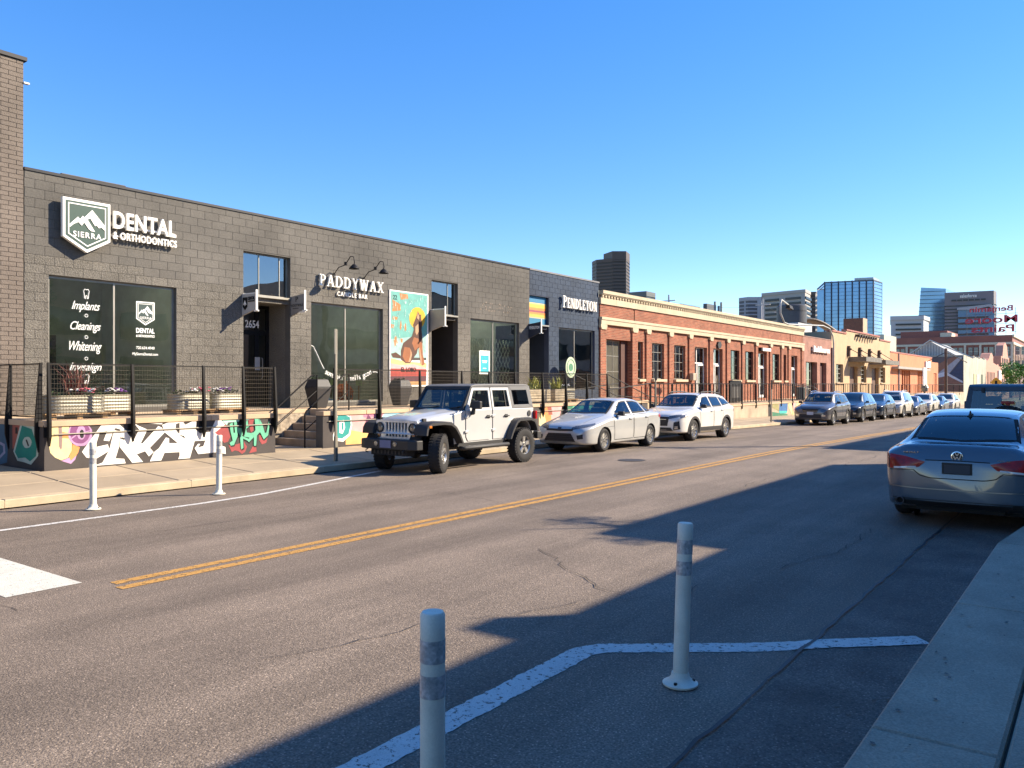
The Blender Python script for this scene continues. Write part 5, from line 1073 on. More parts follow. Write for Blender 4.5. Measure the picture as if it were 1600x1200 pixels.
for i in range(8): mb = MB(); mb.box(F - .01, F + .40, 77.9 + i * .95, 78.2 + i * .95, 6.2, 6.42); obj('beam_end', mb, mat('dark_beam', (.05, .03, .02)), bt)
for i in range(5): mb = MB(); mb.box(F - .01, F + .03, 78.2 + i * 1.05, 78.34 + i * 1.05, 5.75, 6.0); obj('slot', mb, M_dark, bt)
for a, b in tw: glazing(bt, 'window', a, b, 1.97, 3.57, 2, 4, M_frs, G_dark, F - .2, fw=.08, sill=(.12, .12, M_tan))
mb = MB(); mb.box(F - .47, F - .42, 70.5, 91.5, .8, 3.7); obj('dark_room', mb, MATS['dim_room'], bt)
for a, b in td: mb = MB(); mb.box(F - .34, F - .28, a, b, .8, 3.44); obj('door', mb, mat('brown_door', (.10, .05, .03)), bt)
for i, (a, b, z) in enumerate(((75.2, 81.6, 3.86), (83.0, 89.5, 3.76))):
    t = thing('entrance_canopy', (F, a, z), 'flat steel canopy hung by rods over the %s doorway of the tan building' % ('nearer' if i == 0 else 'farther'), 'canopy')
    mb = MB(); mb.box(F, F + 1.5, a + .3, b, z, z + .42); obj('roof', mb, mat('weathered_steel', (.15, .13, .10), rough=.6, var=.3), t)
    for q in (a, a + (b - a) * .62):
        mb = MB(); mb.box(F + .01, F + .22, q - .12, q + .16, z + .43, 5.25); mb.tube([(F + .2, q, 5.0), (F + 1.4, q + .02, z + .42)], .03, n=5); mb.lathe([(0, -.08), (.08, -.08), (.08, .08), (0, .08)], (F + .27, q, 4.95), n=8); obj('hanger', mb, mat('rust_steel', (.09, .045, .03)), t)
mb = MB(); mb.box(F - .01, F + .10, 69.9, 70.2, .8, 4.9); one('downpipe', mb, mat('rust_pipe', (.10, .035, .03)), 'dark red downpipe between the rose shop and the tan building', 'downpipe')
bo = thing('stucco_building', (F, 108, 0), 'orange stucco single storey building with a white wall plaque', 'building')
oo = [(98.5, 103.5, .7, 3.4), (108, 112.5, .7, 3.4), (119.4, 121.6, .7, 3.3)]
mb = MB(); wallgrid(mb, 92.6, 118, -1.5, 5.25, oo[:2], dep=.5); wallgrid(mb, 118, 122.9, -1.5, 4.75, oo[2:], dep=.5); mb.box(-34, F - .9, 92.7, 122.8, -1.4, 5.2); mb.face([(F, 92.6, 5.25), (F, 118, 5.25), (-34, 118, 5.25), (-34, 92.6, 5.25)]); mb.face([(F, 118, 4.75), (F, 122.9, 4.75), (-30, 122.9, 4.75), (-30, 118, 4.75)]); mb.face([(F, 122.9, -1.5), (-34, 122.9, -1.5), (-34, 122.9, 4.75), (F, 122.9, 4.75)]); obj('wall', mb, M_orng, bo)
mb = MB(); mb.box(F - .3, F + .05, 92.6, 118, 5.25, 5.38); obj('coping', mb, mcop, bo)
for a, b, c, d in oo:
    n = 4
    for k in range(n): mb = MB(); q = a + (b - a) * (k + .3) / n; mb.box(F - .3, F - .1, q, q + .35, c, d); obj('door_post', mb, M_orng, bo)
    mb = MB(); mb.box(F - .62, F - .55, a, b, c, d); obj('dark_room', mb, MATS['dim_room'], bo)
mb = MB(); mb.box(F + .02, F + .7, 93.4, 112.6, 3.5, 3.75); one('flat_awning', mb, mat('grey_awning', (.33, .30, .26)), 'long thin grey awning along the orange building', 'awning')
mb = MB(); mb.box(F + .02, F + .2, 112.8, 116, 3.95, 4.75); one('wall_plaque', mb, M_sign, 'square white plaque on the upper wall of the orange building', 'plaque')
mb = MB(); mb.box(F + .01, F + .08, 96.6, 97.2, .6, 5.2); one('downpipe', mb, mat('rust_pipe', (.1, .03, .03)), 'dark red downpipe on the orange building', 'downpipe')
t = thing('banner_sign', (-14, 84, 0), 'white vertical banner sign standing before the orange building', 'sign'); mb = MB(); mb.box(-13.9, -13.8, 83.2, 84.9, 1.7, 3.4); obj('banner', mb, M_sign, t); mb = MB(); mb.tube([(-13.85, 84, -.8), (-13.85, 84, 1.8)], .06, n=6); mb.lathe([(0, 0), (.3, .05), (.34, .4), (.2, .7), (0, .75)], (-13.85, 84, 1.1), n=10); obj('post', mb, M_galv, t)
# parking lot wall, mural wall, grey building, pink building
t = thing('mural_building', (-22, 147, 0), 'dark side wall covered in a diagonal grey, brown and white mural beyond the orange building', 'building')
mb = MB(); mb.box(-34, F - .01, 147, 160, -2, 6.3); obj('wall', mb, mat('mural_dark', (.10, .085, .085), var=.4, vscale=.4), t)
def mq(c, pts): mb = MB(); mb.v = [(a, 146.97 - .01 * len(t.children), b) for a, b in pts]; mb.f = [tuple(range(len(pts)))]; mb.m = [0]; obj('paint_patch', mb, c, t)
mgr = mat('mural_grey', (.38, .36, .36)); mbr = mat('mural_brown', (.26, .12, .07)); mdb = mat('mural_navy', (.05, .06, .10)); mwh = mat('mural_white', (.62, .60, .58))
mq(mbr, [(-26, 3), (-20.3, 6.2), (-19.2, 6.2), (-22.5, 3.4), (-26, 1.5)]); mq(mgr, [(-22.6, 3.3), (-19.3, 6.2), (-18.7, 6.2), (-20.6, 3.6)]); mq(mdb, [(-20.5, 3.5), (-18.7, 5.9), (-18.7, 2.3)]); mq(mwh, [(-22.6, 3.4), (-21.2, 3.9), (-18.7, 2.3), (-18.7, 2.0), (-20.9, 3.2), (-22.5, 2.8)]); mq(mbr, [(-22.3, 2.8), (-20.8, 3.2), (-18.7, 1.9), (-18.7, .4), (-22.3, .4)]); mq(mgr, [(-27, 6.2), (-23.5, 4.6), (-22.8, 5.2), (-24.5, 6.2)])
mq(mat('mural_blue', (.08, .22, .45)), [(-24.2, .9), (-23.1, .7), (-22.9, 1.9), (-24.0, 2.1)]); mq(mat('mural_green', (.15, .40, .20)), [(-24.3, 2.1), (-23.0, 1.9), (-23.2, 2.5), (-24.1, 2.6)])
mb = MB(); mb.hull8([(-27.4, 151, 6.4), (-19.8, 151, 6.4), (-19.8, 168, 6.4), (-27.4, 168, 6.4), (-24.2, 151, 9.0), (-23.9, 151, 9.0), (-23.9, 168, 9.0), (-24.2, 168, 9.0)]); o = one('gabled_roof', mb, mat('corrugated_roof', (.30, .30, .29)), 'grey corrugated gable roof behind the mural wall', 'roof')
for k in range(17): mb = MB(); f = k / 17; mb.box(-27.2 + 7.2 * f, -27.05 + 7.2 * f, 150.9, 150.98, 6.4, 6.45 + 2.4 * (1 - abs(f - .45) / .56)); obj('rib', mb, mat('roof_rib', (.42, .42, .40)), o)
mb = MB(); mb.tube([(-28.5, 150.5, 6.0), (-24.0, 150.5, 9.25), (-17.6, 150.5, 6.1)], .12, n=5); obj('eave', mb, mat('pale_eave', (.5, .48, .42)), o)
t = thing('grey_building', (F, 162, 0), 'pale grey concrete building beside the diagonal mural', 'building'); mb = MB(); mb.box(-34, F, 147.2, 177, -2, 6.55); obj('wall', mb, mat('pale_concrete', (.40, .37, .28), var=.2, vscale=.5), t)
for a in (158, 165, 172): mb = MB(); mb.box(F - .1, F + .05, a, a + 2.6, 6.45, 6.75); obj('parapet_block', mb, mat('dark_gutter', (.12, .10, .09)), t)
for a, b, c in ((159, 161.5, (.40, .42, .2)), (163, 166.5, (.62, .58, .38)), (169.5, 172, (.1, .12, .08))): mb = MB(); mb.box(F, F + .06, a, b, -.5, 3.6); obj('door_panel', mb, mat('gp%d' % a, c), t)
t = thing('parapet_building', (F, 190, 0), 'salmon pink brick building with curved gable parapet far down the street', 'building'); mpk = mat('salmon_brick', (.50, .235, .15), var=.12)
prof = [(177, -2), (204, -2), (204, 5.6), (199, 5.6), (199, 6.0), (196, 6.0), (196, 5.8), (189, 6.2), (189, 7.4), (186.5, 8.1), (184, 7.9), (182, 6.9), (180, 6.4), (177, 6.4)]
mb = MB(); mb.prism(prof, lambda a, b, q: (q, a, b), -20.2, F); obj('wall', mb, mpk, t)
for a in range(6): mb = MB(); mb.box(F, F + .04, 178.5 + a * 2.4, 179.4 + a * 2.4, -.4, 4.2); obj('window_slot', mb, M_dark, t)
mb = MB(); mb.box(F + .05, F + .3, 197, 201.5, 2.8, 4.7); obj('plaque', mb, M_sign, t)
t = thing('parapet_building', (F, 214, 0), 'narrow pink brick front with arched top and tall dark windows beside the loft block', 'building'); mb = MB(); mb.prism([(204, -2), (222, -2), (222, 8), (219, 8), (217, 10.5), (213, 11.3), (209, 10.5), (207, 8), (204, 8)], lambda a, b, q: (q, a, b), -20, F); obj('wall', mb, mpk, t)
for a in range(4): mb = MB(); mb.box(F, F + .05, 206 + a * 3.8, 208.2 + a * 3.8, 4, 7.6); obj('window_slot', mb, M_dark, t); mb = MB(); mb.box(F, F + .05, 206 + a * 3.8, 208.2 + a * 3.8, 0, 3); obj('window_slot', mb, M_dark, t)
# brick loft block with roof sign
lb = thing('loft_building', (-32, 240, 0), 'brick loft block with cream bands and a rooftop frame sign, end of the street', 'building')
M_lb = mat('loft_brick', (.26, .085, .055), var=.15, vscale=.3); M_lc = mat('loft_cream', (.60, .52, .38))
mb = MB(); mb.box(-46, -18.6, 230, 300, -3, 13.9); mb.box(-62, -46, 236, 290, -3, 13.2); obj('wall', mb, M_lb, lb)
for z in (4.6, 8.2, 11.6): mb = MB(); mb.box(-62, -18.45, 229.7, 229.99, z, z + .55); obj('band', mb, M_lc, lb)
mb = MB(); mb.box(-18.59, -18.3, 229.8, 300, 11.6, 12.2); mb.box(-18.59, -18.2, 229.8, 300, 13.4, 14.0); obj('band', mb, M_lc, lb)
for i in range(9):
    x = -45.5 + i * 3.35; mb = MB(); mb.box(x - .25, x + .25, 229.75, 229.99, -1, 11.6); obj('pilaster', mb, M_lc, lb)
    for z in (5.6, 9.0):
        for dx in (.75, 1.95): 
            w_ = MB(); w_.box(x + dx, x + dx + .9, 229.86, 229.97, z, z + 2.0); w2 = obj('window', w_, mat('loft_glass', (.10, .13, .13), rough=.1, spec=.8), lb); w_ = MB(); w_.box(x + dx - .05, x + dx + .95, 229.83, 229.90, z + .95, z + 1.05); obj('sash_bar', w_, M_lc, w2)
for i in range(14):
    y = 232 + i * 4.8
    mb = MB(); mb.box(-18.59, -18.35, y - .3, y + .3, -1, 11.6); obj('pilaster', mb, M_lc, lb)
    for z in (1.5, 5.4, 9.0): mb = MB(); mb.box(-18.59, -18.5, y + .8, y + 3.9, z, z + 2.2); obj('window', mb, mat('loft_red_window', (.20, .07, .07)), lb)
mb = MB(); mb.box(-44, -33, 232, 250, 13.9, 15.6); obj('roof_storey', mb, mat('loft_dark', (.24, .075, .055)), lb); mb = MB(); mb.box(-34.5, -32, 231, 238, 13.9, 15.0); obj('roof_hut', mb, M_lc, lb)
t = thing('roof_sign', (-23.5, 235, 14), 'mirrored red letter sign Benjamin Moore Paints on a steel frame, seen from behind', 'sign')
SB = lambda a, b, q: (-(a), 235 + q, b)
msg = mat('sign_red_letters', (.42, .03, .05)); mdk = mat('sign_dark_letters', (.06, .04, .05))
for s_, a, b, z0, z1, m in (('Benjamin', 18.9, 28.4, 19.8, 21.6, msg), ('Moore', 17.9, 29.4, 17.3, 19.2, msg), ('Paints', 18.6, 28.0, 15.0, 16.8, msg)): text('lettering', s_, SB, a, b, z0, z1, 0, .3, m, t, bold=.02)
mb = MB()
for x in (-18.4, -20.4, -22.6, -24.8, -27, -29): mb.tube([(x, 235.3, 13.9), (x, 235.3, 21)], .07, n=4); 
for z in (14.9, 17.1, 19.6): mb.tube([(-17.9, 235.35, z), (-29.5, 235.35, z)], .06, n=4)
mb.tube([(-27, 235.3, 16), (-24, 239, 19.8)], .07, n=4); obj('frame', mb, mat('sign_frame', (.10, .10, .11)), t)
# pale block, chimney
t = thing('white_house', (-45, 150, 0), 'cream two storey house block behind the tan building', 'building'); mb = MB(); mb.box(-46.5, -37.3, 180, 192, -2, 12.2); obj('wall', mb, mat('cream_block', (.50, .45, .34)), t)
for x in (-44.8, -40.6): mb = MB(); mb.box(x, x + 1.6, 179.9, 179.99, 9.0, 11.2); obj('window', mb, MATS['loft_glass'], t)
t = thing('brick_chimney', (-30.5, 129, 8), 'square brown brick stack above the tan building roof', 'chimney'); mb = MB(); mb.box(-37.8, -34.6, 150, 153, 6, 13.5); obj('stack', mb, mat('chimney_brick', (.16, .06, .03), var=.2), t); mb = MB(); mb.box(-34.59, -34.5, 150, 153, 6, 13.5); obj('corner', mb, mat('chimney_corner', (.5, .3, .18)), t)
# ---------------------------------------------------------------- skyline
def expand(fp, e):
    cx = sum(p[0] for p in fp) / len(fp); cy = sum(p[1] for p in fp) / len(fp); out = []
    for x, y in fp:
        d = Vector((x - cx, y - cy)); L_ = d.length; d = d * ((L_ + e * 1.3) / L_); out.append((cx + d.x, cy + d.y))
    return out
ZF = lambda a, b, q: (a, b, q)
def tower(fp, zt, core, bandm, nb, bh, lab, name='office_tower', piers=0, pierm=None, z0=-5, top=None, e=.6, skipf=None):
    cx = sum(p[0] for p in fp) / len(fp); cy = sum(p[1] for p in fp) / len(fp); t = thing(name, (cx, cy, 0), lab, 'tower')
    mb = MB(); mb.prism(fp, ZF, z0, zt - .5); obj('glazed_core', mb, core, t, fix=True)
    ef = expand(fp, e)
    for i in range(nb):
        z = zt - (i + 1) * (zt - 8) / nb; m_ = MB(); m_.prism(ef, ZF, z, z + bh * (zt - 8) / nb); obj('floor_band', m_, bandm, t, fix=True)
    mb = MB(); mb.prism(expand(fp, e * 1.1), ZF, zt - (top or 2.5), zt); obj('roof_band', mb, bandm, t, fix=True)
    if piers:
        mb = MB(); n = len(fp)
        for k in range(n):
            a, b = Vector(ef[k]), Vector(ef[(k + 1) % n]); L_ = (b - a).length; m_ = max(1, round(L_ / piers)); d = (b - a).normalized(); nn = Vector((d.y, -d.x))
            for j in range(m_ + 1):
                p = a + d * L_ * j / m_; mb.box(p.x - .45, p.x + .45, p.y - .45, p.y + .45, z0, zt + .1)
        obj('piers', mb, pierm or bandm, t, kind='stuff')
    return t
mtd = mat('tower_brown', (.030, .023, .020), rough=.5, var=.05, vscale=.02); mtb = mat('tower_bronze_band', (.085, .062, .050), rough=.6, var=.05, vscale=.02)
tower([(-467.0, 780.5), (-455.9, 770.2), (-436.0, 772.4), (-460.8, 816.3), (-485.1, 810.7)], 140, mtd, mtb, 36, .5, 'lower wing of the brown bronze skyscraper above the navy shop', piers=0)
tower([(-454.0, 784.0), (-436.6, 772.0), (-424.7, 780.8), (-431.5, 800.7), (-450.7, 836.3), (-474.2, 818.8)], 147.9, mtd, mtb, 38, .5, 'taller slab of the brown bronze skyscraper above the red brick building', top=9)
tower([(-335.6, 622.8), (-318.9, 622.8), (-319.9, 640.7), (-335.8, 672.5), (-354.8, 658.4)], 81.9, mat('tower_dark_green', (.05, .06, .06), rough=.4), mat('td2', (.11, .12, .115)), 18, .4, 'low dark glass block to the right of the bronze skyscraper')
mwh2 = mat('tower_pale_grey', (.36, .35, .36), var=.05, vscale=.02); mgl = mat('tower_black_glass', (.012, .014, .018), rough=.3)
t = tower([(-295.2, 777.5), (-284.5, 773.0), (-272.8, 781.7), (-293.5, 841.1), (-313.7, 826.1)], 87.8, mat('tower_grey_louvre', (.12, .115, .12)), mwh2, 22, .35, 'pale grey tower with vertical dark strips, left of the striped block')
mb = MB(); mb.box(-289, -283.5, 774.2, 779, 0, 87.7); mb.box(-277, -272.6, 777.6, 784, 0, 87.7); obj('white_pier', mb, mwh2, t)
t = tower([(-242.2, 692.3), (-203.0, 684.1), (-205.5, 707.1), (-226.3, 778.9), (-262.9, 751.7)], 81.2, mwh2 if False else mat('tower_stone', (.40, .36, .31), var=.05, vscale=.02), MATS.get('tower_stone'), 2, .02, 'broad stone office block with two columns of dark horizontal window strips')
A_, B_ = Vector((-242.2, 692.3)), Vector((-203.0, 684.1)); d_ = (B_ - A_); nn = Vector((d_.y, -d_.x)).normalized()
for i in range(15):
    z = 73.5 - i * 4.1
    for f0, f1 in ((.08, .40), (.56, .90)):
        p, q = A_ + d_ * f0 + nn * .9, A_ + d_ * f1 + nn * .9; mb = MB(); mb.v = [(p.x, p.y, z), (q.x, q.y, z), (q.x, q.y, z + 1.9), (p.x, p.y, z + 1.9), (p.x - nn.x * 2, p.y - nn.y * 2, z), (q.x - nn.x * 2, q.y - nn.y * 2, z), (q.x - nn.x * 2, q.y - nn.y * 2, z + 1.9), (p.x - nn.x * 2, p.y - nn.y * 2, z + 1.9)]
        mb.f = [(0, 1, 2, 3), (0, 3, 7, 4), (1, 5, 6, 2), (3, 2, 6, 7), (0, 4, 5, 1)]; mb.m = [0] * 5; obj('window_strip', mb, mgl, t, fix=True)
    mb = MB(); mb.hull8([(-204, 685, z), (-202.2, 684.6, z), (-204.6, 708, z), (-206, 708, z), (-204, 685, z + 1.9), (-202.2, 684.6, z + 1.9), (-204.6, 708, z + 1.9), (-206, 708, z + 1.9)]); obj('window_strip', mb, mgl, t)
tower([(-253.1, 871.1), (-244.0, 876.8), (-259.9, 928.4), (-270.0, 922.4)], 99.8, mtd, mtb, 26, .4, 'narrow dark brown tower between the stone block and the blue glass tower')
mbg = mat('tower_blue_glass', (.19, .33, .48), rough=.10, metal=.55, var=.25, vscale=.06, spec=.8); mbf = mat('tower_blue_frame', (.05, .07, .10))  # tower blue lightened to stand in for distance haze
t = tower([(-169.3, 619.4), (-137.0, 627.2), (-135.6, 647.0), (-144.6, 690.1), (-186.1, 659.3)], 78.1, mbg, mbf, 26, .06, 'wide blue glass tower with dark vertical fins', piers=0, e=.3, top=.8)
mb = MB(); mb.prism([(-174.5, 618.1), (-169.0, 619.0), (-175, 640), (-182, 640)], ZF, 0, 72.2); obj('lower_wing', mb, mbg, t, fix=True)
mb = MB(); mb.prism([(-150, 626), (-137.5, 628.8), (-137, 645), (-150, 645)], ZF, 78, 80.2); obj('roof_plant', mb, mat('pale_glass_top', (.36, .42, .42), rough=.3), t, fix=True)
A_, B_ = Vector((-169.3, 619.4)), Vector((-137.0, 627.2)); d_ = B_ - A_
for k in range(8): p = A_ + d_ * (k / 7); mb = MB(); mb.box(p.x - .35, p.x + .35, p.y - 1.3, p.y + .2, 0, 78.2); obj('fin', mb, mat('navy_fin', (.02, .03, .06)), t)
t = tower([(-108.5, 542.5), (-91.2, 549.1), (-91.3, 567.7), (-96.7, 601.1), (-117.1, 585.9)], 44.2, mat('low_white_block', (.42, .42, .42), var=.05, vscale=.02), MATS['low_white_block'], 2, .02, 'low white block with two dark window strips, below the blue curved tower')
A_, B_ = Vector((-108.5, 542.5)), Vector((-91.2, 549.1)); d_ = B_ - A_; nn = Vector((d_.y, -d_.x)).normalized()
for i in range(6):
    z = 38.3 - i * 3.1; p, q = A_ + d_ * .14 + nn * .9, A_ + d_ * .92 + nn * .9; mb = MB(); mb.v = [(p.x, p.y, z), (q.x, q.y, z), (q.x, q.y, z + 1.1), (p.x, p.y, z + 1.1)]; mb.f = [(0, 1, 2, 3)]; mb.m = [0]; obj('window_strip', mb, mgl, t)
t = thing('office_tower', (-150, 960, 0), 'pale blue glass tower with slanted left edge behind the dark office block', 'tower')
mb = MB(); mb.hull8([(-168, 949, -5), (-137.5, 957.2, -5), (-132.9, 1022.9, -5), (-172, 997.1, -5), (-160.5, 951.4, 105.5), (-137.5, 957.2, 103.3), (-132.9, 1022.9, 103.3), (-163, 999, 105.5)]); obj('glass', mb, mat('pale_blue_glass', (.24, .38, .50), rough=.15, metal=.5, var=.1, vscale=.05), t)
for i in range(24): z = 4 + i * 4.2; x = -168 + 7.5 * z / 105; mb = MB(); mb.hull8([(x, 949.0 + .3 * i * .1 - .8, z), (-137.4, 956.2, z), (-137.4, 957, z), (x, 951, z), (x, 948.2 + .03 * i, z + .3), (-137.4, 956.2, z + .3), (-137.4, 957, z + .3), (x, 951, z + .3)]); obj('floor_line', mb, mat('line_blue', (.10, .17, .24)), t)
t = tower([(-129.9, 900.5), (-89.1, 905.9), (-88.2, 919.0), (-93.8, 977.2), (-136.4, 945.5)], 93.0, mgl, mat('tower_grey_brown', (.18, .16, .165), var=.05, vscale=.02), 26, .62, 'dark grey office tower with white lettering at the top right of the skyline', top=13)  # band grey raised in place of haze over the far tower
A_, B_ = Vector((-129.9, 900.5)), Vector((-89.1, 905.9)); d_ = B_ - A_; nn = Vector((d_.y, -d_.x)).normalized()
TF = lambda a, b, q: tuple((A_ + d_ * a + nn * (1.0 + q)).to_3d() + Vector((0, 0, b)))
text('lettering', 'salesforce', TF, .31, .66, 87.2, 90.6, .1, .5, M_sign, t, bold=.02)
mb = MB()
for k in range(6): a = .13 + k * .123; mb.prism([(a, 84), (a + .1, 84), (a + .1, 85.6), (a, 85.6)], TF, 0, .3)
obj('vent_strip', mb, mgl, t)
mb = MB(); mb.prism([(.27, 0), (1.02, 0), (1.02, 76), (.27, 76)], TF, .2, 3); obj('glass_bay', mb, mat('bay_glass', (.07, .14, .24), rough=.2, metal=.2), t)
mb = MB(); mb.prism([(.25, 77), (.95, 79.5), (1.05, 75.5), (1.0, 74.5), (.9, 77.2), (.55, 74.5), (.25, 75)], TF, 0, 5); obj('canopy_edge', mb, mwh2, t)
for i in range(12): mb = MB(); z = 66 - i * 5.5; mb.prism([(.27, z), (.9, z), (.9, z + 2), (.27, z + 2)], TF, 3.05, 3.3); obj('balcony_band', mb, mtb, t)
# roof tank, vault canopy, aerials
t = thing('water_tank', (-24, 75, 7), 'dark round water tank behind the cornice of the red brick building', 'tank'); mb = MB(); mb.lathe([(0, 0), (1.33, 0), (1.35, 2.1), (1.2, 2.2), (0, 2.25)], (-23.7, 75.7, 7.0), n=28); obj('tank', mb, mat('tank_grey', (.05, .05, .055), rough=.5, metal=.1), t, smooth=True, flat_angle=30)
mb = MB(); mb.lathe([(1.37, .5), (1.37, .55)], (-23.7, 75.7, 7), n=28); mb.lathe([(1.37, 1.6), (1.37, 1.65)], (-23.7, 75.7, 7), n=28); mb.box(-24.3, -23.1, 75.1, 76.3, 5.5, 7.0); obj('hoop', mb, mtd, t)
t = thing('vault_canopy', (-23.5, 82, 7), 'curved brown roof canopy beside the water tank', 'canopy'); mb = MB(); rows = []
for k in range(13):
    a = k / 12; x = -25.0 + 3.6 * a; rows.append([(x, 81 + a * 2.4, 6.9 + 1.45 * math.sin(math.pi * min(1, .25 + a * .75))), (x - 1.5, 84.5 + a * 2.4, 6.9 + 1.45 * math.sin(math.pi * min(1, .25 + a * .75)))])
mb.grid(rows); mb.grid([[(p[0], p[1], p[2] - .12) for p in r] for r in rows]); obj('roof', mb, mat('brown_vault', (.13, .085, .05)), t, smooth=True)
mb = MB(); mb.tube([(r[0][0], r[0][1], r[0][2]) for r in rows], .08, n=5); obj('rim', mb, mat('vault_rim', (.30, .25, .19)), t)
mb = MB(); mb.box(-25, -21.5, 70.5, 74.5, 5.6, 7.2); one('rooftop_unit', mb, mat('pale_unit', (.42, .42, .42)), 'pale rooftop unit left of the round water tank', 'rooftop unit')
random.seed(8)
t = thing('rooftop_plant', (-104, 235, 20), 'dark rooftop machinery above the middle of the red brick cornice', 'rooftop unit')
for k in range(7): mb = MB(); x = -108.5 + k * 1.3; mb.box(x, x + 1.2, 229.5 + k * .9, 236 + k, 5, 24.6 + random.uniform(0, 2.2)); obj('unit', mb, mat('unit_dark', (.07, .075, .08)), t)
for x, y, z, w9 in ((-43.3, 105, 13.2, 'left'), (-42.9, 105.3, 12.6, 'middle'), (-42.6, 105.5, 13.1, 'right')):
    t = thing('aerial_mast', (x, y, 6), w9 + ' thin aerial panel of three above the red brick building', 'aerial', 'roof aerials'); mb = MB(); mb.box(x - .12, x + .12, y - .12, y + .12, 11.4, z); mb.tube([(x, y, 5), (x, y, 12)], .05, n=5); obj('mast', mb, mat('aerial_grey', (.16, .19, .19)), t)
for i, (x, y, z) in enumerate(((-33.5, 96, 12.2), (-31.9, 98, 11.4), (-44, 92, 13))):
    t = thing('utility_pole', (x, y, 0), ['grey pole with crossarm rising behind the tan building, left', 'grey pole rising behind the tan building, right', 'far grey pole behind the red brick building'][i], 'pole'); mb = MB(); mb.tube([(x, y, -1), (x, y, z)], .11, n=6); obj('pole', mb, mat('pole_pale', (.42, .42, .40)), t); mb = MB(); mb.box(x - .9, x + .9, y - .05, y + .05, z - .8, z - .68); obj('crossarm', mb, mat('pole_pale', (.42, .42, .40)), t)
def wire(a, b, sag, lab):
    a, b = Vector(a), Vector(b); pts = [a.lerp(b, k / 16) - Vector((0, 0, sag * 4 * (k / 16) * (1 - k / 16))) for k in range(17)]; mb = MB(); mb.tube(pts, .012, n=4); one('power_line', mb, M_blk, lab, 'wire', 'overhead power lines')
wire((-33.5, 96, 11.4), (-31.9, 130, 11.0), 1., 'thin power line running away behind the tan building'); wire((-44, 92, 12.2), (-33.5, 96, 11.4), .5, 'thin power line between the roof poles behind the tan building')
# street mast with bent pipe arm
t = thing('street_lamp', (-13.5, 51, 0), 'galvanised bent pipe street lamp in front of the tan building', 'street lamp'); M_gp = mat('galv_pipe', (.40, .40, .37), rough=.6, metal=.1)
mb = MB(); mb.tube([(-13.5, 51.3, -.4), (-13.5, 51.3, 4.3), (-13.5, 51.1, 4.8), (-13.5, 50.4, 5.2), (-13.5, 49, 5.3), (-13.5, 42.6, 5.0), (-13.5, 41.9, 5.05), (-13.5, 41.3, 5.5), (-13.5, 41.3, 6.0), (-13.5, 41.5, 6.2), (-13.5, 42.6, 6.02)], .042, n=8); obj('pole', mb, M_gp, t, smooth=True)
mb = MB(); mb.hull8([(-13.62, 42.5, 5.85), (-13.38, 42.5, 5.85), (-13.38, 43.1, 5.8), (-13.62, 43.1, 5.8), (-13.58, 42.5, 6.03), (-13.42, 42.5, 6.03), (-13.42, 43.0, 5.98), (-13.58, 43.0, 5.98)]); obj('lamp_head', mb, M_blk, t)
t = thing('utility_pole', (-13.6, 95, 0), 'brown timber utility pole with a bracket in front of the mural', 'pole'); mb = MB(); mb.tube([(-13.6, 94.7, -1.5), (-13.6, 94.7, 5.6)], [.17, .13], n=8); mb.tube([(-13.6, 94.7, 5.2), (-11.8, 96, 4.1)], .04, n=5); mb.tube([(-13.6, 94.7, 5.2), (-15.2, 93.6, 4.2)], .04, n=5); obj('pole', mb, mat('timber_pole', (.10, .06, .04)), t)
t = thing('warning_sign', (-13.6, 142, 0), 'yellow diamond warning sign far down the left pavement', 'sign'); mb = MB(); mb.prism([(-14.4, 2.1), (-13.6, 1.3), (-12.8, 2.1), (-13.6, 2.9)], lambda a, b, q: (a, 142 + q, b), 0, .05); obj('sign_plate', mb, mat('warning_yellow', (.85, .38, .02)), t); mb = MB(); mb.tube([(-13.6, 142.1, -1.6), (-13.6, 142.1, 2)], .05, n=5); obj('post', mb, M_gp, t); mb = MB(); mb.prism([(-13.75, 1.85), (-13.45, 1.85), (-13.45, 2.35), (-13.75, 2.35)], lambda a, b, q: (a, 141.96 + q, b), 0, .03); obj('symbol', mb, M_blk, t)
# ---------------------------------------------------------------- trees
def tree(x, y, H, cr, lab, seed, n=2200, lm=None, z0=0, leaf=.09, thin=False):
    random.seed(seed); t = thing('street_tree', (x, y, z0), lab, 'tree'); g = z0
    mb = MB(); mb.tube([(x, y, g - .1), (x + .05, y, g + H * .3), (x - .03, y + .05, g + H * .6), (x, y, g + H * .92)], [H * .018, H * .013, H * .009, .01], n=8); tips = []
    for k in range(15):
        a = k * 2.4; h0 = H * (.3 + .55 * k / 15); L_ = cr * (1.05 - .5 * k / 15); p = Vector((x, y, g + h0)); q = p + Vector((math.cos(a), math.sin(a), .55)) * L_ * .55; r = p + Vector((math.cos(a), math.sin(a), .9)) * L_ * .85; mb.tube([p, q, r], [H * .006, H * .004, .006], n=5, cap=False); tips += [q, r, (q + r) / 2]
    obj('trunk', mb, mat('bark', (.12, .09, .06), rough=.95, bump=.5), t)
    mb = MB(); cl = [(random.choice(tips) + Vector((random.gauss(0, .12), random.gauss(0, .12), random.gauss(0, .1))) * cr, random.uniform(.16, .34) * cr) for _ in range(34)]
    for i in range(n):
        c, r = random.choice(cl); d = Vector((random.gauss(0, 1), random.gauss(0, 1), random.gauss(0, .8))).normalized() * r * random.random() ** .4; p = c + d
        u = Vector((random.gauss(0, 1), random.gauss(0, 1), random.gauss(0, .6))).normalized() * leaf * random.uniform(.6, 1.3); v = u.orthogonal().normalized() * leaf * .55; mb.face([p - u, p + v, p + u, p - v])
    obj('crown', mb, lm or mat('leaf_green', (.085, .14, .022), rough=.6, var=.5, vscale=2.5, fine=.3, fscale=9), t, kind='stuff')
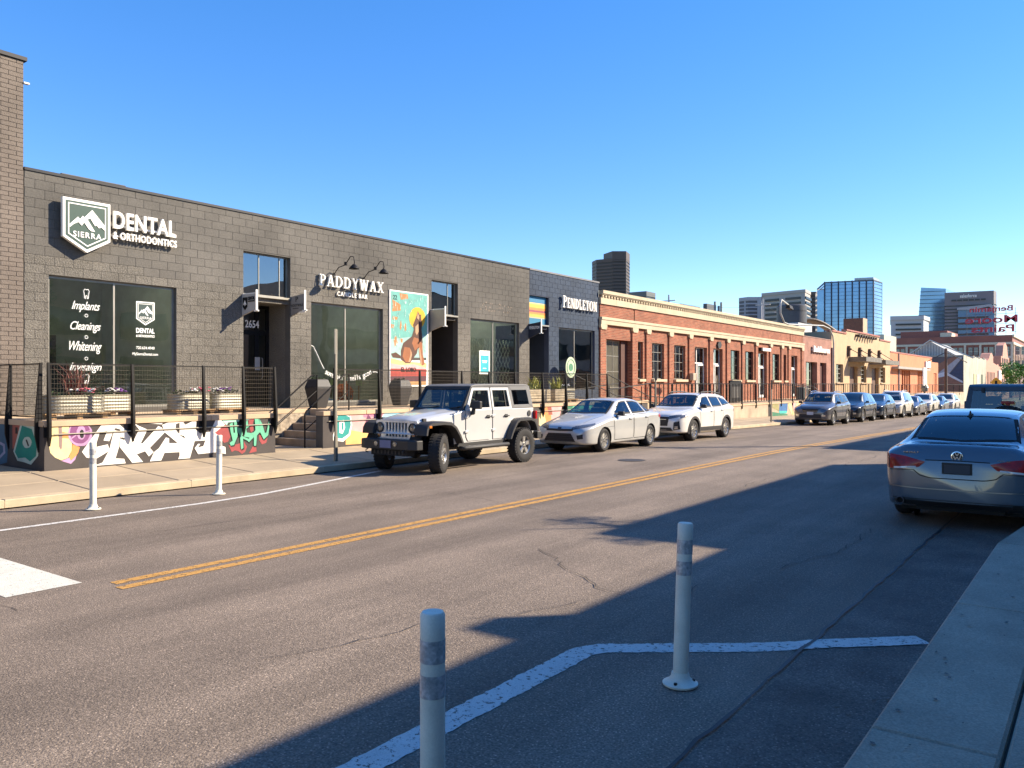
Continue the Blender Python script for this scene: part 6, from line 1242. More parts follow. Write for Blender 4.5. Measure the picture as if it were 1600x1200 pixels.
tree(-13.2, 178, 6.6, 3.4, 'bright green young tree at the far right end of the left pavement', 2, 3600, leaf=.22, z0=-1.3, lm=mat('spring_leaf', (.12, .22, .02), rough=.6, var=.5, vscale=1.2, fine=.3, fscale=6))
tree(-13.6, 150, 3.2, 1.4, 'small green tree beside the grey building down the street', 3, 900, leaf=.14, z0=-1.3)
tree(2.4, 16.5, 7.9, 1.3, 'slender street tree on the shaded right pavement', 4, 2600, leaf=.075)
# ---------------------------------------------------------------- right side of the street (reflected in the shop windows, casts the shade)
def rbuild(y0, y1, H, m, lab, n):
    t = thing('shop_building', (3.5, (y0 + y1) / 2, 0), lab, 'building'); X = 3.5
    mb = MB(); mb.box(X, X + 18, y0, y1, -1, H); obj('wall', mb, m, t)
    mb = MB(); mb.box(X - .03, X + .4, y0, y1, H, H + .06); obj('roof_flashing', mb, M_cap, t)
    for i in range(n):
        a = y0 + (y1 - y0) * (i + .15) / n; b = y0 + (y1 - y0) * (i + .85) / n
        for z0, z1 in ((.7, 3.2),) + (((4.2, 5.6),) if H > 6.5 else ()):
            mb = MB(); mb.box(X - .06, X - .001, a, b, z0, z1); f = obj('window_frame', mb, M_fr, t); g = MB(); g.box(X - .075, X - .062, a + .08, (a + b) / 2 - .03, z0 + .08, z1 - .08); obj('pane', g, mat('street_glass', (.03, .035, .04), rough=.05, spec=.8), f); g = MB(); g.box(X - .075, X - .062, (a + b) / 2 + .03, b - .08, z0 + .08, z1 - .08); obj('pane', g, MATS['street_glass'], f)
    return t
rbuild(-30, 17.0, 5.95, mat('right_wall_a', (.42, .38, .32), var=.15), 'low plain shop building on the shaded right pavement behind the camera', 9)
rbuild(17.02, 27.6, 7.35, mat('right_wall_b', (.42, .28, .20), var=.15), 'taller brick shop on the right pavement casting shade over the road', 3)
rbuild(34.0, 95, 8.7, mat('right_wall_c', (.42, .36, .28), var=.15), 'long building on the right pavement past the side street', 10)
t = thing('utility_pole', (-.25, 31.4, 0), 'tall timber utility pole on the right kerb past the parked cars', 'pole'); mb = MB(); mb.tube([(-.25, 31.4, -.3), (-.25, 31.4, 9.4)], [.15, .11], n=8); mb.box(-1.1, .6, 31.35, 31.45, 8.6, 8.72); obj('pole', mb, mat('timber_pole', (.10, .06, .04)), t)
t = thing('roof_vent', (3.8, 12.2, 6), 'square vent box on the roof edge of the low right hand building', 'vent'); mb = MB(); mb.box(3.5, 4.0, 12.0, 12.38, 6.02, 6.42); obj('housing', mb, M_galv, t)
# ---------------------------------------------------------------- cars
def hermite(tab):
    xs = [a for a, b in tab]; ys = [b for a, b in tab]; n = len(xs); d = [(ys[i + 1] - ys[i]) / (xs[i + 1] - xs[i]) for i in range(n - 1)]; m = [d[0]] + [0 if d[i - 1] * d[i] <= 0 else 2 * d[i - 1] * d[i] / (d[i - 1] + d[i]) for i in range(1, n - 1)] + [d[-1]]
    def f(x):
        if x <= xs[0]: return ys[0]
        if x >= xs[-1]: return ys[-1]
        i = 0
        while x > xs[i + 1]: i += 1
        hh = xs[i + 1] - xs[i]; t = (x - xs[i]) / hh; t2, t3 = t * t, t * t * t
        return (2 * t3 - 3 * t2 + 1) * ys[i] + (t3 - 2 * t2 + t) * hh * m[i] + (-2 * t3 + 3 * t2) * ys[i + 1] + (t3 - t2) * hh * m[i + 1]
    return f
def chaikin(p, n=2):
    for _ in range(n):
        q = [p[0]]
        for a, b in zip(p[:-1], p[1:]): q += [(a[0] * .75 + b[0] * .25, a[1] * .75 + b[1] * .25), (a[0] * .25 + b[0] * .75, a[1] * .25 + b[1] * .75)]
        q.append(p[-1]); p = q
    return p
M_tyre = mat('tyre_rubber', (.018, .017, .017), rough=.85, bump=.3, bscale=80); M_rim = mat('alloy_rim', (.50, .49, .46), rough=.3, metal=.8, var=.05); M_rimd = mat('dark_alloy', (.08, .08, .085), rough=.35, metal=.7)
M_plast = mat('black_plastic', (.024, .023, .023), rough=.6, var=.08); M_gap = mat('panel_gap', (.010, .010, .010), rough=.8); M_chr = mat('chrome', (.65, .65, .65), rough=.12, metal=1., var=0); M_seat = mat('seat_fabric', (.06, .057, .052), rough=.9)
M_lens = mat('headlight_lens', (.15, .15, .15), rough=.08, metal=.5, coat=1, var=.3, vscale=18); M_tail = mat('tail_lens', (.34, .005, .007), rough=.3, coat=.3, spec=.3, var=.35, vscale=16); M_amber = mat('amber_lens', (.55, .16, .02), rough=.2, coat=1); M_plate = mat('number_plate', (.55, .56, .58), rough=.5)
G_car = glass('car_glass', (.45, .52, .48), .05); G_carop = mat('car_glass_opaque', (.020, .028, .032), rough=.04, spec=.9, coat=1, var=.5, vscale=.8)
M_disc = mat('brake_disc', (.16, .15, .14), rough=.4, metal=.7)
def paint(name, c, metal=.35, rough=.35): return mat('paint_car_' + name, c, rough=rough, metal=metal, coat=1., var=.04, vscale=1.5)
WH = {}
def wheel_data(r, rr, wd, n, style, rimm):
    key = (r, rr, wd, n, style, rimm.name)
    if key in WH: return WH[key]
    ty = MB(); prof = [(rr - .01, -wd / 2 + .01), (rr, -wd / 2 + .005), (rr + (r - rr) * .5, -wd / 2 - .006), (r - .03, -wd / 2 + .006), (r - .008, -wd / 2 + .028), (r, -wd / 2 + .05), (r, wd / 2 - .05), (r - .008, wd / 2 - .028), (r - .03, wd / 2 - .006), (rr + (r - rr) * .5, wd / 2 + .006), (rr, wd / 2 - .005), (rr - .01, wd / 2 - .01)]
    ty.lathe(prof, (0, 0, 0), axis='x', n=40)
    if style == 'offroad':
        for k in range(36):
            a = k * 2 * math.pi / 36
            for s_ in (-1, 1):
                aa = a + (.05 if s_ > 0 else 0); ca, sa = math.cos(aa), math.sin(aa); x0, x1 = (s_ * wd / 2 - s_ * .005, s_ * wd * .2); u = Vector((0, ca, sa)); v = Vector((0, -sa, ca)) * .020
                c0 = Vector((x0, 0, 0)) + u * (r - .03); c1 = Vector((x1, 0, 0)) + u * (r - .002); ty.hull8([c0 - v, c0 + v, c1 + v * .9, c1 - v * .9, c0 - v + u * .036, c0 + v + u * .036, c1 + v * .9 + u * .010, c1 - v * .9 + u * .010])
    rm = MB(); X = wd / 2
    rm.lathe([(rr, -X + .01), (rr - .025, -X + .03), (rr - .03, X - .06), (rr - .018, X - .02), (rr - .002, X - .006), (rr + .003, X - .012)], (0, 0, 0), axis='x', n=40)
    rm.lathe([(.065, X - .06), (.06, X - .025), (.035, X - .018), (0, X - .018)], (0, 0, 0), axis='x', n=18)
    def spoke(a, w0, w1, x0, x1, r0=.04, r1=None):
        r1 = r1 or rr - .012; u = Vector((0, math.cos(a), math.sin(a))); v = Vector((0, -math.sin(a), math.cos(a))); e = Vector((.022, 0, 0))
        p, q = u * r0 + Vector((x0, 0, 0)), u * r1 + Vector((x1, 0, 0)); rm.hull8([p - v * w0 - e, p + v * w0 - e, q + v * w1 - e, q - v * w1 - e, p - v * w0 * .7, p + v * w0 * .7, q + v * w1 * .7, q - v * w1 * .7])
    for k in range(n):
        a = 2 * math.pi * k / n + math.pi / 2
        if style == 'offroad': spoke(a, .045, .060, X - .035, X - .028)
        elif style == 'pair': spoke(a - .10, .016, .015, X - .03, X - .02); spoke(a + .10, .016, .015, X - .03, X - .02)
        elif style == 'turbine': spoke(a, .020, .034, X - .03, X - .02)
        else: spoke(a, .026, .030, X - .03, X - .018)
    dk_ = MB(); dk_.lathe([(0, X - .10), (rr - .05, X - .10), (rr - .05, X - .12)], (0, 0, 0), axis='x', n=24)
    lug = MB()
    for k in range(5): a = k * 2 * math.pi / 5; lug.lathe([(.012, X - .02), (.012, X - .006), (0, X - .006)], (0, .048 * math.cos(a), .048 * math.sin(a)), axis='x', n=6)
    WH[key] = [ty, rm, dk_, lug]; WH[key + ('me',)] = {}; return WH[key]
def put_wheel(car, x, y, z, side, r, rr, wd, n, style, rimm, steer=0., name='wheel'):
    d = wheel_data(r, rr, wd, n, style, rimm); key = (r, rr, wd, n, style, rimm.name, 'me'); cache = WH[(r, rr, wd, n, style, rimm.name, 'me')] if False else WH[(r, rr, wd, n, style, rimm.name) + ('me',)]
    def mk(nm, mb, m, par):
        if nm in cache: o = bpy.data.objects.new(nm, cache[nm]); COL.objects.link(o)
        else: o = obj(nm, mb, m, None, smooth=True, flat_angle=38, local=True); cache[nm] = o.data
        o.parent = par; return o
    w_ = mk(name, d[1], rimm, car); w_.location = (x, y, z); w_.rotation_euler = (0, 0, (0 if side > 0 else math.pi) + steer)
    mk('tyre', d[0], M_tyre, w_); mk('brake_disc', d[2], M_disc if rimm is not M_plast else M_plast, w_); mk('lug_nuts', d[3], M_rimd, w_)
    return w_
class Car:
    def __init__(s, sp):
        s.sp = sp; s.L = sp['L']; s.f = {k: hermite(sp[k]) for k in ('zt', 'zs', 'wm', 'ws', 'wt', 'zb')}; s._c = {}
    def sec(s, u):
        u = min(max(u, 0), s.L); k = round(u, 4)
        if k in s._c: return s._c[k]
        f = s.f; zt, zs, wm, ws, wt, zb = (f[n](u) for n in ('zt', 'zs', 'wm', 'ws', 'wt', 'zb')); zs = min(zs, zt - .03); e = min(.07, (zt - zs) * .35); zm = zb + (zs - zb) * .50
        wsh = s.sp.get('crease', .012)
        p = [(0, zb), (wm - .16, zb), (wm - .035, zb + .03), (wm - .02, zb + .09), (wm + .004, zm), (wm - .004, zs - .13), (wm + wsh * .3, zs - .055), (ws, zs), (ws - (ws - wt) * .15, zs + (zt - zs) * .10), (wt + .01, zt - e - .01), (wt - .05, zt - e * .42), (wt * .55, zt - e * .10), (0, zt)]
        s._c[k] = chaikin(p, 2); return s._c[k]
    def side(s, u, z):
        c = s.sec(u); best = 0; started = False
        for (x0, z0), (x1, z1) in zip(c[:-1], c[1:]):
            if z0 <= z <= z1 and z1 > z0: best = max(best, x0 + (x1 - x0) * (z - z0) / (z1 - z0))
        return best
    def top(s, x, u):
        c = s.sec(u); x = abs(x)
        for (x0, z0), (x1, z1) in zip(reversed(c[:-1]), reversed(c[1:])):
            if x1 <= x <= x0: return z1 + (z0 - z1) * ((x - x1) / (x0 - x1) if x0 > x1 else 0)
        return s.f['zs'](u)
    def end(s, x, z, rear=False):
        lo, hi = 0., .9
        def inside(d):
            u = s.L - d if rear else d; c = s.sec(u); return c[0][1] <= z <= s.f['zt'](u) and s.side(u, z) >= abs(x)
        if inside(0): return s.L if rear else 0.
        for _ in range(22):
            m = (lo + hi) / 2
            if inside(m): hi = m
            else: lo = m
        return s.L - hi if rear else hi
    def P(s, kind, a, b, off=0., sg=1):
        if kind == 'side': return (sg * (s.side(a, b) + off), a, b)
        if kind == 'top': return (a, b, s.top(a, b) + off)
        if kind == 'front': return (a, s.end(a, b) - off, b)
        if kind == 'rear': return (a, s.end(a, b, True) + off, b)
def lerp_line(pts, n):
    L_ = [0]
    for a, b in zip(pts[:-1], pts[1:]): L_.append(L_[-1] + math.dist(a, b))
    out = []
    for i in range(n + 1):
        t = L_[-1] * i / n; k = 0
        while k < len(L_) - 2 and t > L_[k + 1]: k += 1
        f_ = (t - L_[k]) / (L_[k + 1] - L_[k] + 1e-9); out.append((pts[k][0] + (pts[k + 1][0] - pts[k][0]) * f_, pts[k][1] + (pts[k + 1][1] - pts[k][1]) * f_))
    return out
def patch_mb(c, kind, lo, up, nc, nr, off, sg=1, mb=None):
    mb = mb or MB(); A, B = lerp_line(lo, nc), lerp_line(up, nc)
    mb.grid([[c.P(kind, a[0] + (b[0] - a[0]) * j / nr, a[1] + (b[1] - a[1]) * j / nr, off, sg) for a, b in zip(A, B)] for j in range(nr + 1)]); return mb
def ribbon(c, kind, pts, wd, off, mb, sg=1, n=None):
    pp = lerp_line(pts, n or max(3, int(sum(math.dist(a, b) for a, b in zip(pts[:-1], pts[1:])) / .05))); rows = []
    for i, p in enumerate(pp):
        a, b = pp[max(i - 1, 0)], pp[min(i + 1, len(pp) - 1)]; d = (b[0] - a[0], b[1] - a[1]); l = math.hypot(*d) or 1; nx, ny = -d[1] / l * wd / 2, d[0] / l * wd / 2
        rows.append([c.P(kind, p[0] + nx, p[1] + ny, off, sg), c.P(kind, p[0] - nx, p[1] - ny, off, sg)])
    mb.grid(rows)
def inset(lo, up, e):
    cx = sum(p[0] for p in lo + up) / len(lo + up); cy = sum(p[1] for p in lo + up) / len(lo + up)
    W_ = max(p[0] for p in lo + up) - min(p[0] for p in lo + up); H_ = max(p[1] for p in lo + up) - min(p[1] for p in lo + up)
    fx, fy = max(.2, 1 - 2 * e / W_), max(.2, 1 - 2 * e / H_)
    g = lambda L_: [(cx + (p[0] - cx) * fx, cy + (p[1] - cy) * fy) for p in L_]; return g(lo), g(up)
def inpoly(x, y, P_):
    r = False; j = len(P_) - 1
    for i in range(len(P_)):
        if (P_[i][1] > y) != (P_[j][1] > y) and x < (P_[j][0] - P_[i][0]) * (y - P_[i][1]) / (P_[j][1] - P_[i][1] + 1e-12) + P_[i][0]: r = not r
        j = i
    return r
def build_car(sp, pm_, lab, loc, rz, group, see=True, detail=True):
    c = Car(sp); L = sp['L']; fa, ra, r = sp['fa'], sp['ra'], sp['r']; Ra = r + sp.get('ag', .045); zc = r; name = sp['name']
    t = bpy.data.objects.new(name, None); COL.objects.link(t); tag(t, lab, 'car', group)
    tr = sp['track']; wd = sp.get('tw', .22)
    # body shell
    us = [0, .012, .03, .055, .09, .13, .18, .23]; 
    while us[-1] < L - .26: us.append(us[-1] + .042)
    us += [L - .23, L - .18, L - .13, L - .09, L - .055, L - .03, L - .012, L]; us = sorted(set(round(u, 4) for u in us))
    mb = MB(); K = len(c.sec(0)); rows = []
    for u in us:
        s_ = c.sec(u); rows.append([(x, u, z) for x, z in s_] + [(-x, u, z) for x, z in reversed(s_[1:-1])])
    n = len(rows[0]); V = [list(p) for r_ in rows for p in r_]; holes = []
    wins = sp['side']; glassdefs = []
    if see:
        for lo, up in wins: l2, u2 = inset(lo, up, .028); holes.append(('s', l2 + list(reversed(u2))))
        for key in ('ws_', 'rg'):
            lo, up = sp[key]; l2, u2 = inset(lo, up, .035); holes.append(('t', l2 + list(reversed(u2))))
    faces = []; kill = []
    for i in range(len(us) - 1):
        for k in range(n):
            a, b = i * n + k, i * n + (k + 1) % n; q = (a, b, b + n, a + n); cx = sum(V[v][0] for v in q) / 4; cy = sum(V[v][1] for v in q) / 4; cz = sum(V[v][2] for v in q) / 4; dead = False
            if abs(cx) > .42 and cz < zc + Ra:
                for w_ in (fa, ra):
                    if math.hypot(cy - w_, cz - zc) < Ra or (abs(cy - w_) < Ra * .97 and cz < zc): dead = True
            if not dead:
                for kd, P_ in holes:
                    if kd == 's' and cz > c.f['zs'](cy) and abs(cx) > c.f['wt'](cy) * .86 and inpoly(cy, cz, P_): dead = True; break
                    if kd == 't' and cz > c.f['zs'](cy) and abs(cx) < c.f['wt'](cy) * .97 and inpoly(cx, cy, P_): dead = True; break
            (kill if dead else faces).append(q)
    kv = {v for q in kill for v in q}; av = {v for q in faces for v in q}
    for v in kv & av:
        x, y, z = V[v]
        if abs(x) > .42 and z < zc + Ra + .06:
            for w_ in (fa, ra):
                d = math.hypot(y - w_, z - zc)
                if d < Ra + .07 and d > .05 and z > zc - .05:
                    V[v][1] = w_ + (y - w_) * Ra / d; V[v][2] = zc + (z - zc) * Ra / d; V[v][0] = math.copysign(min(abs(x), c.side(V[v][1], V[v][2]) or abs(x)), x)
    mb.v = [tuple(v) for v in V]; mb.f = faces + [tuple(range(n - 1, -1, -1)), tuple(range((len(us) - 1) * n, len(us) * n))]; mb.m = [0] * len(mb.f)
    body = obj('body', mb, pm_, t, smooth=True, fix=False, weld=True, flat_angle=42)
    # arches
    mb = MB()
    for sg in (-1, 1):
        for w_ in (fa, ra):
            rows = []; lr = []; lip = MB()
            for k in range(25):
                a = math.pi * (-.10 + 1.20 * k / 24); y, z = w_ + Ra * math.cos(a), max(zc + Ra * math.sin(a), sp['sill'] - .04); xo = (c.side(y, max(z, sp['sill'] + .06)) or tr) - .006; rows.append([(sg * xo, y, z), (sg * (xo - .30), y, z)])
                if sp.get('clad'):
                    cw = sp['clad']; y2, z2 = w_ + (Ra + cw) * math.cos(a), max(zc + (Ra + cw) * math.sin(a), sp['sill'] - .04); x2 = (c.side(min(max(y2, 0.02), L - .02), max(z2, sp['sill'] + .06)) or xo); lr.append([(sg * (xo + .004), y + .001, z), (sg * (xo + .022), y, z), (sg * (x2 + .018), y2, z2), (sg * (x2 - .004), y2, z2)])
            mb.grid(rows); mb.lathe([(Ra - .0, 0), (.0, 0)], (sg * (tr - .26), w_, zc), axis='x', n=20)
            if lr: lip.grid(lr); obj('arch_cladding', lip, M_plast, t, smooth=True, flat_angle=40)
    obj('wheel_well', mb, M_gap, t)
    mb = MB(); mb.box(-tr + .20, tr - .20, .35, L - .35, sp['sill'] - .02, sp['sill'] + .22); mb.box(-.5, .5, .2, L - .2, sp['sill'] + .0, sp['sill'] + .15); obj('underbody', mb, M_gap, t)
    # glass
    gm = G_car if see else G_carop
    def glz(nm, kind, lo, up, sgs=(1,)):
        for sg in sgs:
            l2, u2 = inset(lo, up, .040 if kind == 'side' else .055); A, B = lerp_line(lo, 10), lerp_line(up, 10); A2, B2 = lerp_line(l2, 10), lerp_line(u2, 10); mb = MB()
            if see:
                def loop(A, B): return A + [(A[-1][0] + (B[-1][0] - A[-1][0]) * j / 6, A[-1][1] + (B[-1][1] - A[-1][1]) * j / 6) for j in range(1, 6)] + B[::-1] + [(B[0][0] + (A[0][0] - B[0][0]) * j / 6, B[0][1] + (A[0][1] - B[0][1]) * j / 6) for j in range(1, 6)]
                o_, i_ = loop(A, B), loop(A2, B2); rows = [[c.P(kind, *p, .005, sg) for p in o_ + o_[:1]], [c.P(kind, *p, .005, sg) for p in i_ + i_[:1]]]; mb.grid(rows); f_ = obj(nm, mb, M_gap, t, smooth=True); g = patch_mb(c, kind, l2, u2, 10, 6, .004, sg); obj('pane', g, gm, f_, smooth=True)
            else: obj(nm, patch_mb(c, kind, lo, up, 8, 5, .005, sg), gm, t, smooth=True)
    for lo, up in wins: glz('side_window', 'side', lo, up, (1, -1))
    glz('windshield', 'top', *sp['ws_']); glz('rear_window', 'top', *sp['rg'])
    # interior
    if see:
        mb = MB(); zf = sp['sill'] + .25; mb.box(-c.f['wm'](L / 2) + .16, c.f['wm'](L / 2) - .16, sp['seat'] - .6, sp['ws_'][0][0][1] if False else sp['rgy'], zf - .05, zf)
        y0 = sp['seat']
        for x in (-.36, .36):
            for k, yy in enumerate((y0, y0 + .85)):
                mb.hull8([(x - .24, yy - .5, zf), (x + .24, yy - .5, zf), (x + .24, yy, zf), (x - .24, yy, zf), (x - .24, yy - .5, zf + .28), (x + .24, yy - .5, zf + .28), (x + .24, yy, zf + .24), (x - .24, yy, zf + .24)])
                mb.hull8([(x - .23, yy - .06, zf + .2), (x + .23, yy - .06, zf + .2), (x + .23, yy + .10, zf + .2), (x - .23, yy + .10, zf + .2), (x - .19, yy + .12, zf + .68), (x + .19, yy + .12, zf + .68), (x + .19, yy + .22, zf + .68), (x - .19, yy + .22, zf + .68)])
                mb.hull8([(x - .12, yy + .14, zf + .71), (x + .12, yy + .14, zf + .71), (x + .12, yy + .24, zf + .71), (x - .12, yy + .24, zf + .71), (x - .10, yy + .16, zf + .85), (x + .10, yy + .16, zf + .85), (x + .10, yy + .25, zf + .85), (x - .10, yy + .25, zf + .85)])
        wsy = sp['ws_'][0][0][1]; dz = c.f['zs'](wsy) - .0; wi = c.f['wt'](wsy + .3) - .08; mb.hull8([(-wi, wsy + .06, dz - .3), (wi, wsy + .06, dz - .3), (wi, wsy + .62, dz - .3), (-wi, wsy + .62, dz - .3), (-wi, wsy + .06, dz - .04), (wi, wsy + .06, dz - .04), (wi, wsy + .55, dz - .03), (-wi, wsy + .55, dz - .03)])
        mb.tube([(.37 + .18 * math.cos(a * .5236), wsy + .78 + .05 * math.sin(a * .5236), dz - .02 + .17 * math.sin(a * .5236)) for a in range(12)], .014, n=6, closed=True)
        ry = sp['rg'][0][0][1] if sp['rg'][0][0][1] > sp['rg'][1][0][1] else sp['rg'][1][0][1]; mb.box(-wi, wi, y0 + 1.05, ry - .1, sp['parcel'] - .05, sp['parcel'])
        obj('interior', mb, M_seat, t, bevel=.02)
        mb = MB(); mb.box(-.11, .11, sp['mir'], sp['mir'] + .03, c.f['zt'](sp['mir']) - .16, c.f['zt'](sp['mir']) - .09); obj('interior_mirror', mb, M_plast, t)
    # doors: skins, gaps, handles
    for sg in (-1, 1):
        for k, (lo, up) in enumerate(sp['doors']):
            g = MB(); ribbon(c, 'side', lo + up[::-1] + lo[:1], .016, .0025, g, sg); obj('door_gap', g, M_gap, t)
            d = MB(); l2, u2 = inset(lo, up, .010); patch_mb(c, 'side', l2, u2, 14, 10, .0045, sg, d); do = obj('door', d, pm_, t, smooth=True)
            hy, hz = sp['handles'][k]; x = c.side(hy, hz); hb = MB(); hb.hull8([(sg * (x - .005), hy - .10, hz - .018), (sg * (x + .035), hy - .08, hz - .014), (sg * (x + .035), hy + .08, hz - .014), (sg * (x - .005), hy + .10, hz - .018), (sg * (x - .005), hy - .10, hz + .018), (sg * (x + .035), hy - .08, hz + .014), (sg * (x + .035), hy + .08, hz + .014), (sg * (x - .005), hy + .10, hz + .018)]); obj('handle', hb, sp.get('handlem') or pm_, do, bevel=.006, fix=True)
        g = MB()
        for ln in sp.get('lines', []): ribbon(c, 'side', ln, .007, .002, g, sg)
        if g.v: obj('trim_line', g, M_gap, t)
        if sp.get('clad'):
            g = patch_mb(c, 'side', [(fa + Ra + .02, sp['sill'] + .03), (ra - Ra - .02, sp['sill'] + .03)], [(fa + Ra + .02, sp['sill'] + .16), (ra - Ra - .02, sp['sill'] + .16)], 16, 4, .012, sg); obj('sill_cladding', g, M_plast, t, smooth=True)
        # mirrors
        my, mz = sp['mirror']; x = c.side(my, mz - .02); g = MB(); a = x - .02; g.hull8([(sg * (a + .03), my - .06, mz), (sg * (a + .22), my - .03, mz + .01), (sg * (a + .22), my + .07, mz + .01), (sg * (a + .05), my + .07, mz), (sg * (a + .05), my - .04, mz + .13), (sg * (a + .21), my - .02, mz + .12), (sg * (a + .21), my + .06, mz + .12), (sg * (a + .06), my + .06, mz + .13)]); g.hull8([(sg * (a - .02), my - .03, mz + .0), (sg * (a + .08), my - .03, mz + .02), (sg * (a + .08), my + .04, mz + .02), (sg * (a - .02), my + .04, mz + .0), (sg * (a - .02), my - .02, mz + .04), (sg * (a + .08), my - .02, mz + .05), (sg * (a + .08), my + .03, mz + .05), (sg * (a - .02), my + .03, mz + .04)]); obj('mirror', g, sp.get('mirm') or pm_, t, bevel=.02, fix=True)
        # wheels
        for w_, st in ((fa, sp.get('steer', 0)), (ra, 0)): put_wheel(t, sg * (tr - wd / 2), w_, r, sg, r, sp['rim'], wd, sp['spk'][0], sp['spk'][1], sp.get('rimm', M_rim), st)
        # lamps
        for kind, nm, lo, up, m, off in sp.get('lamps', []):
            l2 = [(sg * p[0], p[1]) for p in lo] if kind in ('front', 'rear', 'top') else lo; u2 = [(sg * p[0], p[1]) for p in up] if kind in ('front', 'rear', 'top') else up
            obj(nm, patch_mb(c, kind, l2, u2, 8, 5, off, sg), m, t, smooth=True)
    # central patches and ribbons on nose and tail
    for kind, nm, lo, up, m, off in sp.get('centre', []): obj(nm, patch_mb(c, kind, lo, up, 16, 6, off), m, t, smooth=True)
    for kind, nm, pts, wd_, m, off in sp.get('ribs', []): g = MB(); ribbon(c, kind, pts, wd_, off, g); obj(nm, g, m, t, smooth=True)
    if sp.get('plate'):
        kd, z = sp['plate'][:2]; y = c.end(0, z + .05, kd == 'rear'); g = MB(); s_ = .02 if kd == 'rear' else -.02; g.box(-.155, .155, min(y, y + s_), max(y, y + s_), z, z + .155); obj('number_plate', g, sp['plate'][2], t)
    if sp.get('rails'):
        for sg in (-1, 1):
            g = MB(); a, b = sp['rails']; x = c.f['wt']((a + b) / 2) - .05; zr = lambda u: c.top(x, u); g.tube([(sg * x, a - .12, zr(a - .12) + .0), (sg * x, a, zr(a) + .07), (sg * x, (a + b) / 2, zr((a + b) / 2) + .08), (sg * x, b, zr(b) + .07), (sg * x, b + .12, zr(b + .12) + .0)], .020, n=8); obj('roof_rail', g, sp['railm'], t, smooth=True)
    t.location = loc; t.rotation_euler = rz if isinstance(rz, tuple) else (0, 0, rz)
    return t, c
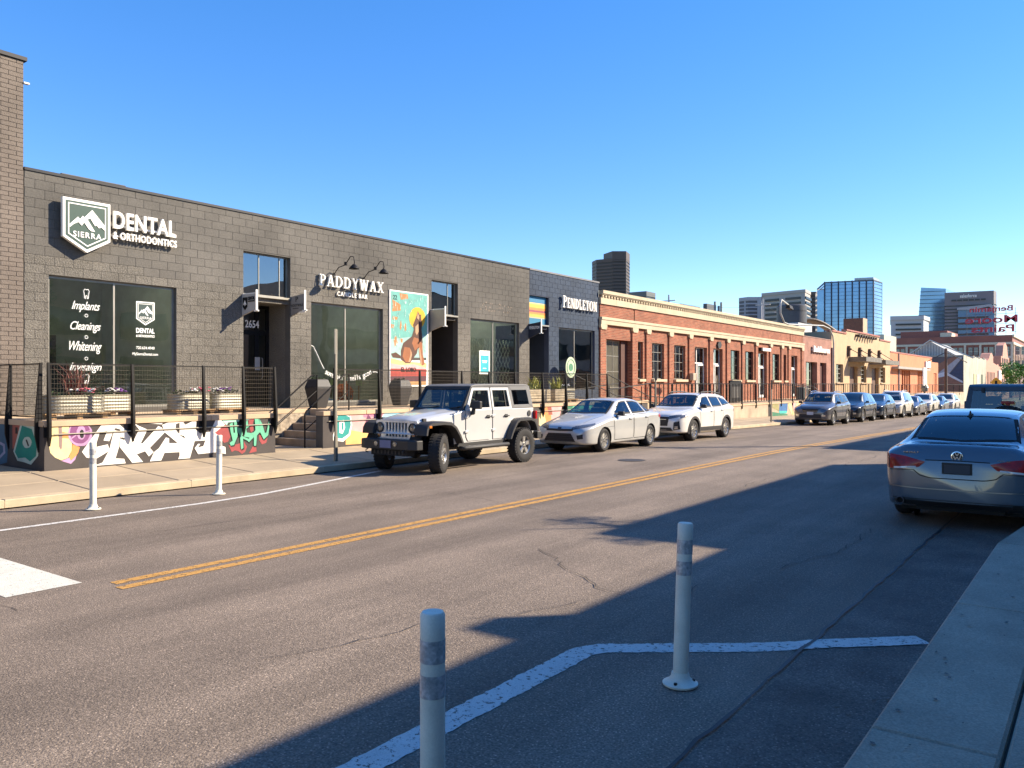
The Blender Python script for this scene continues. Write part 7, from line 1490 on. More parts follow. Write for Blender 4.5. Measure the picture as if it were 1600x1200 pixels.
# ---------------------------------------------------------------- car specifications (y runs from the front bumper to the tail)
def W(k, L, W2):   # plan width profile
    return [(0, W2 - .33), (.03, W2 - .24), (.09, W2 - .155), (.2, W2 - .08), (.4, W2 - .03), (.85, W2 - .005), (L * .5, W2), (L - .9, W2 - .005), (L - .45, W2 - .04), (L - .2, W2 - .10), (L - .08, W2 - .17), (L - .02, W2 - .26), (L, W2 - .34)]
def sedan(L=4.64, W2=.885, H=1.455, fa=.93, wb=2.70, r=.318):
    k = L / 4.64
    sp = dict(name='parked_car', L=L, fa=fa, ra=fa + wb, r=r, rim=.215, tw=.21, track=W2 - .015, sill=.20, seat=2.45 * k, rgy=3.7 * k, parcel=.98, mir=2.0 * k,
      zb=[(0, .30), (.1, .22), (.5, .19), (L - .5, .19), (L - .1, .27), (L, .34)],
      zt=[(0, .62), (.02, .66), (.08, .715), (.25, .78), (.6, .87), (1.0, .95), (1.22, .99), (1.34, 1.03), (1.7, 1.21), (2.05, H - .065), (2.35, H - .012), (2.75, H), (3.15, H - .03), (3.45, H - .10), (3.85, H - .27), (4.12, 1.085), (4.35, 1.075), (L - .08, 1.04), (L - .03, .99), (L, .90)],
      zs=[(0, .55), (.1, .66), (.35, .74), (.8, .83), (1.3, .91), (2.2, .945), (3.4, .975), (4.2, 1.0), (L - .15, .97), (L, .82)],
      wm=W(0, L, W2), ws=[(0, W2 - .42), (.1, W2 - .26), (.4, W2 - .13), (1.2, W2 - .07), (2.3, W2 - .05), (3.6, W2 - .055), (L - .4, W2 - .11), (L - .08, W2 - .25), (L, W2 - .42)],
      wt=[(0, .38), (.3, .56), (1.2, .70), (1.5, .68), (2.1, .585), (2.8, .575), (3.4, .56), (4.1, .60), (L - .3, .62), (L, .46)],
      side=[([(1.62, .985), (2.52, .995)], [(2.13, 1.325), (2.28, 1.35), (2.52, 1.362)]), ([(2.60, .998), (3.42, 1.02)], [(2.60, 1.364), (3.0, 1.357), (3.30, 1.312)]), ([(3.50, 1.025), (3.84, 1.045)], [(3.42, 1.285), (3.55, 1.24), (3.84, 1.085)])],
      ws_=([(-.66, 1.36), (0, 1.28), (.66, 1.36)], [(-.55, 2.03), (0, 2.0), (.55, 2.03)]), rg=([(-.55, 3.40), (0, 3.43), (.55, 3.40)], [(-.60, 4.02), (0, 4.09), (.60, 4.02)]),
      doors=[([(1.50, .34), (1.46, .40), (1.42, .60)][::-1][:0] + [(1.46, .30), (2.54, .30)], [(1.42, .92), (2.54, .965)]), ([(2.58, .30), (3.28, .30)], [(2.58, .967), (3.52, .985)])], handles=[(2.36, .86), (3.36, .885)], mirror=(1.72, .955), spk=(10, 'pair'), lines=[[(.95, .66), (2.0, .70), (3.2, .74)]],
      lamps=[('front', 'headlight', [(.36, .60), (.60, .66), (.74, .72)], [(.38, .69), (.58, .745), (.755, .77)], M_lens, .006), ('side', 'headlight', [(.10, .66), (.5, .745)], [(.12, .72), (.58, .79)], M_lens, .005), ('rear', 'tail_light', [(.42, .80), (.78, .80)], [(.42, .93), (.78, .95)], M_tail, .006), ('side', 'tail_light', [(L - .42, .87), (L - .10, .80)], [(L - .40, .95), (L - .10, .93)], M_tail, .005),
             ('front', 'fog_lamp', [(.56, .36), (.70, .38)], [(.54, .47), (.70, .50)], M_plast, .006)],
      centre=[('front', 'lower_grille', [(-.50, .30), (.50, .30)], [(-.36, .52), (.36, .52)], M_plast, .008), ('front', 'upper_grille', [(-.42, .585), (0, .575), (.42, .585)], [(-.42, .64), (0, .635), (.42, .64)], M_plast, .007)],
      ribs=[('front', 'grille_bar', [(-.44, .41), (.44, .41)], .012, M_gap, .012), ('front', 'grille_bar', [(-.47, .36), (.47, .36)], .012, M_gap, .012), ('front', 'grille_bar', [(-.41, .46), (.41, .46)], .012, M_gap, .012), ('top', 'hood_line', [(-.55, .34), (-.66, 1.2)], .006, M_gap, .002), ('top', 'hood_line', [(.55, .34), (.66, 1.2)], .006, M_gap, .002)])
    return sp
def suv(L=4.60, W2=.92, H=1.68, fa=.92, wb=2.66, r=.36, roofend=.35, tail=.0):
    R0 = L - roofend
    sp = dict(name='parked_car', L=L, fa=fa, ra=fa + wb, r=r, rim=.235, tw=.225, track=W2 - .015, sill=.28, seat=2.35, rgy=L - .6, parcel=1.0, mir=1.95, clad=.065,
      zb=[(0, .34), (.1, .27), (.5, .25), (L - .5, .25), (L - .1, .33), (L, .42)],
      zt=[(0, .78), (.02, .83), (.08, .90), (.25, .98), (.6, 1.05), (1.0, 1.10), (1.16, 1.13), (1.28, 1.18), (1.6, H - .27), (1.90, H - .09), (2.15, H - .03), (2.7, H), (3.4, H - .02), (R0, H - .08), (R0 + .07, H - .16), (L - .12, 1.22 + tail), (L - .05, 1.08), (L, .98)],
      zs=[(0, .70), (.1, .82), (.35, .90), (.8, .98), (1.2, 1.03), (2.2, 1.06), (3.4, 1.09), (L - .3, 1.10), (L - .1, 1.04), (L, .92)],
      wm=W(0, L, W2), ws=[(0, W2 - .42), (.1, W2 - .26), (.4, W2 - .14), (1.2, W2 - .08), (2.3, W2 - .055), (3.6, W2 - .06), (L - .35, W2 - .10), (L - .08, W2 - .22), (L, W2 - .38)],
      wt=[(0, .44), (.3, .60), (1.1, .74), (1.4, .70), (1.95, .63), (2.8, .625), (R0, .58), (L - .1, .62), (L, .50)],
      side=[([(1.52, 1.085), (2.42, 1.10)], [(1.98, H - .165), (2.42, H - .135)]), ([(2.50, 1.10), (3.30, 1.12)], [(2.50, H - .132), (3.30, H - .15)]), ([(3.38, 1.13), (R0 - .12, 1.18)], [(3.38, H - .155), (R0 - .16, H - .20)])],
      ws_=([(-.68, 1.26), (0, 1.20), (.68, 1.26)], [(-.60, 1.90), (0, 1.86), (.60, 1.90)]), rg=([(-.52, R0 + .06), (.52, R0 + .06)], [(-.58, L - .13), (.58, L - .13)]),
      doors=[([(1.40, .40), (2.44, .40)], [(1.36, 1.05), (2.44, 1.075)]), ([(2.48, .40), (3.16, .40)], [(2.48, 1.077), (3.34, 1.09)])], handles=[(2.26, .97), (3.14, .99)], mirror=(1.60, 1.07), spk=(10, 'turbine'), lines=[],
      lamps=[('front', 'headlight', [(.36, .76), (.60, .80), (.76, .84)], [(.38, .85), (.60, .89), (.77, .915)], M_lens, .006), ('side', 'headlight', [(.10, .80), (.45, .87)], [(.12, .88), (.48, .93)], M_lens, .005), ('rear', 'tail_light', [(.45, .90), (.80, .90)], [(.45, 1.06), (.80, 1.06)], M_tail, .006), ('side', 'tail_light', [(L - .30, .92), (L - .10, .90)], [(L - .30, 1.08), (L - .12, 1.05)], M_tail, .005),
             ('front', 'fog_lamp', [(.56, .44), (.72, .46)], [(.56, .54), (.72, .56)], M_chr, .008)],
      centre=[('front', 'lower_grille', [(-.56, .36), (.56, .36)], [(-.50, .56), (.50, .56)], M_plast, .008), ('front', 'upper_grille', [(-.34, .66), (.34, .66)], [(-.42, .83), (.42, .83)], M_plast, .007)],
      ribs=[('front', 'grille_bar', [(-.48, .42), (.48, .42)], .014, M_gap, .012), ('front', 'grille_bar', [(-.36, .71), (.36, .71)], .012, M_chr, .012), ('front', 'grille_bar', [(-.38, .76), (.38, .76)], .012, M_gap, .012), ('top', 'hood_line', [(-.58, .34), (-.72, 1.1)], .006, M_gap, .002), ('top', 'hood_line', [(.58, .34), (.72, 1.1)], .006, M_gap, .002)])
    return sp
P_sil = paint('warm_silver', (.54, .54, .51), .35, .30); P_wht = paint('pearl_white', (.70, .68, .62), .05, .3); P_gry = paint('gunmetal', (.14, .135, .135), .5, .3); P_dk = paint('black_blue', (.03, .035, .042), .4, .25); P_navy = paint('deep_navy', (.035, .055, .085), .5, .25)
P_wh2 = paint('cream_white', (.64, .60, .50), 0, .35); P_blu = paint('steel_blue', (.10, .125, .15), .3, .22); P_jeep = paint('jeep_silver', (.57, .57, .55), .25, .34); P_jnavy = paint('dark_teal_blue', (.015, .05, .10), .5, .3)
PIT = lambda y: (-.0115 if y > 22 else 0, 0, 0)
def park(sp, pm_, x, yf, lab, see, tilt=0):
    ym = yf + sp['L'] / 2; sl_ = (gz(ym + 1.3) - gz(ym - 1.3)) / 2.6
    return build_car(sp, pm_, lab, (x, yf, gz(ym) - sl_ * sp['L'] / 2 + .004 + .006), (math.atan(sl_), 0, tilt), 'cars parked along the left kerb', see)
s1 = sedan(); s1['mirm'] = M_plast; s1['handlem'] = P_sil; s1['ribs'] += [('front', 'badge', [(-.055, .645), (.055, .645)], .07, M_rimd, .014)]
park(s1, P_sil, -11.82, 18.02, 'silver four door sedan parked behind the silver off-roader', True)
s2 = suv(L=4.86, W2=.93, H=1.64, fa=.97, wb=2.745, r=.345, roofend=.55); s2['spk'] = (9, 'turbine'); s2['mirm'] = M_plast; s2['rails'] = (2.3, 3.9); s2['railm'] = M_plast; s2['clad'] = .075
s2['zt'] = [(0, .74), (.02, .79), (.08, .86), (.25, .93), (.6, 1.0), (1.05, 1.06), (1.24, 1.08), (1.36, 1.13), (1.7, 1.34), (2.02, 1.52), (2.3, 1.575), (2.8, 1.59), (3.7, 1.57), (4.25, 1.50), (4.35, 1.45), (4.70, 1.15), (4.80, 1.05), (4.86, .95)]
s2['ws_'] = ([(-.68, 1.38), (0, 1.31), (.68, 1.38)], [(-.60, 2.04), (0, 2.0), (.60, 2.04)]); s2['side'] = [([(1.62, 1.085), (2.52, 1.10)], [(2.10, 1.435), (2.3, 1.46), (2.52, 1.465)]), ([(2.60, 1.10), (3.44, 1.12)], [(2.60, 1.466), (3.44, 1.455)]), ([(3.52, 1.13), (4.30, 1.20)], [(3.52, 1.45), (4.08, 1.37)])]
s2['doors'] = [([(1.46, .40), (2.54, .40)], [(1.42, 1.05), (2.54, 1.075)]), ([(2.58, .40), (3.26, .40)], [(2.58, 1.077), (3.48, 1.09)])]; s2['handles'] = [(2.36, .96), (3.28, .99)]; s2['rg'] = ([(-.52, 4.33), (.52, 4.33)], [(-.58, 4.68), (.58, 4.68)])
s2['centre'] = [('front', 'upper_grille', [(-.40, .50), (.40, .50)], [(-.46, .80), (.46, .80)], M_plast, .008), ('front', 'lower_grille', [(-.60, .34), (.60, .34)], [(-.52, .45), (.52, .45)], M_plast, .012), ('front', 'skid_plate', [(-.40, .345), (.40, .345)], [(-.36, .385), (.36, .385)], P_gry, .02)]
s2['lamps'] = [('front', 'headlight', [(.44, .72), (.62, .76), (.78, .80)], [(.44, .82), (.62, .86), (.79, .875)], M_lens, .008), ('side', 'headlight', [(.12, .75), (.42, .82)], [(.14, .84), (.46, .88)], M_lens, .006), ('front', 'corner_cladding', [(.60, .36), (.80, .40)], [(.62, .62), (.78, .66)], M_plast, .010), ('front', 'fog_lamp', [(.64, .40), (.74, .41)], [(.64, .49), (.74, .50)], M_chr, .016), ('rear', 'tail_light', [(.45, .90), (.80, .90)], [(.45, 1.06), (.80, 1.06)], M_tail, .006), ('side', 'tail_light', [(4.56, .92), (4.74, .90)], [(4.50, 1.06), (4.74, 1.05)], M_tail, .005)]
park(s2, P_wht, -11.86, 23.85, 'pearl white wagon with black cladding and roof rails, third car from the dock steps', True)
s3 = suv(); s3['spk'] = (10, 'pair'); s3['rails'] = (2.2, 3.6); s3['railm'] = M_chr; s3['plate'] = ('front', .52, M_plate); s3['mirm'] = M_plast
park(s3, P_gry, -11.85, 40.75, 'gunmetal grey compact suv with white front number plate, first of the far row', True)
s4 = suv(L=4.62, H=1.69); s4['spk'] = (10, 'five'); park(s4, P_dk, -11.85, 46.75, 'black compact suv right behind the gunmetal suv', False)
s5 = suv(L=4.45, H=1.62, W2=.90); park(s5, P_navy, -11.9, 52.6, 'dark blue small suv between the black suv and the white off-road suv', False)
s6 = suv(L=4.82, W2=.96, H=1.82, r=.39, roofend=.25, fa=.9, wb=2.79); s6['rails'] = (2.2, 3.9); s6['railm'] = P_wh2
park(s6, P_wh2, -11.9, 58.0, 'boxy cream white large suv in the far row', False)
s7 = sedan(L=4.7, H=1.47); park(s7, P_gry, -11.9, 63.7, 'grey sedan parked behind the boxy white suv', False)
s8 = suv(L=4.6, H=1.66); park(s8, P_wh2, -11.9, 69.4, 'white compact suv, second white one in the far row', False)
s9 = sedan(L=4.5, H=1.48); park(s9, P_blu, -11.95, 75.2, 'blue grey hatchback near the end of the far row', False)
s10 = suv(L=4.6, H=1.7); park(s10, P_wh2, -11.95, 81.2, 'farthest white car of the left row, almost hidden', False)
# ---- steel blue sedan seen from behind on the right
sv = sedan(L=4.87, W2=.918, H=1.487, fa=.95, wb=2.80, r=.335)
L = 4.87
sv['zt'] = [(0, .64), (.02, .68), (.08, .73), (.25, .80), (.6, .89), (1.0, .96), (1.26, 1.0), (1.38, 1.04), (1.75, 1.23), (2.1, 1.42), (2.4, 1.475), (2.85, 1.487), (3.35, 1.455), (3.7, 1.38), (4.05, 1.235), (4.36, 1.085), (4.5, 1.07), (4.74, 1.065), (4.78, 1.04), (4.82, .98), (L, .86)]
sv['zs'] = [(0, .56), (.1, .67), (.35, .75), (.8, .84), (1.3, .92), (2.2, .955), (3.4, .985), (4.3, 1.0), (4.70, .985), (4.80, .93), (L, .80)]
sv['wm'] = [(0, .58), (.03, .67), (.09, .76), (.2, .835), (.4, .885), (.85, .91), (2.4, .918), (4.0, .913), (4.45, .885), (4.66, .85), (4.77, .80), (4.83, .73), (4.86, .66), (L, .60)]
sv['ws'] = [(0, .5), (.1, .66), (.4, .79), (1.2, .85), (2.3, .868), (3.8, .862), (4.4, .82), (4.66, .765), (4.80, .68), (L, .55)]
sv['wt'] = [(0, .38), (.3, .56), (1.2, .71), (1.5, .70), (2.1, .61), (2.8, .60), (3.5, .585), (4.0, .62), (4.4, .655), (4.7, .66), (L, .5)]
sv['rg'] = ([(-.56, 3.60), (0, 3.62), (.56, 3.60)], [(-.645, 4.26), (0, 4.36), (.645, 4.26)]); sv['side'] = [([(1.70, .995), (2.62, 1.005)], [(2.2, 1.35), (2.62, 1.39)]), ([(2.70, 1.008), (3.52, 1.03)], [(2.70, 1.392), (3.40, 1.345)]), ([(3.60, 1.035), (3.98, 1.06)], [(3.55, 1.31), (3.98, 1.12)])]
sv['doors'] = [([(1.52, .30), (2.64, .30)], [(1.50, .93), (2.64, .975)]), ([(2.68, .30), (3.40, .30)], [(2.68, .977), (3.62, .99)])]; sv['handles'] = [(2.45, .87), (3.46, .89)]; sv['mirror'] = (1.80, .97); sv['parcel'] = 1.02; sv['rgy'] = 4.0; sv['spk'] = (5, 'five')
M_plt2 = mat('plate_frame', (.012, .012, .012), rough=.5)
sv['lamps'] = [x for x in sv['lamps'] if x[1] not in ('tail_light',)] + [
  ('rear', 'tail_light', [(.435, .775), (.60, .745), (.80, .735)], [(.36, .845), (.60, .905), (.795, .925)], M_tail, .008),
  ('side', 'tail_light', [(4.50, .78), (4.76, .735)], [(4.44, .915), (4.76, .925)], M_tail, .007),
  ('rear', 'reverse_lamp', [(.46, .765), (.74, .738)], [(.47, .785), (.74, .762)], mat('clear_lens', (.62, .62, .62), rough=.1, coat=1), .012),
  ('rear', 'exhaust_tip', [(.60, .305), (.70, .31)], [(.60, .355), (.70, .36)], M_gap, .012)]
sv['centre'] = [('rear', 'plate_recess', [(-.17, .70), (.17, .70)], [(-.17, .845), (.17, .845)], M_plt2, .004), ('rear', 'bumper_valance', [(-.72, .27), (.72, .27)], [(-.74, .34), (.74, .34)], M_plast, .006)]
sv['ribs'] = [('rear', 'boot_gap', [(-.50, .735), (-.42, .665), (-.30, .64), (.30, .64), (.42, .665), (.50, .735)], .012, M_gap, .003), ('rear', 'boot_crease', [(-.36, .868), (0, .873), (.36, .868)], .012, M_gap, .004), ('rear', 'chrome_strip', [(-.80, .515), (-.4, .50), (.4, .50), (.80, .515)], .014, mat('satin_strip', (.28, .28, .27), rough=.3, metal=.8), .010), ('rear', 'bumper_gap', [(-.80, .72), (-.50, .735)], .008, M_gap, .003), ('rear', 'bumper_gap', [(.50, .735), (.80, .72)], .008, M_gap, .003),
   ('rear', 'lower_gap', [(-.76, .36), (.76, .36)], .010, M_gap, .006)]
yR = 11.36
tv, cv = build_car(sv, P_blu, 'steel blue sedan seen from behind, parked at the right kerb', (-1.52, yR + L + .08, .006), (0, 0, math.pi), 'cars parked along the right kerb', True)
yb = lambda z: cv.end(0, z, True)
g = MB(); g.box(-.152, .152, yb(.78) + .0, yb(.78) + .012, .70, .845); pl = obj('number_plate', g, M_plt2, tv); g = MB(); g.box(-.145, .145, yb(.78) + .012, yb(.78) + .016, .712, .822); obj('plate_face', g, mat('dark_plate', (.05, .05, .055), rough=.6), pl)
g = MB(); yq = yb(.91); g.lathe([(.068, 0), (.068, .012), (.057, .014), (.057, .006), (0, .006)], (0, yq, .925), axis='y', n=32)
bd = obj('badge', g, M_chr, tv, smooth=True, flat_angle=30)
g = MB(); g.lathe([(.056, .007), (0, .007)], (0, yq, .925), axis='y', n=32); obj('badge_disc', g, M_plt2, bd)
RF = lambda y: (lambda a, b, q: (-a, y + q, b))
def vstroke(pts):
    g = MB()
    for (a, b), (c, d) in zip(pts[:-1], pts[1:]):
        e = .0065; g.prism([(a - e, b), (a + e, b), (c + e, d), (c - e, d)], RF(yq), .008, .015 + .0004 * len(g.v) / 8)
    obj('badge_letter', g, M_chr, bd)
vstroke([(-.022, .974), (0, .936), (.022, .974)]); vstroke([(-.046, .957), (-.022, .886), (0, .926), (.022, .886), (.046, .957)])
text('lettering', 'PASSAT', RF(yb(.96) + .0), -.62, -.44, .952, .967, -.03, .008, M_chr, tv, space=1.15); text('lettering', 'TDI SE', RF(yb(.9)), .43, .58, .888, .903, -.03, .004, M_chr, tv)
g = MB(); g.tube([(-.70, 4.80, .33), (-.70, 4.855, .33)], .045, n=16); 
t_ = MB(); t_.lathe([(.050, 0), (.052, .03), (.040, .032), (.038, .0)], (.66, yb(.36) - .10 + .08, .325), axis='y', n=20); obj('exhaust_pipe', t_, M_rimd, tv, smooth=True)
g = MB(); g.hull8([(-.012, 3.55, 1.40), (.012, 3.55, 1.40), (.012, 3.68, 1.385), (-.012, 3.68, 1.385), (-.006, 3.62, 1.475), (.006, 3.62, 1.475), (.006, 3.67, 1.46), (-.006, 3.67, 1.46)]); obj('aerial_fin', g, M_plast, tv)
g = MB(); g.hull8([(-.035, 3.53, 1.415), (.035, 3.53, 1.415), (.03, 3.68, 1.395), (-.03, 3.68, 1.395), (-.02, 3.56, 1.435), (.02, 3.56, 1.435), (.015, 3.66, 1.42), (-.015, 3.66, 1.42)]); obj('aerial_base', g, M_plast, tv)
# ---------------------------------------------------------------- off-roader
def offroad(pm_, top_m, loc, rz, lab, group, steer=0., rearview=False):
    t = bpy.data.objects.new('off_road_car', None); COL.objects.link(t); tag(t, lab, 'car', group)
    SX = lambda y, z, x: (x, y, z); r = .405; fa, ra = .78, 3.725; M_hood = pm_
    # tub with cut arches
    def arc(c, rr, a0, a1, n=8): return [(c + rr * math.cos(a0 + (a1 - a0) * k / n), .50 + rr * math.sin(a0 + (a1 - a0) * k / n)) for k in range(n + 1)]
    prof = [(1.02 + .30, .56), (3.18, .56)] + arc(ra, .53, math.pi * .95, math.pi * .05) + [(4.26, .60), (4.30, .70), (4.30, 1.27), (1.62, 1.27), (1.55, 1.24), (1.32, 1.20)]
    mb = MB(); mb.prism(prof, SX, -.745, .745); body = obj('body', mb, pm_, t, bevel=.018)
    # front clip: narrower fenders either side of the bonnet
    mb = MB(); fp = [(.40, .78), (.42, 1.05), (1.36, 1.17), (1.36, .60)] + arc(fa, .56, .2, math.pi * .93)[1:-1] ; mb.prism(fp, SX, -.60, .60); obj('engine_bay', mb, pm_, t, bevel=.012)
    mb = MB(); mb.box(-.5, .5, .3, 4.15, .42, .62); mb.tube([(-.8, fa, r), (.8, fa, r)], .05, n=8); mb.tube([(-.8, ra, r), (.8, ra, r)], .06, n=8); mb.lathe([(0, -.13), (.12, -.08), (.14, 0), (.12, .08), (0, .13)], (.12, fa, r), axis='x', n=12); mb.tube([(.34, fa, r + .02), (.30, fa + .12, .9)], .05, n=8); mb.tube([(-.34, fa, r + .02), (-.30, fa + .12, .9)], .05, n=8); mb.box(-.60, .60, 1.0, 1.35, .5, .9); obj('underbody', mb, M_gap, t)
    # bonnet, crowned
    rows = []
    for j in range(13):
        y = .36 + 1.24 * j / 12; w_ = .575 + .125 * j / 12; zc = 1.085 + .155 * (j / 12) ** .85; row = []
        for k in range(17):
            x = -1 + 2 * k / 16; z = zc + .055 * (1 - abs(x) ** 2.6) - (.05 if abs(x) > .97 else 0) + (.018 if abs(x) < .55 and j > 0 else 0); row.append((w_ * x, y, z - (.03 if j == 0 else 0)))
        rows.append(row)
    mb = MB(); mb.grid(rows); mb.grid([[(p[0], .36, p[2] - q) for p in rows[0]] for q in (0, .05)]); mb.grid([[rows[j][0] for j in range(13)], [(rows[j][0][0], rows[j][0][1], rows[j][0][2] - .07) for j in range(13)]]); mb.grid([[rows[j][-1] for j in range(13)], [(rows[j][-1][0], rows[j][-1][1], rows[j][-1][2] - .07) for j in range(13)]]); obj('hood', mb, pm_, t, smooth=True, weld=True, flat_angle=40)
    for sg in (-1, 1):
        g = MB(); g.box(sg * .58 - .03, sg * .58 + .03, .50, .60, 1.045, 1.13); obj('hood_latch', g, M_plast, t, bevel=.01)
        g = MB(); g.box(min(sg * .60, sg * .74), max(sg * .60, sg * .74), 1.33, 1.62, .58, 1.18); obj('cowl_side', g, pm_, t, bevel=.02)
        g = MB(); g.hull8([(sg * .60 - .02, .75, 1.0), (sg * .60 + .02, .75, 1.0), (sg * .74, 1.36, 1.0), (sg * .60, 1.36, 1.0), (sg * .58 - .02, .75, 1.12), (sg * .60, .75, 1.12), (sg * .72, 1.36, 1.19), (sg * .58, 1.36, 1.19)]); obj('fender_top', g, pm_, t, bevel=.01, fix=True)
    # grille with seven real slots
    g = MB(); g.box(-.57, .57, .395, .41, .70, 1.07); obj('radiator', g, M_gap, t)
    gr = MB(); sx = [-.27 + .09 * k for k in range(7)]
    edges = [-.33] + [v for x in sx for v in (x - .028, x + .028)] + [.33]
    for a, b in zip(edges[0::2], edges[1::2]): gr.box(a, b, .335, .385, .745, 1.035)
    gr.box(-.33, .33, .335, .385, .685, .745); gr.box(-.33, .33, .335, .385, 1.035, 1.085)
    for sg in (-1, 1):
        a, b = sorted((sg * .33, sg * .60)); gr.prism([(a, .685), (b, .685), (b, 1.085 - (.0 if sg < 0 else .035)), (b - (.0 if sg < 0 else .035), 1.085)] + ([(a + .035, 1.085), (a, 1.05)] if sg < 0 else [(a, 1.085)]), lambda p, q, s_: (p, s_, q), .335, .385)
    go = obj('grille', gr, pm_, t, bevel=.008)
    for sg in (-1, 1):
        g = MB(); g.lathe([(.108, -.002), (.108, -.025), (.092, -.03), (.088, -.012), (0, -.004)], (sg * .47, .335, .93), axis='y', n=28); hl = obj('headlight', g, M_plast, t, smooth=True, flat_angle=40); g = MB(); g.lathe([(.088, -.014), (.06, -.026), (0, -.032)], (sg * .47, .335, .93), axis='y', n=24); obj('lens', g, M_lens, hl, smooth=True)
        g = MB(); g.lathe([(.045, .0), (.045, -.014), (.03, -.022), (0, -.024)], (sg * .50, .335, .765), axis='y', n=18); obj('turn_signal', g, M_amber, t, smooth=True)
    # bumper
    g = MB(); bp = [(-.82, .26), (-.80, .10), (-.62, .02), (.62, .02), (.80, .10), (.82, .26), (.60, .30), (-.60, .30)]; g.prism(bp, lambda a, b, q: (a, b, q), .50, .70); bo_ = obj('front_bumper', g, M_plast, t, bevel=.02)
    g = MB(); g.prism([(-.60, .40), (-.52, .28), (.52, .28), (.60, .40)], lambda a, b, q: (a, .10 + (q - .36) * .5, q) if False else (a, b - .16, q), .37, .50); obj('valance', g, M_gap, bo_)
    for k in range(9): g = MB(); g.box(-.42 + k * .1, -.38 + k * .1, .105, .118, .40, .47); obj('valance_rib', g, M_plast, bo_)
    for sg in (-1, 1):
        g = MB(); g.lathe([(.055, 0), (.055, -.012), (.045, -.016), (0, -.010)], (sg * .27, .02, .615), axis='y', n=18); obj('fog_lamp', g, M_lens, bo_, smooth=True, flat_angle=40)
        g = MB(); g.tube([(sg * .52, .03, .50), (sg * .52, -.03, .48), (sg * .52, -.03, .44), (sg * .52, .03, .43)], .012, n=6); obj('tow_hook', g, M_plast, bo_)
    g = MB(); g.box(-.155, .155, .004, .018, .535, .69); obj('number_plate', g, mat('blue_plate', (.13, .15, .27), rough=.5), bo_)
    # flares
    def flare(pts, nm, x0=.735, x1=.925):
        for sg in (-1, 1):
            g = MB(); rows = []
            for (y, z, dy, dz) in pts: rows.append([(sg * x0, y + dy, z + dz), (sg * (x0 + .02), y, z), (sg * (x1 - .03), y, z - .004), (sg * x1, y + dy * .25, z + dz * .25), (sg * x1, y + dy * .85, z + dz * .85), (sg * (x1 - .06), y + dy, z + dz), (sg * x0, y + dy, z + dz)])
            g.grid(rows); g.face(rows[0]); g.face(rows[-1]); obj(nm, g, M_plast, t, smooth=True, fix=True, flat_angle=35)
    flare([(.235, .80, .07, .0), (.25, .93, .075, -.03), (.31, 1.02, .05, -.07), (.44, 1.065, .0, -.085), (.80, 1.075, .0, -.085), (1.06, 1.05, -.03, -.085), (1.22, .95, -.07, -.05), (1.36, .77, -.075, -.03), (1.46, .58, -.08, 0)], 'front_flare', x0=.57)
    flare([(3.10, .58, .08, 0), (3.20, .77, .075, -.03), (3.36, .98, .06, -.06), (3.50, 1.05, .02, -.085), (3.95, 1.055, 0, -.085), (4.14, 1.0, -.05, -.07), (4.24, .86, -.075, -.03), (4.28, .72, -.08, 0)], 'rear_flare')
    for sg in (-1, 1):
        g = MB(); g.box(min(sg * .926, sg * .935), max(sg * .926, sg * .935), .33, .41, .945, .995); obj('side_marker', g, M_amber, t, bevel=.004)
        g = MB(); g.tube([(sg * .80, 1.42, .47), (sg * .90, 1.5, .47), (sg * .90, 3.05, .47), (sg * .80, 3.12, .47)], .045, n=10); obj('side_step', g, M_plast, t, smooth=True)
        g = MB(); g.box(min(sg * .70, sg * .78), max(sg * .70, sg * .78), 1.40, 3.10, .50, .575); obj('rocker_guard', g, M_plast, t)
        # doors
        for k, (a, b, hy) in enumerate(((1.70, 2.62, 2.48), (2.66, 3.30, 3.16))):
            lo = .60; pr = [(a, lo + .10), (a + .06, lo), (b - .10, lo), (b, lo + .12), (b + (.06 if k else .0), 1.275), (a, 1.275)]
            if k: pr = [(a, lo), (b - .16, lo), (b - .05, lo + .12), (b + .06, lo + .42), (b + .10, 1.275), (a, 1.275)]
            g = MB(); x0, x1 = sorted((sg * .744, sg * .748)); 
            cyy, czz = sum(p[0] for p in pr) / 6, sum(p[1] for p in pr) / 6; big = [(cyy + (p[0] - cyy) * 1.018, czz + (p[1] - czz) * 1.02) for p in pr]; g.prism(big, SX, x0, x1); obj('door_gap', g, M_gap, t)
            g = MB(); x0, x1 = sorted((sg * .745, sg * .762)); g.prism(pr, SX, x0, x1); d = obj('door', g, pm_, t, bevel=.006)
            g = MB(); x0, x1 = sorted((sg * .760, sg * .80)); g.box(x0, x1, hy - .09, hy + .09, 1.10, 1.125); g.box(min(sg * .76, sg * .775), max(sg * .76, sg * .775), hy - .05, hy + .05, 1.075, 1.15); obj('handle', g, M_plast, d, bevel=.004)
            for z in (.78, 1.10): g = MB(); x0, x1 = sorted((sg * .758, sg * .785)); g.box(x0, x1, a - .05, a + .06, z, z + .055); obj('hinge', g, pm_, d, bevel=.008)
            # upper frame round the glass, leaning in
            fx = lambda z: sg * (.757 - (z - 1.27) * .16)
            if k == 0: outer = [(a, 1.275), (b, 1.275), (b, 1.765), (a + .30, 1.765)]; inner = [(a + .12, 1.32), (b - .06, 1.32), (b - .06, 1.705), (a + .34, 1.705)]
            else: outer = [(a, 1.275), (b + .10, 1.275), (b + .04, 1.765), (a, 1.765)]; inner = [(a + .055, 1.32), (b + .02, 1.32), (b - .03, 1.705), (a + .055, 1.705)]
            g = MB()
            for i in range(4):
                j = (i + 1) % 4; o1, o2, i2, i1 = outer[i], outer[j], inner[j], inner[i]; q = [(fx(p[1]), p[0], p[1]) for p in (o1, o2, i2, i1)]; g.hull8([(p[0] - sg * .03, p[1], p[2]) for p in q] + q)
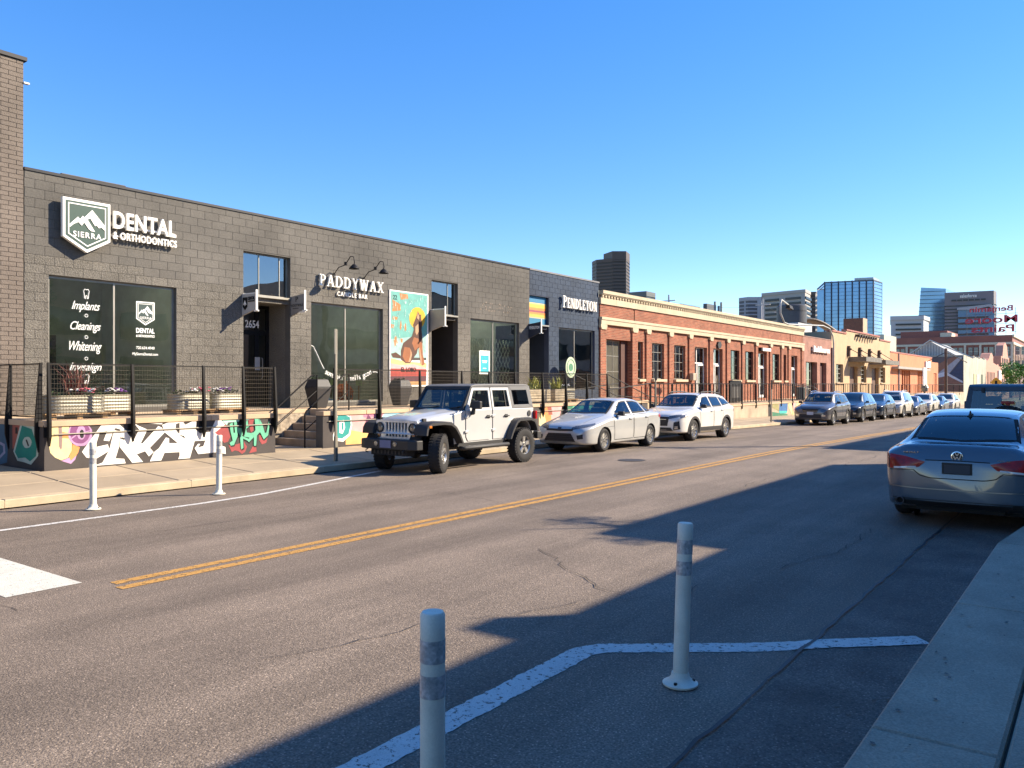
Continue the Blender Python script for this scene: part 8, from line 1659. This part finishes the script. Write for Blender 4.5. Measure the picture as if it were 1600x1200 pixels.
            fr_ = obj('door_frame', g, pm_, d, fix=True); g = MB(); g.face([(fx(p[1]) - sg * .018, p[0], p[1]) for p in inner]); obj('side_window', g, G_car, fr_)
            if k: g = MB(); g.hull8([(fx(1.32) - sg * .012, b - .13, 1.32), (fx(1.32), b - .13, 1.32), (fx(1.32), b - .11, 1.32), (fx(1.32) - sg * .012, b - .11, 1.32), (fx(1.7) - sg * .012, b - .15, 1.705), (fx(1.7), b - .15, 1.705), (fx(1.7), b - .13, 1.705), (fx(1.7) - sg * .012, b - .13, 1.705)]); obj('divider_bar', g, M_plast, fr_)
        g = MB(); x = sg * .80; g.hull8([(x + sg * .02, 1.80, 1.30), (x + sg * .24, 1.83, 1.30), (x + sg * .24, 1.92, 1.30), (x + sg * .02, 1.92, 1.30), (x + sg * .02, 1.80, 1.48), (x + sg * .24, 1.83, 1.47), (x + sg * .24, 1.92, 1.47), (x + sg * .02, 1.92, 1.48)]); g.hull8([(x - sg * .06, 1.84, 1.16), (x + sg * .06, 1.84, 1.18), (x + sg * .06, 1.90, 1.18), (x - sg * .06, 1.90, 1.16), (x - sg * .0, 1.84, 1.31), (x + sg * .08, 1.84, 1.31), (x + sg * .08, 1.90, 1.31), (x - sg * .0, 1.90, 1.31)]); obj('mirror', g, M_plast, t, bevel=.02, fix=True)
    # windscreen
    A0, A1, Z0, Z1 = 1.62, 1.98, 1.255, 1.775
    def wsp(x, f): return (x, A0 + (A1 - A0) * f, Z0 + (Z1 - Z0) * f)
    g = MB(); o_ = [(-.73, 0), (.73, 0), (.67, 1), (-.67, 1)]; i_ = [(-.66, .10), (.66, .10), (.61, .90), (-.61, .90)]
    for i in range(4):
        j = (i + 1) % 4; q = [wsp(*o_[i]), wsp(*o_[j]), wsp(*i_[j]), wsp(*i_[i])]; g.hull8([(p[0], p[1] - .015, p[2] + .01) for p in q] + [(p[0], p[1] + .05, p[2] - .02) for p in q])
    wf = obj('windshield_frame', g, top_m if False else M_plast, t, fix=True, bevel=.006); g = MB(); g.face([wsp(*p) for p in i_]); obj('pane', g, G_car, wf)
    for x in (-.35, .28): g = MB(); g.tube([(x, A0 - .05, Z0 + .0), (x + .02, A0 + .0, Z0 + .05), (x + .34, A0 + .055, Z0 + .10)], .010, n=5); obj('wiper', g, M_plast, wf)
    g = MB(); g.hull8([(-.66, 1.52, 1.20), (.66, 1.52, 1.20), (.70, 1.66, 1.20), (-.70, 1.66, 1.20), (-.66, 1.54, 1.262), (.66, 1.54, 1.262), (.70, 1.66, 1.27), (-.70, 1.66, 1.27)]); obj('cowl', g, pm_, t, bevel=.008)
    # hardtop
    g = MB(); g.prism([(1.98, 1.768), (4.20, 1.768), (4.22, 1.80), (4.10, 1.838), (2.9, 1.85), (2.12, 1.835), (1.96, 1.80)], SX, -.675, .675); tp = obj('hardtop', g, top_m, t, bevel=.03)
    fx = lambda z: .755 - (z - 1.27) * .155
    for sg in (-1, 1):
        outer = [(3.40, 1.275), (4.28, 1.275), (4.21, 1.80), (3.34, 1.80)]; inner = [(3.50, 1.36), (4.12, 1.36), (4.07, 1.70), (3.46, 1.70)]; g = MB()
        for i in range(4):
            j = (i + 1) % 4; q = [(sg * fx(p[1]), p[0], p[1]) for p in (outer[i], outer[j], inner[j], inner[i])]; g.hull8([(p[0] - sg * .04, p[1], p[2]) for p in q] + q)
        hs_ = obj('hardtop_side', g, top_m, tp, fix=True, bevel=.008); g = MB(); g.prism([(a, b) for a, b in inner], lambda y, z, q: (sg * (fx(z) - .008 + q), y, z), 0, .006); obj('quarter_window', g, G_car, hs_)
    # tail: glass, gate, spare, lamps, bumper
    g = MB(); 
    def tb(x, z): return (x, 4.30 - (z - 1.27) * .14, z)
    o_ = [(-.74, 1.275), (.74, 1.275), (.665, 1.80), (-.665, 1.80)]; i_ = [(-.62, 1.34), (.62, 1.34), (.57, 1.715), (-.57, 1.715)]
    for i in range(4):
        j = (i + 1) % 4; q = [tb(*p) for p in (o_[i], o_[j], i_[j], i_[i])]; g.hull8([(p[0], p[1] - .05, p[2]) for p in q] + [(p[0], p[1] + .002, p[2]) for p in q])
    ht = obj('rear_window_frame', g, top_m, t, fix=True, bevel=.008); g = MB(); g.face([(p[0] * 1.03, p[1] + .004, p[2]) for p in (tb(*k) for k in i_)]); obj('pane', g, G_car, ht)
    for x in (-.42, .42): g = MB(); g.box(x - .03, x + .03, 4.22, 4.27, 1.68, 1.78); obj('glass_hinge', g, M_plast, ht, bevel=.008)
    g = MB(); g.box(-.70, .70, 4.29, 4.315, .66, 1.26); tg = obj('tailgate', g, pm_, t, bevel=.01)
    g = MB(); g.box(-.10, .10, 4.315, 4.42, .88, 1.12); obj('spare_carrier', g, M_plast, tg)
    sw = put_wheel(t, 0, 4.50, 1.03, 1, r, .225, .25, 5, 'offroad', M_rim, math.pi / 2, name='spare_wheel')
    g = MB(); g.box(-.11, .11, 4.36, 4.40, 1.47, 1.525); g.box(-.03, .03, 4.32, 4.38, 1.2, 1.5); obj('brake_light', g, M_tail, t, bevel=.006)
    for sg in (-1, 1): g = MB(); x0, x1 = sorted((sg * .70, sg * .82)); g.box(x0, x1, 4.28, 4.36, 1.0, 1.2); obj('tail_light', g, M_tail, t, bevel=.01); g = MB(); x0, x1 = sorted((sg * .55, sg * .85)); g.box(x0, x1, 4.32, 4.50, .52, .70); obj('bumper_end', g, M_plast, t, bevel=.02)
    g = MB(); g.box(-.6, .6, 4.33, 4.47, .53, .68); obj('rear_bumper', g, M_plast, t, bevel=.02)
    g = MB(); g.lathe([(.07, 0), (.07, .012), (0, .014)], (.748, 4.10, 1.14), axis='x', n=16); obj('fuel_cap', g, M_plast, t)
    # cabin
    g = MB(); g.box(-.70, .70, 1.62, 4.2, .66, .74); g.hull8([(-.68, 1.66, 1.0), (.68, 1.66, 1.0), (.68, 2.0, 1.0), (-.68, 2.0, 1.0), (-.68, 1.66, 1.24), (.68, 1.66, 1.24), (.68, 1.96, 1.25), (-.68, 1.96, 1.25)])
    for x in (-.36, .36):
        for yy in (2.55, 3.35): g.box(x - .24, x + .24, yy - .5, yy, .9, 1.0); g.hull8([(x - .23, yy, .95), (x + .23, yy, .95), (x + .23, yy + .12, .95), (x - .23, yy + .12, .95), (x - .2, yy + .16, 1.42), (x + .2, yy + .16, 1.42), (x + .2, yy + .25, 1.42), (x - .2, yy + .25, 1.42)]); g.box(x - .11, x + .11, yy + .2, yy + .28, 1.45, 1.60)
    for sg in (-1, 1): g.tube([(sg * .60, 2.72, .8), (sg * .58, 2.75, 1.72), (sg * .58, 4.0, 1.70), (sg * .6, 4.15, 1.2)], .035, n=8)
    g.tube([(-.58, 2.75, 1.72), (.58, 2.75, 1.72)], .035, n=8); g.tube([(.36 + .18 * math.cos(a * .5236), 2.12 + .04 * math.sin(a * .5236), 1.26 + .17 * math.sin(a * .5236)) for a in range(12)], .014, n=6, closed=True); obj('interior', g, M_seat, t)
    for sg in (-1, 1):
        for w_, st in ((fa, steer), (ra, 0)): put_wheel(t, sg * .785, w_, r, sg, r, .225, .25, 5, 'offroad', M_rim, st)
        for w_ in (fa, ra): g = MB(); g.lathe([(.54, -.2), (.54, .12)], (sg * .62, w_, .50), axis='x', n=16, a0=0, a1=math.pi); obj('wheel_well', g, M_gap, t)
    t.location = loc; t.rotation_euler = (0, 0, rz); return t
M_ht = mat('grey_hardtop', (.115, .115, .115), rough=.6, bump=.15, bscale=120)
offroad(P_jeep, M_ht, (-11.90, 11.62, .006), R(.6), 'silver off-road car with grey hardtop and turned front wheels, nearest of the left row', 'cars parked along the left kerb', steer=R(26))
offroad(P_jnavy, mat('navy_hardtop', (.02, .045, .075), rough=.45), (-1.52, 17.95 + 4.30, .0), math.pi, 'dark blue off-road car with hardtop and spare wheel, ahead of the steel blue sedan', 'cars parked along the right kerb')
